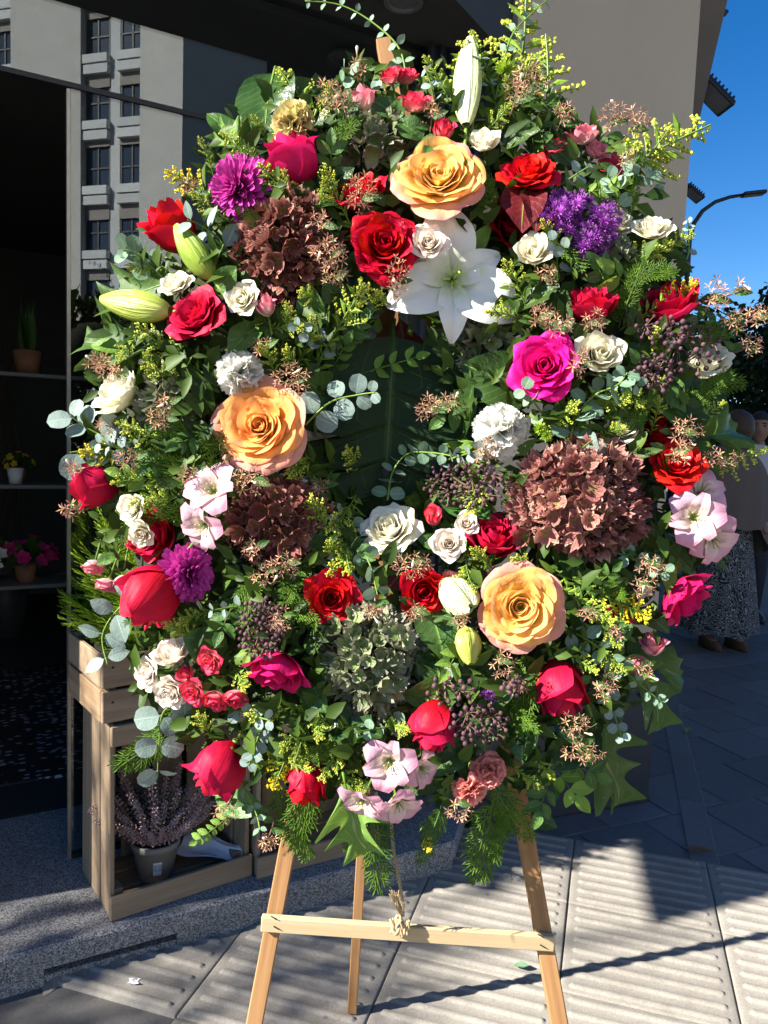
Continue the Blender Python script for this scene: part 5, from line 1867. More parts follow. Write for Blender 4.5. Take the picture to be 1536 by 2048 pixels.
for lab, mat, x, y, d, ax, dz, sd in [('white carnation above the left peach rose', 'white', 475, 738, 102, axis(-.1, .5), 0, 1),
                                      ('white carnation left of the big dusky hydrangea', 'white', 1000, 855, 118, axis(-.1, .3), -.015, 2),
                                      ('buff yellow carnation at the upper left', 'olive', 582, 240, 96, axis(-.4, .45), -.03, 3),
                                      ('salmon pink carnation at the bottom, upper one', 'salmon', 978, 1542, 84, axis(.4, .0), 0, 4),
                                      ('salmon pink carnation at the bottom, facing down', 'salmon', 938, 1586, 78, axis(.1, -.8), -.01, 5)]:
    bloom('carnation', 'carnation', lab, 'carn', mat, x, y, d, ax, dz, sd, GC, sd)

# ------------------------------------------------------------------ chrysanthemums
def ray_petal(seed):
    r = random.Random(seed)
    c = r.uniform(.05, .22)
    return MB().grid(3, 6, lambda u, v: (u * (.135 * math.sin(PI * min(1, .14 + v * .74)) ** .6), .055 * u * u - c * v * v + .05 * v, v)).build('ray petal', PM['mauve'], True)
ray_m = [ray_petal(k) for k in range(4)]
def chrys(lab, x, y, d, ax, sd, n=170, spread=1.05, sq=1.0):
    P = WP(x, y, 0)
    sc = d / 2 * MPP(x, y)
    M = frame(P - ax * sc * .35, ax, Vector((0, 0, 1)), sc, sd)
    t = thing('chrysanthemum', lab, 'chrysanthemum', M, 'magenta chrysanthemums')
    r = random.Random(sd)
    for i in range(n):
        f = (i + .5) / n
        ph = f ** .62 * 1.75
        az = i * GA
        dv = Vector((math.sin(ph) * math.cos(az), math.sin(ph) * math.sin(az), math.cos(ph)))
        ln = lerp(.62, 1.0, f ** .7) * r.uniform(.9, 1.06)
        up = Vector((math.cos(ph) * math.cos(az), math.cos(ph) * math.sin(az), -math.sin(ph))) * -1
        put('ray_petal', ray_m[i % 4], t, frame(Vector((0, 0, .05)), dv + Vector((r.gauss(0, .05), r.gauss(0, .05), r.gauss(0, .05))), up, ln))
    put('calyx', calyx_mesh('carn'), t, Matrix.Scale(1.6, 4))
    stem_to_base(t, M, P, .003)
    REG.append((x, y, lab))
chrys('magenta chrysanthemum left of the red rosebuds', 466, 374, 146, axis(-.45, -.05, .8), 2)
chrys('magenta chrysanthemum in profile beside the hanging crimson bud', 386, 1148, 130, axis(.62, .10, .55), 5)

# ------------------------------------------------------------------ hydrangeas
_fl = {}
def hydrangea(lab, mat, x, y, w_, h_, n, fs, ax, dz, sd, depth=.8, cov=1.35):
    P = WP(x, y, dz)
    m = MPP(x, y, dz)
    for k in range(4):
        if (mat, k) not in _fl:
            _fl[(mat, k)] = floret(k + 1).build('floret', PM[mat], True)
    sc = w_ / 2 * m
    M = frame(P, ax, Vector((0, 0, 1)), sc)
    t = thing('hydrangea', lab, 'hydrangea', M, 'hydrangea heads')
    r = random.Random(sd)
    asp = h_ / w_
    for i in range(n):
        f = (i + .5) / n
        ph = math.acos(1 - cov * f)
        az = i * GA + r.uniform(-.1, .1)
        dv = Vector((math.sin(ph) * math.cos(az), math.sin(ph) * math.sin(az) * asp, math.cos(ph) * depth))
        rad = r.uniform(.80, 1.03) * (1 + .09 * math.sin(3 * az + 2 * ph + sd) + .06 * math.sin(5 * az - 3 * ph))
        nrm = Vector((dv.x, dv.y / asp, dv.z / depth)) + Vector((r.gauss(0, .42), r.gauss(0, .42), r.gauss(0, .42)))
        put('floret', _fl[(mat, r.randrange(4))], t, frame(dv * (rad - .10), nrm, Vector((r.gauss(0, 1), r.gauss(0, 1), .1)), fs / 2 * m / sc * r.uniform(.70, 1.28)))
    put('flower_core', MB().ball((0, 0, 0), .62, 14, 9, (1, asp, depth)).build('flower core', plain('core ' + mat, (.05, .05, .02), .9), True), t)
    stem_to_base(t, M, P, .004, .12)
    REG.append((x, y, lab))
    BLK.append((x, y, w_ * .48))
hydrangea('large dusky pink hydrangea on the right', 'hydp', 1158, 998, 268, 246, 270, 42, axis(.1, -.02), .045, 1)
hydrangea('dusky brown hydrangea at the upper left', 'hydb', 575, 498, 190, 212, 180, 37, axis(-.1, .1), .04, 2)
hydrangea('dusky brown hydrangea left of the wreath hole', 'hydb', 548, 1042, 196, 188, 180, 37, axis(-.05, 0), .04, 3)
hydrangea('sage green hydrangea at the bottom centre', 'hydg', 745, 1318, 210, 226, 190, 40, axis(0, -.1), .035, 4)
hydrangea('sage green hydrangea tucked between the top pink roses', 'hydg', 742, 288, 140, 96, 48, 44, axis(-.1, .6), .06, 5)
hydrangea('small shaded green hydrangea below the white lily', 'hydg', 968, 694, 100, 140, 46, 40, axis(.1, 0), .07, 6)
hydrangea('green hydrangea beside the cream rose at the left', 'hydg', 335, 800, 96, 130, 44, 42, axis(-.3, 0), .03, 7)
hydrangea('muted green hydrangea under the purple flowers', 'hydg', 1205, 520, 110, 70, 40, 42, axis(.2, .3), .05, 8)

# ------------------------------------------------------------------ lily, its buds
def tepal_mesh(Wd, seed, rec, blunt=.93):
    r = random.Random(seed)
    ph = r.uniform(0, 6)
    def f(u, v):
        w_ = Wd * math.sin(PI * min(1, .05 + blunt * v ** .78)) ** .75
        rr_ = v * .95 - rec * .12 * max(0, v - .5) ** 2
        z = .34 * math.sin(v * 1.9) - rec * v ** 3.2
        y = u * w_
        z += .30 * u * u * w_ * (1 - v) - .06 * math.exp(-(u * 7) ** 2) * (1 - v * .6) + .035 * math.sin(v * 11 + ph + 2 * u) * abs(u) ** 1.5 * v
        return (rr_, y, z)
    return MB().grid(10, 18, f)
def lily():
    x, y = 903, 562
    P = WP(x, y, .04)
    sc = 152 * MPP(x, y)
    ax = axis(.05, .02)
    M = frame(P, ax, Vector((0, 0, 1)), sc)
    t = thing('lily', 'large open white lily in the upper middle of the wreath', 'lily', M)
    # local y is up in the picture, local x points to picture left
    for k, (ang, wd, rec, ln) in enumerate([(78, .32, .36, 1.10), (150, .27, .24, .74), (208, .35, .22, 1.06), (268, .24, .26, .86), (336, .34, .20, .98), (22, .26, .40, .92)]):
        a = math.radians(180 - ang)
        put('petal', tepal_mesh(wd, k, rec).build('lily petal', PM['lily'], True), t, Matrix.Rotation(a, 4, 'Z') @ Matrix.Translation((.02, 0, .012 * (k % 2))) @ Matrix.Scale(ln, 4))
    M_fil = plain('lily filament', (.42, .58, .12), .5, nscale=5)
    for k in range(6):
        a = k * PI / 3 + .3
        put('filament', MB().tube([(0, 0, .05), (.06 * math.cos(a), .06 * math.sin(a), .20), (.16 * math.cos(a), .16 * math.sin(a), .30)], [.014, .012, .008], 6).build('filament', M_fil, True), t)
    put('pistil', MB().tube([(0, 0, .05), (.02, .01, .25), (.05, .02, .40), (.055, .022, .42)], [.02, .016, .016, .03], 8).build('pistil', M_fil, True), t)
    stem_to_base(t, M, P, .004)
    REG.append((x, y, 'large open white lily'))
lily()
def bud_mesh(nr=3, wide=.19, open_=0.0):
    def f(u, v):
        a = u * PI
        rr_ = wide * math.sin(PI * min(1, .06 + .90 * v ** .8)) ** .75
        rr_ *= 1 + .10 * math.cos(3 * a) + .04 * math.cos(6 * a) + open_ * .35 * v ** 4 * math.cos(3 * a)
        return (rr_ * math.cos(a), rr_ * math.sin(a), v)
    return MB().grid(24, 16, f)
def bud_mat(name, c0, c1):
    m, nt, b = new_mat(name)
    L = nt.links
    uv = N(nt, 'ShaderNodeUVMap').outputs[0]
    sp = N(nt, 'ShaderNodeSeparateXYZ'); L.new(uv, sp.inputs[0])
    w_ = noise(nt, mapped(nt, uv, (26, 1.0, 1)), 1.0, 3)
    rib = math_n(nt, 'ADD', math_n(nt, 'MULTIPLY', math_n(nt, 'COSINE', math_n(nt, 'MULTIPLY', sp.outputs[0], 6 * PI)), .25), math_n(nt, 'MULTIPLY', w_, .9))
    c = mixc(nt, rib, c0, c1)
    L.new(c, b.inputs['Base Color'])
    b.inputs['Roughness'].default_value = .42
    bump(nt, b, w_, .35, .05)
    thin(nt, b, c, .12)
    return m
MBG = bud_mat('green lily bud', (.16, .26, .015), (.36, .46, .05))
MBL = bud_mat('lime lily bud', (.30, .38, .03), (.58, .64, .16))
MBW = bud_mat('white lily bud', (.56, .62, .18), (.84, .85, .70))
def lily_bud(lab, x0, y0, x1, y1, wide, m, dz0=0, dz1=-.02, op=0.0):
    p0, p1 = WP(x0, y0, dz0), WP(x1, y1, dz1)
    d = p1 - p0
    M = frame(p0, d, Vector((.3, -1, .2)), d.length)
    t = thing('lily_bud', lab, 'lily bud', M, 'closed lily buds')
    put('bud', bud_mesh(3, wide, op).build('bud', m, True), t)
    stem_to_base(t, M, p0, .003)
    REG.append(((x0 + x1) / 2, (y0 + y1) / 2, lab))
lily_bud('tall white lily bud standing at the top', 932, 250, 940, 76, .125, MBW)
lily_bud('green lily bud pointing up beside the red rosebud', 425, 556, 352, 450, .21, MBG, 0, -.03)
lily_bud('lime green lily bud lying sideways at the left', 340, 622, 202, 598, .19, MBL, .0, -.02)
lily_bud('small opening lime lily bud left of the lower peach rose', 893, 1172, 944, 1215, .34, MBW, .02, -.03, 1.0)
lily_bud('short lime lily bud below the lower peach rose', 930, 1256, 942, 1328, .34, MBL, .0, -.02, .4)

# ------------------------------------------------------------------ alstroemerias
_alm = [tepal_mesh(.44, 20, .24, .82).build('alstroemeria petal', PM['alst'], True), tepal_mesh(.30, 21, .20, .84).build('streaked petal', M_streak, True)]
def alst(lab, x, y, d, ax, dz, sd):
    P = WP(x, y, dz)
    sc = d / 2 * MPP(x, y, dz) * 1.32
    M = frame(P - ax * sc * .25, ax, Vector((0, 0, 1)), sc, sd * 1.1)
    t = thing('alstroemeria', lab, 'alstroemeria', M, 'pale pink alstroemerias')
    for k in range(6):
        wide = k % 2 == 0
        put('petal', _alm[0 if wide else 1], t, Matrix.Rotation(k * PI / 3, 4, 'Z') @ Matrix.Translation((.0, 0, .0 if wide else .02)) @ Matrix.Rotation(-.30 if wide else -.42, 4, 'Y') @ Matrix.Scale(1.0 if wide else .94, 4))
    M_st = PM['ivory']
    for k in range(5):
        a = k * 1.256
        sm = put('stamen', MB().tube([(0, 0, .05), (.05 * math.cos(a), .05 * math.sin(a), .3), (.14 * math.cos(a), .14 * math.sin(a) - .05, .5)], [.018, .014, .012], 5).build('stamen', M_calyx, True), t)
        put('anther', MB().ball((.14 * math.cos(a), .14 * math.sin(a) - .05, .52), .03, 6, 4).build('anther', PM['olive'], True), sm)
    put('calyx', calyx_mesh('alst'), t)
    stem_to_base(t, M, P, .002, .08)
    REG.append((x, y, lab))
ALS = [('pink alstroemeria above the left magenta chrysanthemum', 425, 980, 104, axis(-.3, .5), -.01, 1),
       ('lower pink alstroemeria drooping left of the brown hydrangea', 408, 1050, 100, axis(-.5, -.4, .8), -.02, 2),
       ('pink alstroemeria at the right edge, topmost of three', 1402, 985, 98, axis(.35, .6), 0, 3),
       ('middle pink alstroemeria of the right edge trio', 1388, 1035, 104, axis(-.2, .05), -.02, 4),
       ('lowest pink alstroemeria of the right edge trio', 1425, 1078, 100, axis(.4, -.45), -.01, 5),
       ('pink alstroemeria facing out at the bottom centre', 778, 1525, 104, axis(-.1, .05), -.02, 6),
       ('pink alstroemeria right of the bottom centre one', 842, 1536, 80, axis(.6, -.1, .7), -.01, 7),
       ('drooping pink alstroemeria at the bottom, left one', 726, 1598, 96, axis(-.35, -.55, .8), -.03, 8),
       ('drooping pink alstroemeria at the bottom, right one', 796, 1606, 98, axis(.25, -.5, .8), -.03, 9)]
for a_ in ALS:
    alst(*a_)

# ------------------------------------------------------------------ purple limonium, green button flowers
def tuft(seed, n, w_, mat, ln=1.0):
    r = random.Random(seed)
    mb = MB()
    for k in range(n):
        f = (k + .5) / n
        ph = math.acos(1 - 1.1 * f)
        a = k * GA
        d = Vector((math.sin(ph) * math.cos(a), math.sin(ph) * math.sin(a), math.cos(ph)))
        x = d.orthogonal().normalized() * w_
        q = d * ln * r.uniform(.75, 1.1)
        mb.add([Vector((0, 0, 0)), q * .6 + x, q + x * .3, q * .6 - x], [(0, 1, 2, 3)], [(.5, 0), (1, .5), (.5, 1), (0, .5)])
    return mb
pt = [tuft(k, 26, .11, 'purple').build('purple tuft', PM['purple']) for k in range(3)]
def limonium(lab, spots, sd, rad):
    r = random.Random(sd)
    cx = sum(s[0] for s in spots) / len(spots); cy = sum(s[1] for s in spots) / len(spots)
    B = WP(cx, cy + 30, .08)
    t = thing('limonium', lab, 'limonium', Matrix.Translation(B), 'purple limonium sprays')
    st = MB()
    for (x, y, w_, h_, n) in spots:
        for k in range(n):
            a, f = k * GA, math.sqrt((k + .5) / n)
            px, py = x + w_ / 2 * f * math.cos(a), y + h_ / 2 * f * math.sin(a)
            p = WP(px, py, -.03 + .035 * f + r.uniform(-.008, .008)) - B
            d = Vector((.5 * f * math.cos(a), -1, -.5 * f * math.sin(a) + .3))
            put('floret', pt[k % 3], t, frame(p, d, Vector((0, 0, 1)), rad * r.uniform(.8, 1.2), r.uniform(0, 6)))
            st.tube([p, p * .5 + Vector((0, .01, 0)), (0, 0, 0)], .0011, 4)
    put('stem', st.build('stem', M_stem), t)
    REG.append((cx, cy, lab))
limonium('purple limonium spray nearer the red rose', [(1112, 425, 92, 84, 26), (1148, 408, 60, 50, 14)], 1, .0105)
limonium('purple limonium spray nearer the sky', [(1185, 470, 92, 80, 28), (1215, 435, 62, 62, 16)], 2, .0105)
limonium('tiny purple limonium sprig at the wreath hole', [(765, 942, 40, 26, 6)], 3, .007)
limonium('tiny purple limonium sprig right of the hanging crimson bud', [(980, 1388, 22, 30, 5)], 4, .008)
gt = tuft(5, 60, .09, 'g').build('green button', leaf_mat('green button petal', (.22, .36, .02), (.38, .52, .05), None, .6, .2, .3, island=True))
def button(lab, x, y, d, ax):
    P = WP(x, y, -.005)
    sc = d / 2 * MPP(x, y)
    M = frame(P, ax, Vector((0, 0, 1)), sc)
    t = thing('button_flower', lab, 'green flower', M, 'green button flowers')
    put('flower_head', gt, t)
    put('calyx', calyx_mesh('carn'), t)
    stem_to_base(t, M, P, .002)
    REG.append((x, y, lab))
button('lime green button flower beside the white carnation', 1080, 858, 34, axis(0, .5))
button('second lime green button flower above the dusky hydrangea', 1092, 872, 30, axis(.3, .3))
button('green button flower beside the tall white lily bud', 1010, 142, 52, axis(.1, .8))

# ================================================================== GREENERY
USED = set()
def where(desc, x, y):
    for q in sorted(REG, key=lambda f: (f[0] - x) ** 2 + (f[1] - y) ** 2):
        dx, dy = x - q[0], y - q[1]
        dr = ('right of' if dx > 0 else 'left of') if abs(dx) > abs(dy) else ('below' if dy > 0 else 'above')
        s = ' '.join(q[2].split()[:9])
        lab = '%s %s the %s' % (desc, dr, s)
        if lab not in USED and len(lab.split()) <= 16:
            USED.add(lab)
            return lab
def catmull(P_, n):
    out = []
    for k in range(n + 1):
        q = k / n * (len(P_) - 1)
        i = min(len(P_) - 2, int(q))
        f = q - i
        p0, p1, p2, p3 = P_[max(0, i - 1)], P_[i], P_[i + 1], P_[min(len(P_) - 1, i + 2)]
        out.append(.5 * ((2 * p1) + (p2 - p0) * f + (2 * p0 - 5 * p1 + 4 * p2 - p3) * f * f + (3 * p1 - p0 - 3 * p2 + p3) * f ** 3))
    return out
CAMN = Vector((0, -1, .08))

# ------------------------------------------------------------------ goldenrod
def sol_parts(seed, yellow):
    r = random.Random(seed)
    st, lf, bu = MB(), MB(), MB()
    bend = r.uniform(-.16, .16)
    def c(s):
        return Vector((bend * s * s * 1.2, -.05 * math.sin(s * 3), s - .08 * s * s))
    st.tube([c(k / 8) for k in range(9)], [.011 * (1 - .65 * k / 8) for k in range(9)], 5)
    for k in range(22):
        s = .04 + .80 * k / 22
        a = k * GA
        d = Vector((math.cos(a) * .9, -abs(math.sin(a)) * .6 + .2, .75)).normalized()
        ln, w_ = r.uniform(.11, .20) * (1.1 - .4 * s), .019
        p = c(s)
        x = d.cross(Vector((0, 1, 0))).normalized() * w_
        m1 = p + d * ln * .5 + Vector((0, -.012, .008))
        lf.add([p, m1 + x, p + d * ln + Vector((0, -.01, -.02)), m1 - x, m1 + Vector((0, .008, 0))], [(0, 1, 4), (1, 2, 4), (2, 3, 4), (3, 0, 4)], [(.5, 0), (1, .5), (.5, 1), (0, .5), (.5, .5)])
    nb = 11
    for k in range(nb):
        s = .46 + .50 * k / nb
        a = k * GA + seed
        ln = lerp(.22, .06, k / nb) * r.uniform(.8, 1.15)
        d = Vector((math.cos(a), -.45 * abs(math.sin(a)), .55)).normalized()
        p = c(s)
        q = [p + d * ln * f + Vector((0, 0, -.10 * ln * f * f + .25 * ln * f)) for f in (0, .33, .66, 1)]
        st.tube(q, [.005, .004, .0035, .002], 4)
        m = max(4, int(ln / .022))
        for j in range(m):
            f = .2 + .8 * (j + .5) / m
            b_ = p + d * ln * f + Vector((0, 0, -.10 * ln * f * f + .25 * ln * f))
            for sg in (-1, 1):
                o = Vector((r.uniform(-.012, .012), r.uniform(-.016, .004), .017 + r.uniform(-.006, .01))) + d.cross(Vector((0, 1, 0))) * sg * .010
                bu.octa(b_ + o, (.0115 if not yellow else .0150) * r.uniform(.75, 1.2), o)
    for j in range(16):
        s = .84 + .16 * j / 16
        a = j * GA
        o = Vector((math.cos(a) * .020, -abs(math.sin(a)) * .016, .008))
        bu.octa(c(s) + o, .012 * r.uniform(.8, 1.15), o)
    return (st.build('goldenrod stem', M_stem), lf.build('goldenrod leaves', M_sol), bu.build('goldenrod buds', M_soly if yellow else M_solb))
_sol = [sol_parts(k, False) for k in range(4)] + [sol_parts(k + 9, True) for k in range(2)]
def goldenrod(x0, y0, x1, y1, v=0, dz0=.03, dz1=-.035, i=0):
    p0, p1 = WP(x0, y0, dz0), WP(x1, y1, dz1)
    d = p1 - p0
    t = thing('goldenrod', where('yellow goldenrod sprig' if v > 3 else 'budding goldenrod sprig', x1, y1), 'goldenrod', frame(p0, d, CAMN + Vector((.2 * math.sin(i * 2.1), 0, 0)), d.length * 1.14), 'goldenrod sprigs')
    st, lf, bu = _sol[v]
    put('stem', st, t)
    tag(put('leaf_spray', lf, t), kind='stuff')
    tag(put('bud_spray', bu, t), kind='stuff')
SOL = [(680, 330, 590, 128, 0), (700, 310, 640, 175, 1), (560, 400, 470, 250, 2), (480, 420, 335, 345, 4), (470, 450, 380, 395, 1), (640, 500, 545, 320, 0),
       (720, 480, 640, 345, 3), (960, 300, 905, 90, 1), (1000, 280, 990, 60, 2), (1010, 290, 1100, 5, 0), (1030, 330, 1040, 110, 3), (1060, 360, 1152, 90, 2),
       (1130, 420, 1372, 212, 1), (1170, 430, 1362, 288, 0), (1120, 560, 1108, 440, 2), (1180, 580, 1330, 470, 3), (1270, 540, 1375, 455, 1), (1060, 640, 1030, 520, 0),
       (1080, 650, 985, 600, 2), (1240, 660, 1390, 565, 4), (620, 760, 700, 560, 1), (590, 740, 640, 650, 2), (560, 780, 540, 690, 0), (430, 760, 270, 670, 3),
       (420, 790, 300, 720, 0), (430, 900, 250, 880, 1), (330, 920, 165, 905, 4), (350, 960, 230, 945, 2), (420, 990, 270, 985, 0), (700, 1130, 610, 1010, 3),
       (690, 1140, 650, 1090, 1), (1000, 1160, 960, 1090, 2), (1080, 1150, 1040, 1110, 0), (1110, 1140, 1290, 1235, 5), (1100, 1170, 1230, 1225, 1), (640, 1400, 505, 1445, 3),
       (620, 1410, 545, 1570, 5), (640, 1420, 575, 1520, 0), (700, 1430, 660, 1560, 1), (760, 1430, 805, 1475, 2), (1290, 820, 1320, 760, 3), (1300, 870, 1330, 800, 0),
       (1380, 860, 1440, 800, 1), (400, 1240, 310, 1225, 2), (430, 1290, 330, 1260, 3), (1190, 880, 1240, 850, 1), (770, 960, 690, 920, 1), (840, 1640, 855, 1700, 5),
       (1330, 920, 1525, 940, 2), (660, 620, 610, 570, 0), (1210, 760, 1290, 800, 3), (520, 660, 600, 640, 1), (560, 700, 590, 620, 2)]
for i, s in enumerate(SOL):
    goldenrod(*s, i=i)

# ------------------------------------------------------------------ cypress fronds
_cyp = [cyp_frond(s, 1, 1.0, dr).build('cypress frond', M_cyp) for s, dr in ((3, .15), (5, .28), (8, .05))]
def cypress(x0, y0, x1, y1, v=0, dz0=.03, dz1=-.03, i=0, sc=1.0):
    p0, p1 = WP(x0, y0, dz0), WP(x1, y1, dz1)
    d = p1 - p0
    t = thing('cypress_frond', where('feathery cypress frond', x1, y1), 'cypress', frame(p0, d, CAMN + Vector((.3 * math.sin(i * 1.7), 0, 0)), d.length * sc), 'cypress fronds')
    tag(put('spray', _cyp[v], t), kind='stuff')
CYP = [(560, 400, 470, 290, 2), (540, 470, 480, 420, 0), (420, 930, 250, 870, 1), (430, 960, 280, 930, 0), (450, 880, 300, 850, 2), (560, 900, 430, 880, 1),
       (330, 1000, 240, 1080, 0), (420, 1400, 290, 1480, 1), (380, 1430, 240, 1550, 2), (640, 1500, 600, 1700, 0), (560, 1560, 590, 1740, 1), (720, 1590, 770, 1780, 2),
       (700, 1600, 700, 1700, 0), (1000, 1590, 945, 1790, 1), (980, 1560, 1070, 1690, 0), (1020, 1600, 990, 1720, 2), (1090, 1330, 1160, 1450, 0), (1060, 1300, 1040, 1460, 1),
       (1250, 900, 1290, 790, 2), (1300, 960, 1370, 900, 0), (1400, 950, 1480, 905, 1), (1350, 700, 1480, 640, 2), (1360, 740, 1500, 760, 0), (880, 1600, 850, 1730, 2),
       (500, 1000, 420, 930, 0), (620, 1120, 560, 1180, 1), (1180, 1160, 1250, 1190, 2), (860, 980, 820, 1010, 2), (330, 1180, 250, 1240, 1), (1000, 420, 930, 330, 0)]
for i, s in enumerate(CYP):
    cypress(*s, i=i)

# ------------------------------------------------------------------ eucalyptus
_euc = {}
def euc_leaf(mat, kind, seed):
    k = (mat, kind, seed)
    if k not in _euc:
        _euc[k] = leaf_shape({'round': .46, 'oval': .34, 'coin': .50}[kind], .12, .10, 'round' if kind != 'oval' else 'ovate', .02, seed, 6, 8, stalk=.10).build('eucalyptus leaf', LM[mat], True)
    return _euc[k]
def eucalyptus(desc, pts, sizes, kind='round', mat='euc', dz=(0.02, -.04), pair=True, n=None, sd=0, spread=1.0):
    r = random.Random(sd)
    P_ = [WP(x, y, lerp(dz[0], dz[1], k / (len(pts) - 1))) for k, (x, y) in enumerate(pts)]
    c = catmull(P_, 24)
    B = c[0]
    t = thing('eucalyptus', where(desc, pts[-1][0], pts[-1][1]), 'eucalyptus', Matrix.Translation(B), 'eucalyptus sprigs')
    put('stem', MB().tube([p - B for p in c], [.0019 * (1 - .5 * k / 24) for k in range(25)], 5).build('stem', M_stem, True), t)
    n = n or len(sizes)
    for k in range(n):
        s = (k + .6) / n
        q = s * 24
        i = min(23, int(q))
        p = c[i].lerp(c[i + 1], q - i)
        tg = (c[i + 1] - c[i]).normalized()
        sz = sizes[min(len(sizes) - 1, int(s * len(sizes)))] * .86 * MPP(*pts[0])
        for sg in ((-1, 1) if pair else ((-1) ** k,)):
            if kind == 'coin':
                d = (tg.cross(Vector((0, -1, 0))) * sg * (1 if k % 2 == 0 else .55) + Vector((0, -sg * .0 if k % 2 == 0 else -.8 * sg, 0)) + tg * .25).normalized()
                nr = (tg * .9 + Vector((r.gauss(0, .25), -.75, r.gauss(0, .25))))
            else:
                d = (tg.cross(Vector((0, -1, 0))) * sg * spread + tg * .45 + Vector((r.gauss(0, .2), r.gauss(-.1, .25), r.gauss(0, .2)))).normalized()
                nr = Vector((r.gauss(-.2, .45), -1, r.gauss(.25, .45)))
            put('leaf', euc_leaf(mat, kind, r.randrange(3)), t, frame(p - B + d * sz * .10, d, nr, sz * r.uniform(.85, 1.12)))
EUC = [
    ('large silver eucalyptus', [(250, 900), (200, 870), (165, 850), (140, 830)], [60, 56, 50], 'round', 'euc', True),
    ('silver eucalyptus', [(250, 910), (190, 900), (140, 905)], [66, 62], 'round', 'euc', False),
    ('silver eucalyptus', [(300, 1180), (240, 1215), (205, 1270), (215, 1330)], [62, 66, 56, 50], 'oval', 'euc', True),
    ('grey eucalyptus', [(400, 1390), (330, 1420), (318, 1490), (315, 1555)], [66, 60, 54, 46], 'round', 'euc', True),
    ('round silver eucalyptus', [(610, 850), (660, 805), (715, 790), (750, 785)], [50, 48, 42, 30], 'round', 'euc', True),
    ('coin eucalyptus', [(775, 1000), (785, 945), (815, 908), (860, 905), (905, 912)], [34, 34, 32, 30, 28, 28, 26, 24, 22, 18], 'coin', 'eucg', True),
    ('coin eucalyptus', [(1140, 880), (1155, 830), (1190, 790), (1235, 770), (1255, 745)], [46, 44, 42, 40, 36, 32, 28], 'coin', 'eucg', True),
    ('eucalyptus', [(1100, 850), (1065, 800), (1045, 775)], [34, 30, 26], 'coin', 'eucg', True),
    ('flat coin eucalyptus', [(1130, 1255), (1190, 1290), (1240, 1335), (1300, 1385), (1325, 1405)], [44, 44, 40, 36, 34, 30, 26, 22, 18], 'oval', 'eucg', True),
    ('eucalyptus', [(700, 1030), (715, 1080), (740, 1130), (755, 1190)], [30, 32, 34, 32, 28], 'coin', 'eucg', True),
    ('dark eucalyptus', [(460, 520), (440, 480), (400, 450), (375, 440)], [52, 48, 40], 'oval', 'euc', True),
    ('green eucalyptus', [(330, 560), (290, 520), (265, 505), (245, 500)], [46, 42, 36], 'round', 'eucg', True),
    ('arching eucalyptus', [(815, 180), (800, 100), (745, 45), (680, 10), (610, 2)], [22, 24, 24, 22, 20, 20, 18, 18, 16], 'oval', 'eucg', True),
    ('tiny eucalyptus', [(870, 250), (868, 190), (850, 135)], [24, 22, 20, 18], 'coin', 'euc', True),
    ('eucalyptus', [(945, 260), (950, 200), (955, 150), (962, 110)], [28, 26, 24, 22, 20], 'coin', 'euc', True),
    ('rising eucalyptus', [(990, 200), (1020, 80), (1060, 30), (1095, 0)], [24, 22, 22, 20, 18, 18], 'oval', 'eucg', True),
    ('eucalyptus', [(1240, 430), (1230, 380), (1215, 350)], [34, 32, 28], 'round', 'eucg', True),
    ('slender eucalyptus', [(1330, 560), (1372, 520), (1378, 470), (1375, 440)], [20, 20, 18, 16, 14, 12], 'coin', 'euc', True),
    ('small eucalyptus', [(540, 1240), (480, 1215), (420, 1222)], [30, 30, 28, 24, 20], 'oval', 'euc', True),
    ('thin eucalyptus', [(480, 1560), (510, 1620), (520, 1660)], [24, 24, 22, 20], 'oval', 'eucg', True),
    ('eucalyptus', [(1150, 560), (1130, 500), (1100, 480)], [30, 28, 26], 'round', 'euc', True),
    ('eucalyptus', [(1160, 900), (1185, 880)], [56, 50], 'round', 'euc', False),
]
for i, (de, pts, sz, kind, mat, pr_) in enumerate(EUC):
    eucalyptus(de + ' sprig', pts, sz, kind, mat, (-.02, -.10) if i in (4, 5) else (.02, -.04), pair=pr_, sd=i)

# ------------------------------------------------------------------ abelia bracts
def star(seed):
    r = random.Random(seed)
    mb = MB()
    for k in range(5):
        a = k * 2 * PI / 5 + r.uniform(-.2, .2)
        el = r.uniform(.25, .8)
        d = Vector((math.cos(a) * math.cos(el), math.sin(a) * math.cos(el), math.sin(el)))
        x = Vector((-math.sin(a), math.cos(a), 0)) * .115
        n_ = d.cross(x).normalized() * .05
        mb.add([Vector((0, 0, 0)), d * .55 + x + n_, d, d * .55 - x + n_, d * .5 - n_], [(0, 1, 4), (1, 2, 4), (2, 3, 4), (3, 0, 4)], [(.5, 0), (1, .55), (.5, 1), (0, .55), (.5, .5)])
    mb.tube([(0, 0, 0), (0, 0, -.8)], .05, 4)
    return mb.build('bract star', PM['abel'])
_star = [star(k) for k in range(4)]
_tube = MB().tube([(0, 0, 0), (0, 0, .7), (.03, 0, 1.1), (.04, 0, 1.3)], [.07, .10, .19, .10], 7).build('abelia tube', PM['blush'], True)
_lf = {}
def leafm(outline, mat, wd, seed, fold=.3, curl=.25, wav=.05):
    k = (outline, mat, wd, seed, curl)
    if k not in _lf:
        _lf[k] = leaf_shape(wd, fold, curl, outline, wav, seed).build(mat + ' leaf', LM[mat], True)
    return _lf[k]
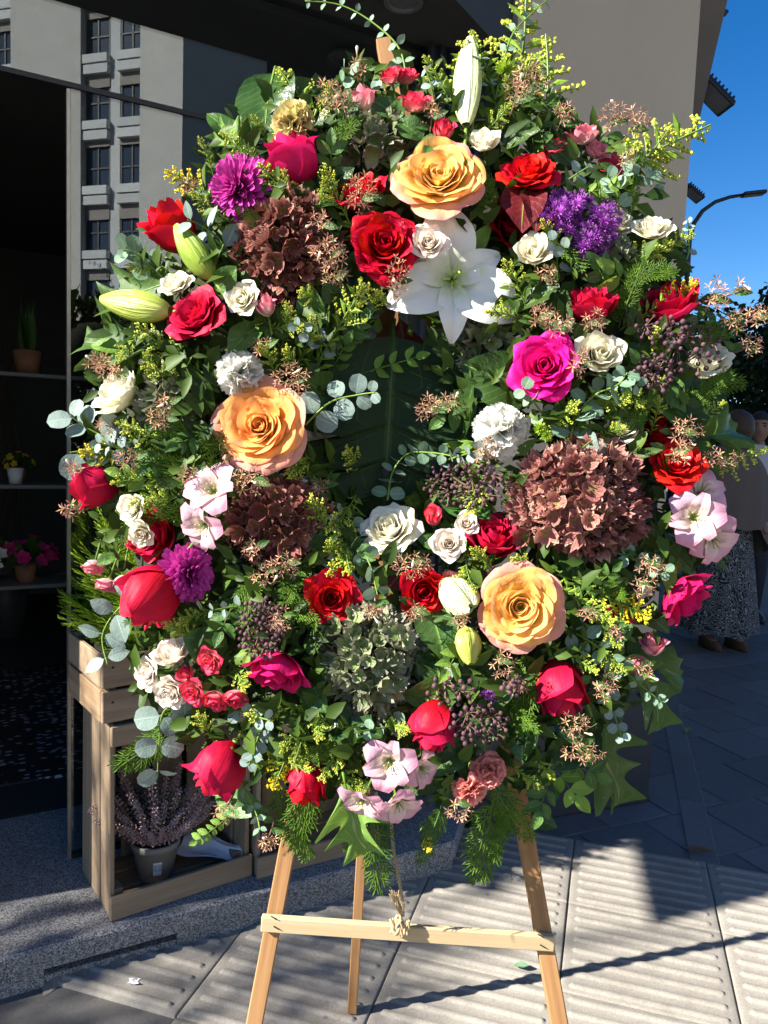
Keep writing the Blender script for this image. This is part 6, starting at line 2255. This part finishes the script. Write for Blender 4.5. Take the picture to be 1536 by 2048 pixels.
def abelia(x, y, w_, h_, n, sd, dz=-.03, twig=None, white=1):
    r = random.Random(sd)
    m = MPP(x, y)
    P = WP(x, y, dz)
    B = WP(twig[0], twig[1], .04) if twig else WP(x + (790 - x) * .10, y + (900 - y) * .10, .05)
    t = thing('abelia', where('tan abelia bract cluster', x, y), 'abelia', Matrix.Translation(B), 'abelia bract clusters')
    st = MB()
    st.tube([(0, 0, 0), (P - B) * .5 + Vector((0, -.01, -.004)), P - B], [.0016, .0013, .001], 5)
    n = int(n * 1.35)
    for k in range(n):
        a, f = k * GA + sd, math.sqrt((k + .5) / n)
        o = Vector((w_ / 2 * f * math.cos(a) * m, r.uniform(-.008, .010) - .012 * (1 - f), h_ / 2 * f * math.sin(a) * m))
        d = Vector((o.x * 40, -1, o.z * 40)) + Vector((r.gauss(0, .4), 0, r.gauss(0, .4)))
        put('bract_star', _star[k % 4], t, frame(P - B + o, d, Vector((0, 0, 1)), 11.5 * m * r.uniform(.7, 1.25), r.uniform(0, 6)))
    for k in range(white):
        o = Vector((r.uniform(-.4, .4) * w_ * m, -.012, r.uniform(-.4, .4) * h_ * m))
        put('flower_tube', _tube, t, frame(P - B + o, Vector((r.gauss(0, .6), -.6, r.gauss(.2, .6))), Vector((0, 0, 1)), 15 * m))
    for k in range(3):
        s = .25 + .25 * k
        d = Vector(((-1) ** k * .8, -.5, r.uniform(-.2, .6)))
        put('leaf', leafm('ovate', 'mid', .24, k), t, frame((P - B) * s, d, CAMN, 34 * m * r.uniform(.8, 1.2)))
    put('twig', st.build('twig', M_twig), t)
ABE = [(715, 135, 26, 34, 5), (660, 185, 50, 50, 10), (690, 205, 44, 40, 7), (722, 385, 56, 66, 16), (660, 505, 64, 56, 16), (668, 550, 46, 44, 10), (795, 555, 36, 80, 14),
       (1060, 165, 60, 56, 16), (1035, 185, 40, 50, 9), (1128, 228, 36, 36, 7), (1228, 232, 56, 44, 13), (1272, 242, 48, 40, 11), (1256, 320, 34, 30, 6), (1085, 628, 46, 40, 12), (1120, 650, 50, 36, 9),
       (1190, 640, 44, 40, 10), (1430, 590, 44, 60, 14), (1470, 640, 40, 40, 9), (1522, 630, 44, 36, 10), (1505, 690, 40, 40, 8), (1482, 575, 22, 22, 3), (1160, 725, 30, 56, 9), (200, 725, 46, 30, 9), (220, 745, 40, 30, 8),
       (582, 760, 72, 64, 18), (320, 835, 46, 40, 9), (328, 805, 30, 26, 5), (855, 815, 44, 44, 12), (898, 803, 32, 30, 7), (255, 918, 46, 36, 10), (150, 940, 30, 26, 6), (142, 1020, 34, 28, 7),
       (500, 960, 66, 54, 15), (1372, 862, 58, 50, 14), (1360, 905, 40, 44, 9), (1440, 918, 80, 34, 14), (825, 1130, 76, 46, 18), (570, 1130, 60, 44, 12), (530, 1150, 50, 40, 9), (830, 1225, 40, 30, 8), (745, 1220, 34, 30, 7),
       (1300, 1130, 50, 40, 9), (1285, 1175, 44, 44, 8), (1005, 1330, 44, 50, 9), (1150, 1450, 56, 50, 13), (1165, 1505, 80, 36, 15), (1205, 1380, 44, 30, 8), (450, 1620, 40, 40, 8), (535, 1680, 36, 34, 8),
       (915, 1620, 50, 40, 9), (1290, 1340, 30, 26, 5), (560, 1240, 40, 56, 10), (640, 440, 36, 30, 6), (975, 900, 50, 40, 9), (505, 1100, 40, 30, 6), (1230, 1265, 24, 20, 4)]
for i, s in enumerate(ABE):
    abelia(*s, sd=i, dz=-.04, white=1 if i % 2 == 0 else 0)

# ------------------------------------------------------------------ dark seed heads and berries
_ber = MB().ball((0, 0, 0), 1, 7, 5).build('berry', M_berry, True)
def berries(lab, x, y, w_, h_, n, rad, sd, root, dz=-.03):
    r = random.Random(sd)
    B = WP(root[0], root[1], .05)
    t = thing('berry_sprig', lab, 'berries', Matrix.Translation(B), 'dark berry sprigs')
    st = MB()
    C = WP(x, y, dz) - B
    hubs = []
    for k in range(max(3, n // 9)):
        a, f = k * GA + sd, math.sqrt((k + .5) / max(3, n // 9)) * .7
        h = WP(x + w_ / 2 * f * math.cos(a), y + h_ / 2 * f * math.sin(a), dz + .012) - B
        hubs.append(h)
        st.tube([(0, 0, 0), C * .55 + h * .2 + Vector((0, .0, 0)), h], [.0018, .0014, .001], 4)
    for k in range(n):
        a, f = k * GA, math.sqrt((k + .5) / n)
        p = WP(x + w_ / 2 * f * math.cos(a), y + h_ / 2 * f * math.sin(a), dz + r.uniform(-.018, .014)) - B
        h = min(hubs, key=lambda q: (q - p).length)
        st.tube([h, (h + p) / 2 + Vector((0, -.002, .002)), p], .0006, 3)
        put('berry', _ber, t, Matrix.Translation(p) @ Matrix.Scale(rad * r.uniform(.7, 1.2), 4))
    put('twig', st.build('twig', M_twig), t)
    REG.append((x, y, lab))
berries('dark purple berry sprig over the shaded cream rose', 1385, 700, 130, 100, 34, .0042, 1, (1290, 800))
berries('dark purple berry sprig below the profile crimson rose', 1330, 660, 130, 60, 30, .0038, 5, (1270, 760))
berries('dark purple seed cluster left of the cream rose by the right edge', 1310, 745, 90, 80, 46, .0033, 2, (1270, 800))
berries('maroon seed heads right of the wreath hole', 930, 968, 170, 100, 90, .0034, 3, (990, 1010))
berries('dark seed heads hanging over the cerise rose', 520, 1258, 96, 130, 80, .0034, 4, (560, 1180))
berries('dark berry twig over the hanging crimson bud', 905, 1385, 110, 70, 22, .0036, 6, (860, 1330))
berries('dark berries right of the hanging crimson bud', 960, 1450, 120, 90, 52, .0036, 7, (985, 1400))
berries('few dark berries by the lower peach rose', 1025, 1370, 50, 40, 12, .0038, 8, (1010, 1330))

# ------------------------------------------------------------------ single leaves
def one_leaf(desc, outline, mat, wd, x0, y0, x1, y1, dz0=.04, dz1=-.01, nrm=(0, -1, .2), seed=0, fold=.28, curl=.22, wav=.08, name='leaf', lab=None):
    p0, p1 = WP(x0, y0, dz0), WP(x1, y1, dz1)
    d = p1 - p0
    me = leafm(outline, mat, wd, seed, fold, curl, wav)
    t = thing(name, lab or where(desc, (x0 + x1) / 2, (y0 + y1) / 2), 'leaf', frame(p0, d, Vector(nrm), d.length))
    put('blade', me, t)
    rib = MB().tube([(0, -curl * s * s + .004, s) for s in (-.12, 0, .25, .5, .75, .97)], [.016, .014, .011, .008, .006, .003], 5)
    put('midrib', rib.build('midrib', LM['lime'] if mat in ('oaklime', 'lime') else M_stem, True), t)
    return t
LEAVES = [
    ('toothed oak leaf', 'oak', 'oak', .40, 370, 560, 180, 590, .04, .0, (-.2, -1, .4), 1),
    ('silvery toothed oak leaf', 'oak', 'oak', .38, 350, 690, 150, 676, .03, -.01, (-.3, -1, .6), 2),
    ('oak leaf', 'holly', 'lime', .30, 300, 700, 215, 720, .03, 0, (-.3, -1, .5), 3),
    ('light green oak leaf', 'oak', 'oaklime', .42, 690, 1565, 725, 1735, -.02, -.06, (-.2, -1, .1), 4),
    ('large drooping oak leaf', 'oak', 'oak', .24, 1170, 1400, 1268, 1650, .02, -.02, (.3, -1, .1), 5),
    ('drooping oak leaf', 'oak', 'oak', .26, 1250, 1270, 1335, 1470, .02, -.01, (.2, -1, .1), 6),
    ('pointed oak leaf', 'holly', 'oak', .30, 1280, 1310, 1390, 1352, .03, 0, (.2, -1, .5), 7),
    ('oak leaf', 'oak', 'oak', .28, 1160, 1330, 1270, 1430, .05, .01, (.1, -1, .2), 8),
    ('pale oak leaf', 'oak', 'oaklime', .38, 520, 330, 430, 252, .04, .0, (-.5, -1, .5), 9),
    ('oak leaf', 'oak', 'oak', .36, 1370, 1080, 1470, 1110, .04, .0, (.2, -1, .5), 10),
    ('curled ivy leaf', 'holly', 'mid', .42, 1395, 870, 1500, 850, .02, -.01, (.1, -1, .5), 11),
    ('broad glossy leaf', 'ovate', 'magn', .30, 1300, 800, 1475, 765, .02, -.01, (.1, -1, .4), 12),
    ('glossy magnolia leaf', 'ovate', 'magn', .36, 640, 640, 745, 545, .07, .03, (-.2, -1, .3), 13),
    ('glossy magnolia leaf', 'ovate', 'magn', .38, 655, 790, 560, 690, .07, .04, (.1, -1, .2), 14),
    ('glossy leaf with bright edge', 'ovate', 'magn', .30, 560, 930, 718, 900, .06, -.01, (-.1, -.7, .9), 15),
    ('broad magnolia leaf', 'ovate', 'magn', .36, 1075, 800, 925, 722, .05, .0, (-.2, -1, .2), 16),
    ('broad magnolia leaf', 'ovate', 'magn', .34, 820, 1250, 915, 1340, .05, -.01, (.5, -1, .3), 17),
    ('glossy leaf', 'ovate', 'magn', .34, 720, 1050, 808, 970, .08, .03, (.3, -1, .1), 18),
    ('strap leaf', 'lance', 'lime', .17, 975, 905, 885, 882, .02, -.02, (0, -1, .6), 19),
    ('dark camellia leaf', 'ovate', 'dark', .32, 660, 380, 700, 330, .02, -.01, (0, -1, .4), 20),
    ('dark camellia leaf', 'ovate', 'dark', .34, 690, 400, 615, 395, .02, -.01, (-.2, -1, .6), 21),
    ('dark laurel leaf', 'obov', 'dark', .26, 1060, 310, 1070, 245, .03, 0, (.2, -1, .2), 22),
    ('dark laurel leaf', 'obov', 'dark', .26, 1030, 320, 1015, 258, .04, .01, (-.2, -1, .2), 23),
    ('dark leaf over pink rose', 'ovate', 'dark', .28, 1145, 330, 1100, 275, .02, -.02, (-.2, -1, .3), 24),
    ('wine red leaf', 'ovate', 'wine', .34, 1050, 370, 1045, 445, .02, -.03, (-.1, -1, .3), 25),
    ('wine red leaf', 'ovate', 'wine', .34, 1072, 385, 1078, 450, .02, -.03, (.2, -1, .3), 26),
    ('dark wine red leaf in the hole', 'holly', 'wine', .38, 800, 640, 825, 745, .10, .07, (0, -1, .1), 27),
    ('red pointed leaf', 'lance', 'wine', .22, 800, 1150, 752, 1198, .02, -.01, (-.2, -1, .6), 28),
    ('red curled leaf', 'lance', 'wine', .28, 880, 1165, 918, 1148, .02, -.01, (.2, -1, .5), 29),
    ('rose leaf', 'ovate', 'mid', .34, 520, 650, 455, 690, .02, -.02, (-.1, -1, .5), 30),
    ('rose leaf', 'ovate', 'mid', .36, 505, 655, 530, 695, .02, -.02, (.1, -1, .3), 31),
    ('rose leaf', 'ovate', 'mid', .38, 455, 1310, 365, 1270, .03, -.01, (-.1, -1, .3), 32),
    ('rose leaf', 'ovate', 'mid', .34, 470, 1310, 540, 1320, .03, -.01, (.1, -1, .3), 33),
    ('rose leaf', 'ovate', 'mid', .36, 880, 1090, 842, 1075, .01, -.02, (-.2, -1, .4), 34),
    ('rose leaf', 'ovate', 'mid', .36, 800, 240, 745, 190, .02, -.01, (0, -1, .4), 35),
    ('rose leaf', 'ovate', 'mid', .38, 790, 240, 800, 195, .02, -.02, (0, -1, .5), 36),
    ('rose leaf', 'ovate', 'mid', .38, 845, 280, 795, 225, .02, -.01, (-.1, -1, .4), 37),
    ('rose leaf', 'ovate', 'mid', .40, 1242, 1235, 1240, 1285, .0, -.03, (0, -1, .3), 38),
    ('curled green leaf', 'obov', 'mid', .30, 430, 585, 468, 535, .01, -.03, (.3, -1, .2), 39),
    ('lily leaf', 'lance', 'mid', .16, 1270, 1050, 1330, 1180, .05, -.01, (.4, -1, .1), 40),
    ('lily leaf', 'lance', 'mid', .16, 1300, 1040, 1365, 1160, .04, -.02, (.3, -1, .2), 41),
    ('lily leaf', 'lance', 'lime', .17, 1325, 1090, 1345, 1200, .03, -.03, (.1, -1, .3), 42),
    ('lily leaf', 'lance', 'mid', .15, 1280, 1060, 1420, 1150, .05, .0, (.2, -1, .3), 43),
    ('lance leaf', 'lance', 'lime', .2, 930, 520, 985, 440, .05, .02, (.1, -1, .2), 44),
    ('green leaf', 'ovate', 'mid', .32, 590, 1010, 660, 990, .06, .02, (.2, -1, .3), 45),
    ('drooping wide leaf', 'ovate', 'magn', .30, 520, 1450, 555, 1560, .05, .01, (-.1, -1, .2), 46),
    ('dark leaf', 'ovate', 'dark', .34, 850, 1360, 900, 1400, .06, .02, (.2, -1, .3), 47),
    ('dark leaf', 'ovate', 'dark', .32, 1060, 1630, 1115, 1655, .04, .0, (.2, -1, .5), 48),
    ('drooping leaf', 'lance', 'mid', .22, 430, 1590, 530, 1620, .04, -.01, (0, -1, .5), 49),
    ('green leaf', 'ovate', 'mid', .34, 1120, 1080, 1160, 1150, .06, .01, (.2, -1, .3), 50),
    ('lime leaf', 'ovate', 'lime', .3, 240, 700, 178, 680, .02, -.01, (-.2, -1, .7), 51),
    ('dark leaf', 'ovate', 'dark', .3, 620, 340, 670, 390, .05, .02, (.2, -1, .3), 52),
    ('green leaf', 'ovate', 'mid', .3, 235, 1110, 190, 1125, .02, -.02, (-.2, -1, .6), 53),
    ('dark leaf', 'ovate', 'dark', .32, 1340, 660, 1400, 690, .04, .0, (.3, -1, .5), 54),
    ('lime leaf', 'ovate', 'lime', .3, 1410, 690, 1440, 640, .02, .0, (.3, -1, .3), 55),
]
for L_ in LEAVES:
    de, ol, mt, wd, x0, y0, x1, y1, z0, z1, nr, sd = L_
    one_leaf(de, ol, mt, wd, x0, y0, x1, y1, z0, z1, nr, sd, curl=.22 + .12 * math.sin(sd * 1.9), wav=.22 if ol in ('oak', 'holly') else .07)
# pinnate sprigs with rows of oval leaflets
def pinnate(x0, y0, x1, y1, n, sz, mat, sd, dz0=.04, dz1=-.01):
    p0, p1 = WP(x0, y0, dz0), WP(x1, y1, dz1)
    d = p1 - p0
    M = frame(p0, d, CAMN, d.length)
    t = thing('leafy_sprig', where('sprig of small oval leaves', (x0 + x1) / 2, (y0 + y1) / 2), 'leafy sprig', M, 'sprigs of small oval leaves')
    r = random.Random(sd)
    ss = sz * MPP(x0, y0) / d.length
    put('stem', MB().tube([(0, 0, 0), (.03, 0, .5), (0, -.02, 1)], [.012, .009, .005], 5).build('stem', M_stem, True), t)
    for k in range(n):
        for sg in (-1, 1):
            s = (k + .5) / n
            put('leaf', leafm('ovate', mat, .28, k % 3), t, frame(Vector((.03 * math.sin(s * 3) , 0, s)), Vector((sg, r.uniform(-.3, .1), .75)), Vector((r.gauss(0, .3), -1, .2)) * -1, ss * r.uniform(.8, 1.15)))
    put('leaf', leafm('ovate', mat, .28, 1), t, frame(Vector((0, -.02, 1)), Vector((0, 0, 1)), Vector((0, 1, 0)), ss))
for i, s in enumerate([(1010, 720, 890, 830, 4, 46, 'mid'), (680, 770, 830, 715, 5, 30, 'lime'), (660, 700, 720, 640, 4, 40, 'mid'), (1090, 1520, 1150, 1590, 3, 50, 'lime'),
                       (1080, 1500, 1190, 1550, 4, 44, 'mid'), (1100, 1540, 1080, 1620, 3, 44, 'mid'), (1240, 610, 1200, 540, 4, 46, 'mid'), (1290, 600, 1230, 545, 3, 48, 'lime'),
                       (660, 760, 690, 690, 4, 34, 'mid'), (460, 1630, 395, 1680, 5, 24, 'lime'), (1230, 860, 1250, 805, 3, 34, 'lime'), (620, 440, 560, 420, 4, 30, 'mid'), (880, 250, 860, 290, 3, 34, 'mid'),
                       (360, 880, 300, 930, 4, 36, 'mid'), (1120, 180, 1100, 260, 4, 30, 'mid'), (600, 1130, 650, 1090, 4, 36, 'mid'), (660, 1090, 720, 1110, 4, 36, 'mid'), (1480, 650, 1400, 640, 4, 34, 'mid')]):
    pinnate(*s, sd=i)

# ------------------------------------------------------------------ monstera leaf in the wreath's hole
def monstera():
    p0, p1 = WP(786, 672, .035), WP(771, 1025, .015)
    d = p1 - p0
    nf = 5
    def w_(v):
        env = .50 * math.sin(PI * min(1, .12 + .85 * v ** .85)) ** .6
        f = (v * nf + .1) % 1.0
        notch = math.exp(-((f - .5) / .10) ** 2) if .10 < v < .9 else 0
        return env, notch
    def f(u, v):
        e, nch = w_(v)
        k = abs(u)
        x = u * e * (1 - .50 * nch)
        z = v + k * .22 * e
        y = -.10 * v * v + .12 * k * e + .012 * math.sin(v * nf * 2 * PI) * k
        return (x, y, z)
    t = thing('monstera_leaf', 'big dark monstera leaf filling the hole of the wreath', 'leaf', frame(p0, d, Vector((.1, -1, .2)) , d.length))
    put('blade', MB().grid(12, 70, f).build('monstera blade', LM['monst'], True), t)
    put('midrib', MB().tube([(0, -.10 * s * s - .006, s) for s in (-.1, .2, .4, .6, .8, .98)], [.016, .015, .013, .011, .008, .004], 6).build('midrib', LM['dark'], True), t)
    for k in range(nf):
        v = (k + .9) / nf * .92
        for sg in (-1, 1):
            put('side_vein', MB().tube([(0, -.10 * v * v - .002, v - .02), (sg * .15, -.10 * v * v + .014, v + .05), (sg * .33, -.10 * v * v + .036, v + .12)], [.007, .005, .002], 4).build('side vein', LM['dark'], True), t)
monstera()
# broad dark leaves standing behind the hole
one_leaf('', 'ovate', 'magn', .40, 700, 700, 610, 800, .05, .04, (0, -1, .1), 60, lab='dark broad leaf behind the round eucalyptus in the hole')
one_leaf('', 'ovate', 'magn', .40, 860, 660, 930, 760, .05, .04, (0, -1, .1), 61, lab='dark broad leaf behind the hole under the lily')

# ------------------------------------------------------------------ more small sprigs threaded between the blooms
BLK += [(903, 566, 125), (466, 374, 66), (386, 1148, 60), (268, 608, 50), (388, 498, 40), (1112, 425, 50), (1195, 450, 55), (778, 1525, 50), (1400, 1030, 70), (425, 985, 50), (935, 160, 34), (790, 840, 110), (782, 930, 90)]
rx = random.Random(12)
made = []
k_ = 0
while len(made) < 118 and k_ < 6000:
    k_ += 1
    x, y = rx.uniform(160, 1440), rx.uniform(130, 1620)
    if not inside((x, y), WREATH) or inside((x, y), HOLE):
        continue
    if any(math.hypot(x - b[0], y - b[1]) < b[2] * 1.2 for b in BLK) or any(math.hypot(x - m[0], y - m[1]) < 44 for m in made):
        continue
    ox, oy = x - 790, y - 890
    ln = math.hypot(ox, oy)
    a = math.atan2(oy, ox) + rx.gauss(0, .9)
    L_ = rx.uniform(70, 125)
    x0, y0 = x - math.cos(a) * L_ * .55, y - math.sin(a) * L_ * .55
    x1, y1 = x + math.cos(a) * L_ * .45, y + math.sin(a) * L_ * .45
    if any(math.hypot(x1 - b[0], y1 - b[1]) < b[2] * .9 for b in BLK):
        continue
    made.append((x, y))
    kd = len(made) % 10
    if kd in (0, 1, 2):
        goldenrod(x0, y0, x1, y1, rx.choice((0, 1, 2, 3)), .03, -.03, len(made))
    elif kd in (3, 4, 5):
        one_leaf('broad glossy dark leaf', rx.choice(('ovate', 'ovate', 'obov', 'holly')), rx.choice(('dark', 'magn', 'mid')), rx.uniform(.26, .36), x0, y0, x1, y1, .03, -.02, (rx.gauss(-.1, .4), -1, rx.gauss(.35, .3)), len(made) % 12, curl=rx.uniform(.1, .4))
    elif kd == 6:
        pinnate(x0, y0, x1, y1, 4, rx.uniform(26, 40), rx.choice(('mid', 'lime', 'lime')), len(made), .03, -.02)
    elif kd == 7:
        eucalyptus('little eucalyptus sprig', [(x0, y0), (x, y), (x1, y1)], [30, 28, 26, 22], rx.choice(('coin', 'round')), rx.choice(('euc', 'eucg')), sd=len(made))
    elif kd == 8:
        cypress(x0, y0, x1, y1, rx.randrange(3), i=len(made), sc=1.15)
    else:
        abelia(x, y, 34, 30, 6, 200 + len(made), -.02, white=0)

# ------------------------------------------------------------------ filler greenery: countless small leaves between the flowers
r = random.Random(77)
fm = MB()
cnt = 0
while cnt < 5600:
    x, y = r.uniform(150, 1450), r.uniform(110, 1640)
    if not inside((x, y), WREATH):
        continue
    if inside((x, y), HOLE) and r.random() < .92:
        continue
    front = cnt % 8 == 0
    if front and any(math.hypot(x - b[0], y - b[1]) < b[2] * 1.2 for b in BLK):
        continue
    cnt += 1
    onb = any(math.hypot(x - b[0], y - b[1]) < b[2] * .95 for b in BLK)
    p = WP(x, y, r.uniform(-.012, .025) if front else r.uniform(.06, .09) if onb else r.uniform(.005, .085))
    a = r.uniform(0, 2 * PI)
    d = Vector((math.cos(a), r.uniform(-.7, .1), math.sin(a) + .1)).normalized()
    n_ = Vector((r.gauss(0, .6), -1, r.gauss(.3, .6)))
    n_ = (n_ - d * n_.dot(d)).normalized()
    sx = n_.cross(d)
    ln = r.choice((r.uniform(16, 36), r.uniform(36, 62))) * MPP(x, y)
    w2 = ln * r.uniform(.16, .30)
    m1, m2 = p + d * ln * .35, p + d * ln * .7 - n_ * ln * .04
    up = n_ * w2 * .45
    fm.add([p, m1 + sx * w2 + up, m1, m1 - sx * w2 + up, m2 + sx * w2 * .75 + up * .7, m2, m2 - sx * w2 * .75 + up * .7, p + d * ln - n_ * ln * .10],
           [(0, 1, 2), (0, 2, 3), (1, 4, 5, 2), (2, 5, 6, 3), (4, 7, 5), (5, 7, 6)],
           [(.5, 0), (1, .35), (.5, .35), (0, .35), (.9, .7), (.5, .7), (.1, .7), (.5, 1)])
tag(put('filler_leaves', fm.build('filler leaves', M_fill, True)), 'small mixed green leaves filling the gaps between the wreath flowers', 'greenery', kind='stuff')

LM['oakb'] = leaf_mat('dry brown leaf', (.16, .09, .035), (.26, .16, .07), (.3, .2, .1), .7, .1, .2)
# fallen leaves on the paving
for lab, x, y, wd, yw, mt, ln in [('curled brown leaf fallen on the dark pavers', 1365, 1700, .14, 118, 'oakb', .12), ('pale leaf on the dark pavers', 1372, 1469, .22, 40, 'lime', .07),
                                  ('little green leaf on the sunny tiles', 1026, 1937, .26, 100, 'eucg', .045)]:
    p = onz(x, y) + Vector((0, 0, .010))
    tag(put('fallen_leaf', leafm('ovate', mt, wd, 3, .3, -.1), None, frame(p, yawv(yw) + Vector((0, 0, .05)), Vector((0, 0, 1)), ln)), lab, 'fallen leaf')
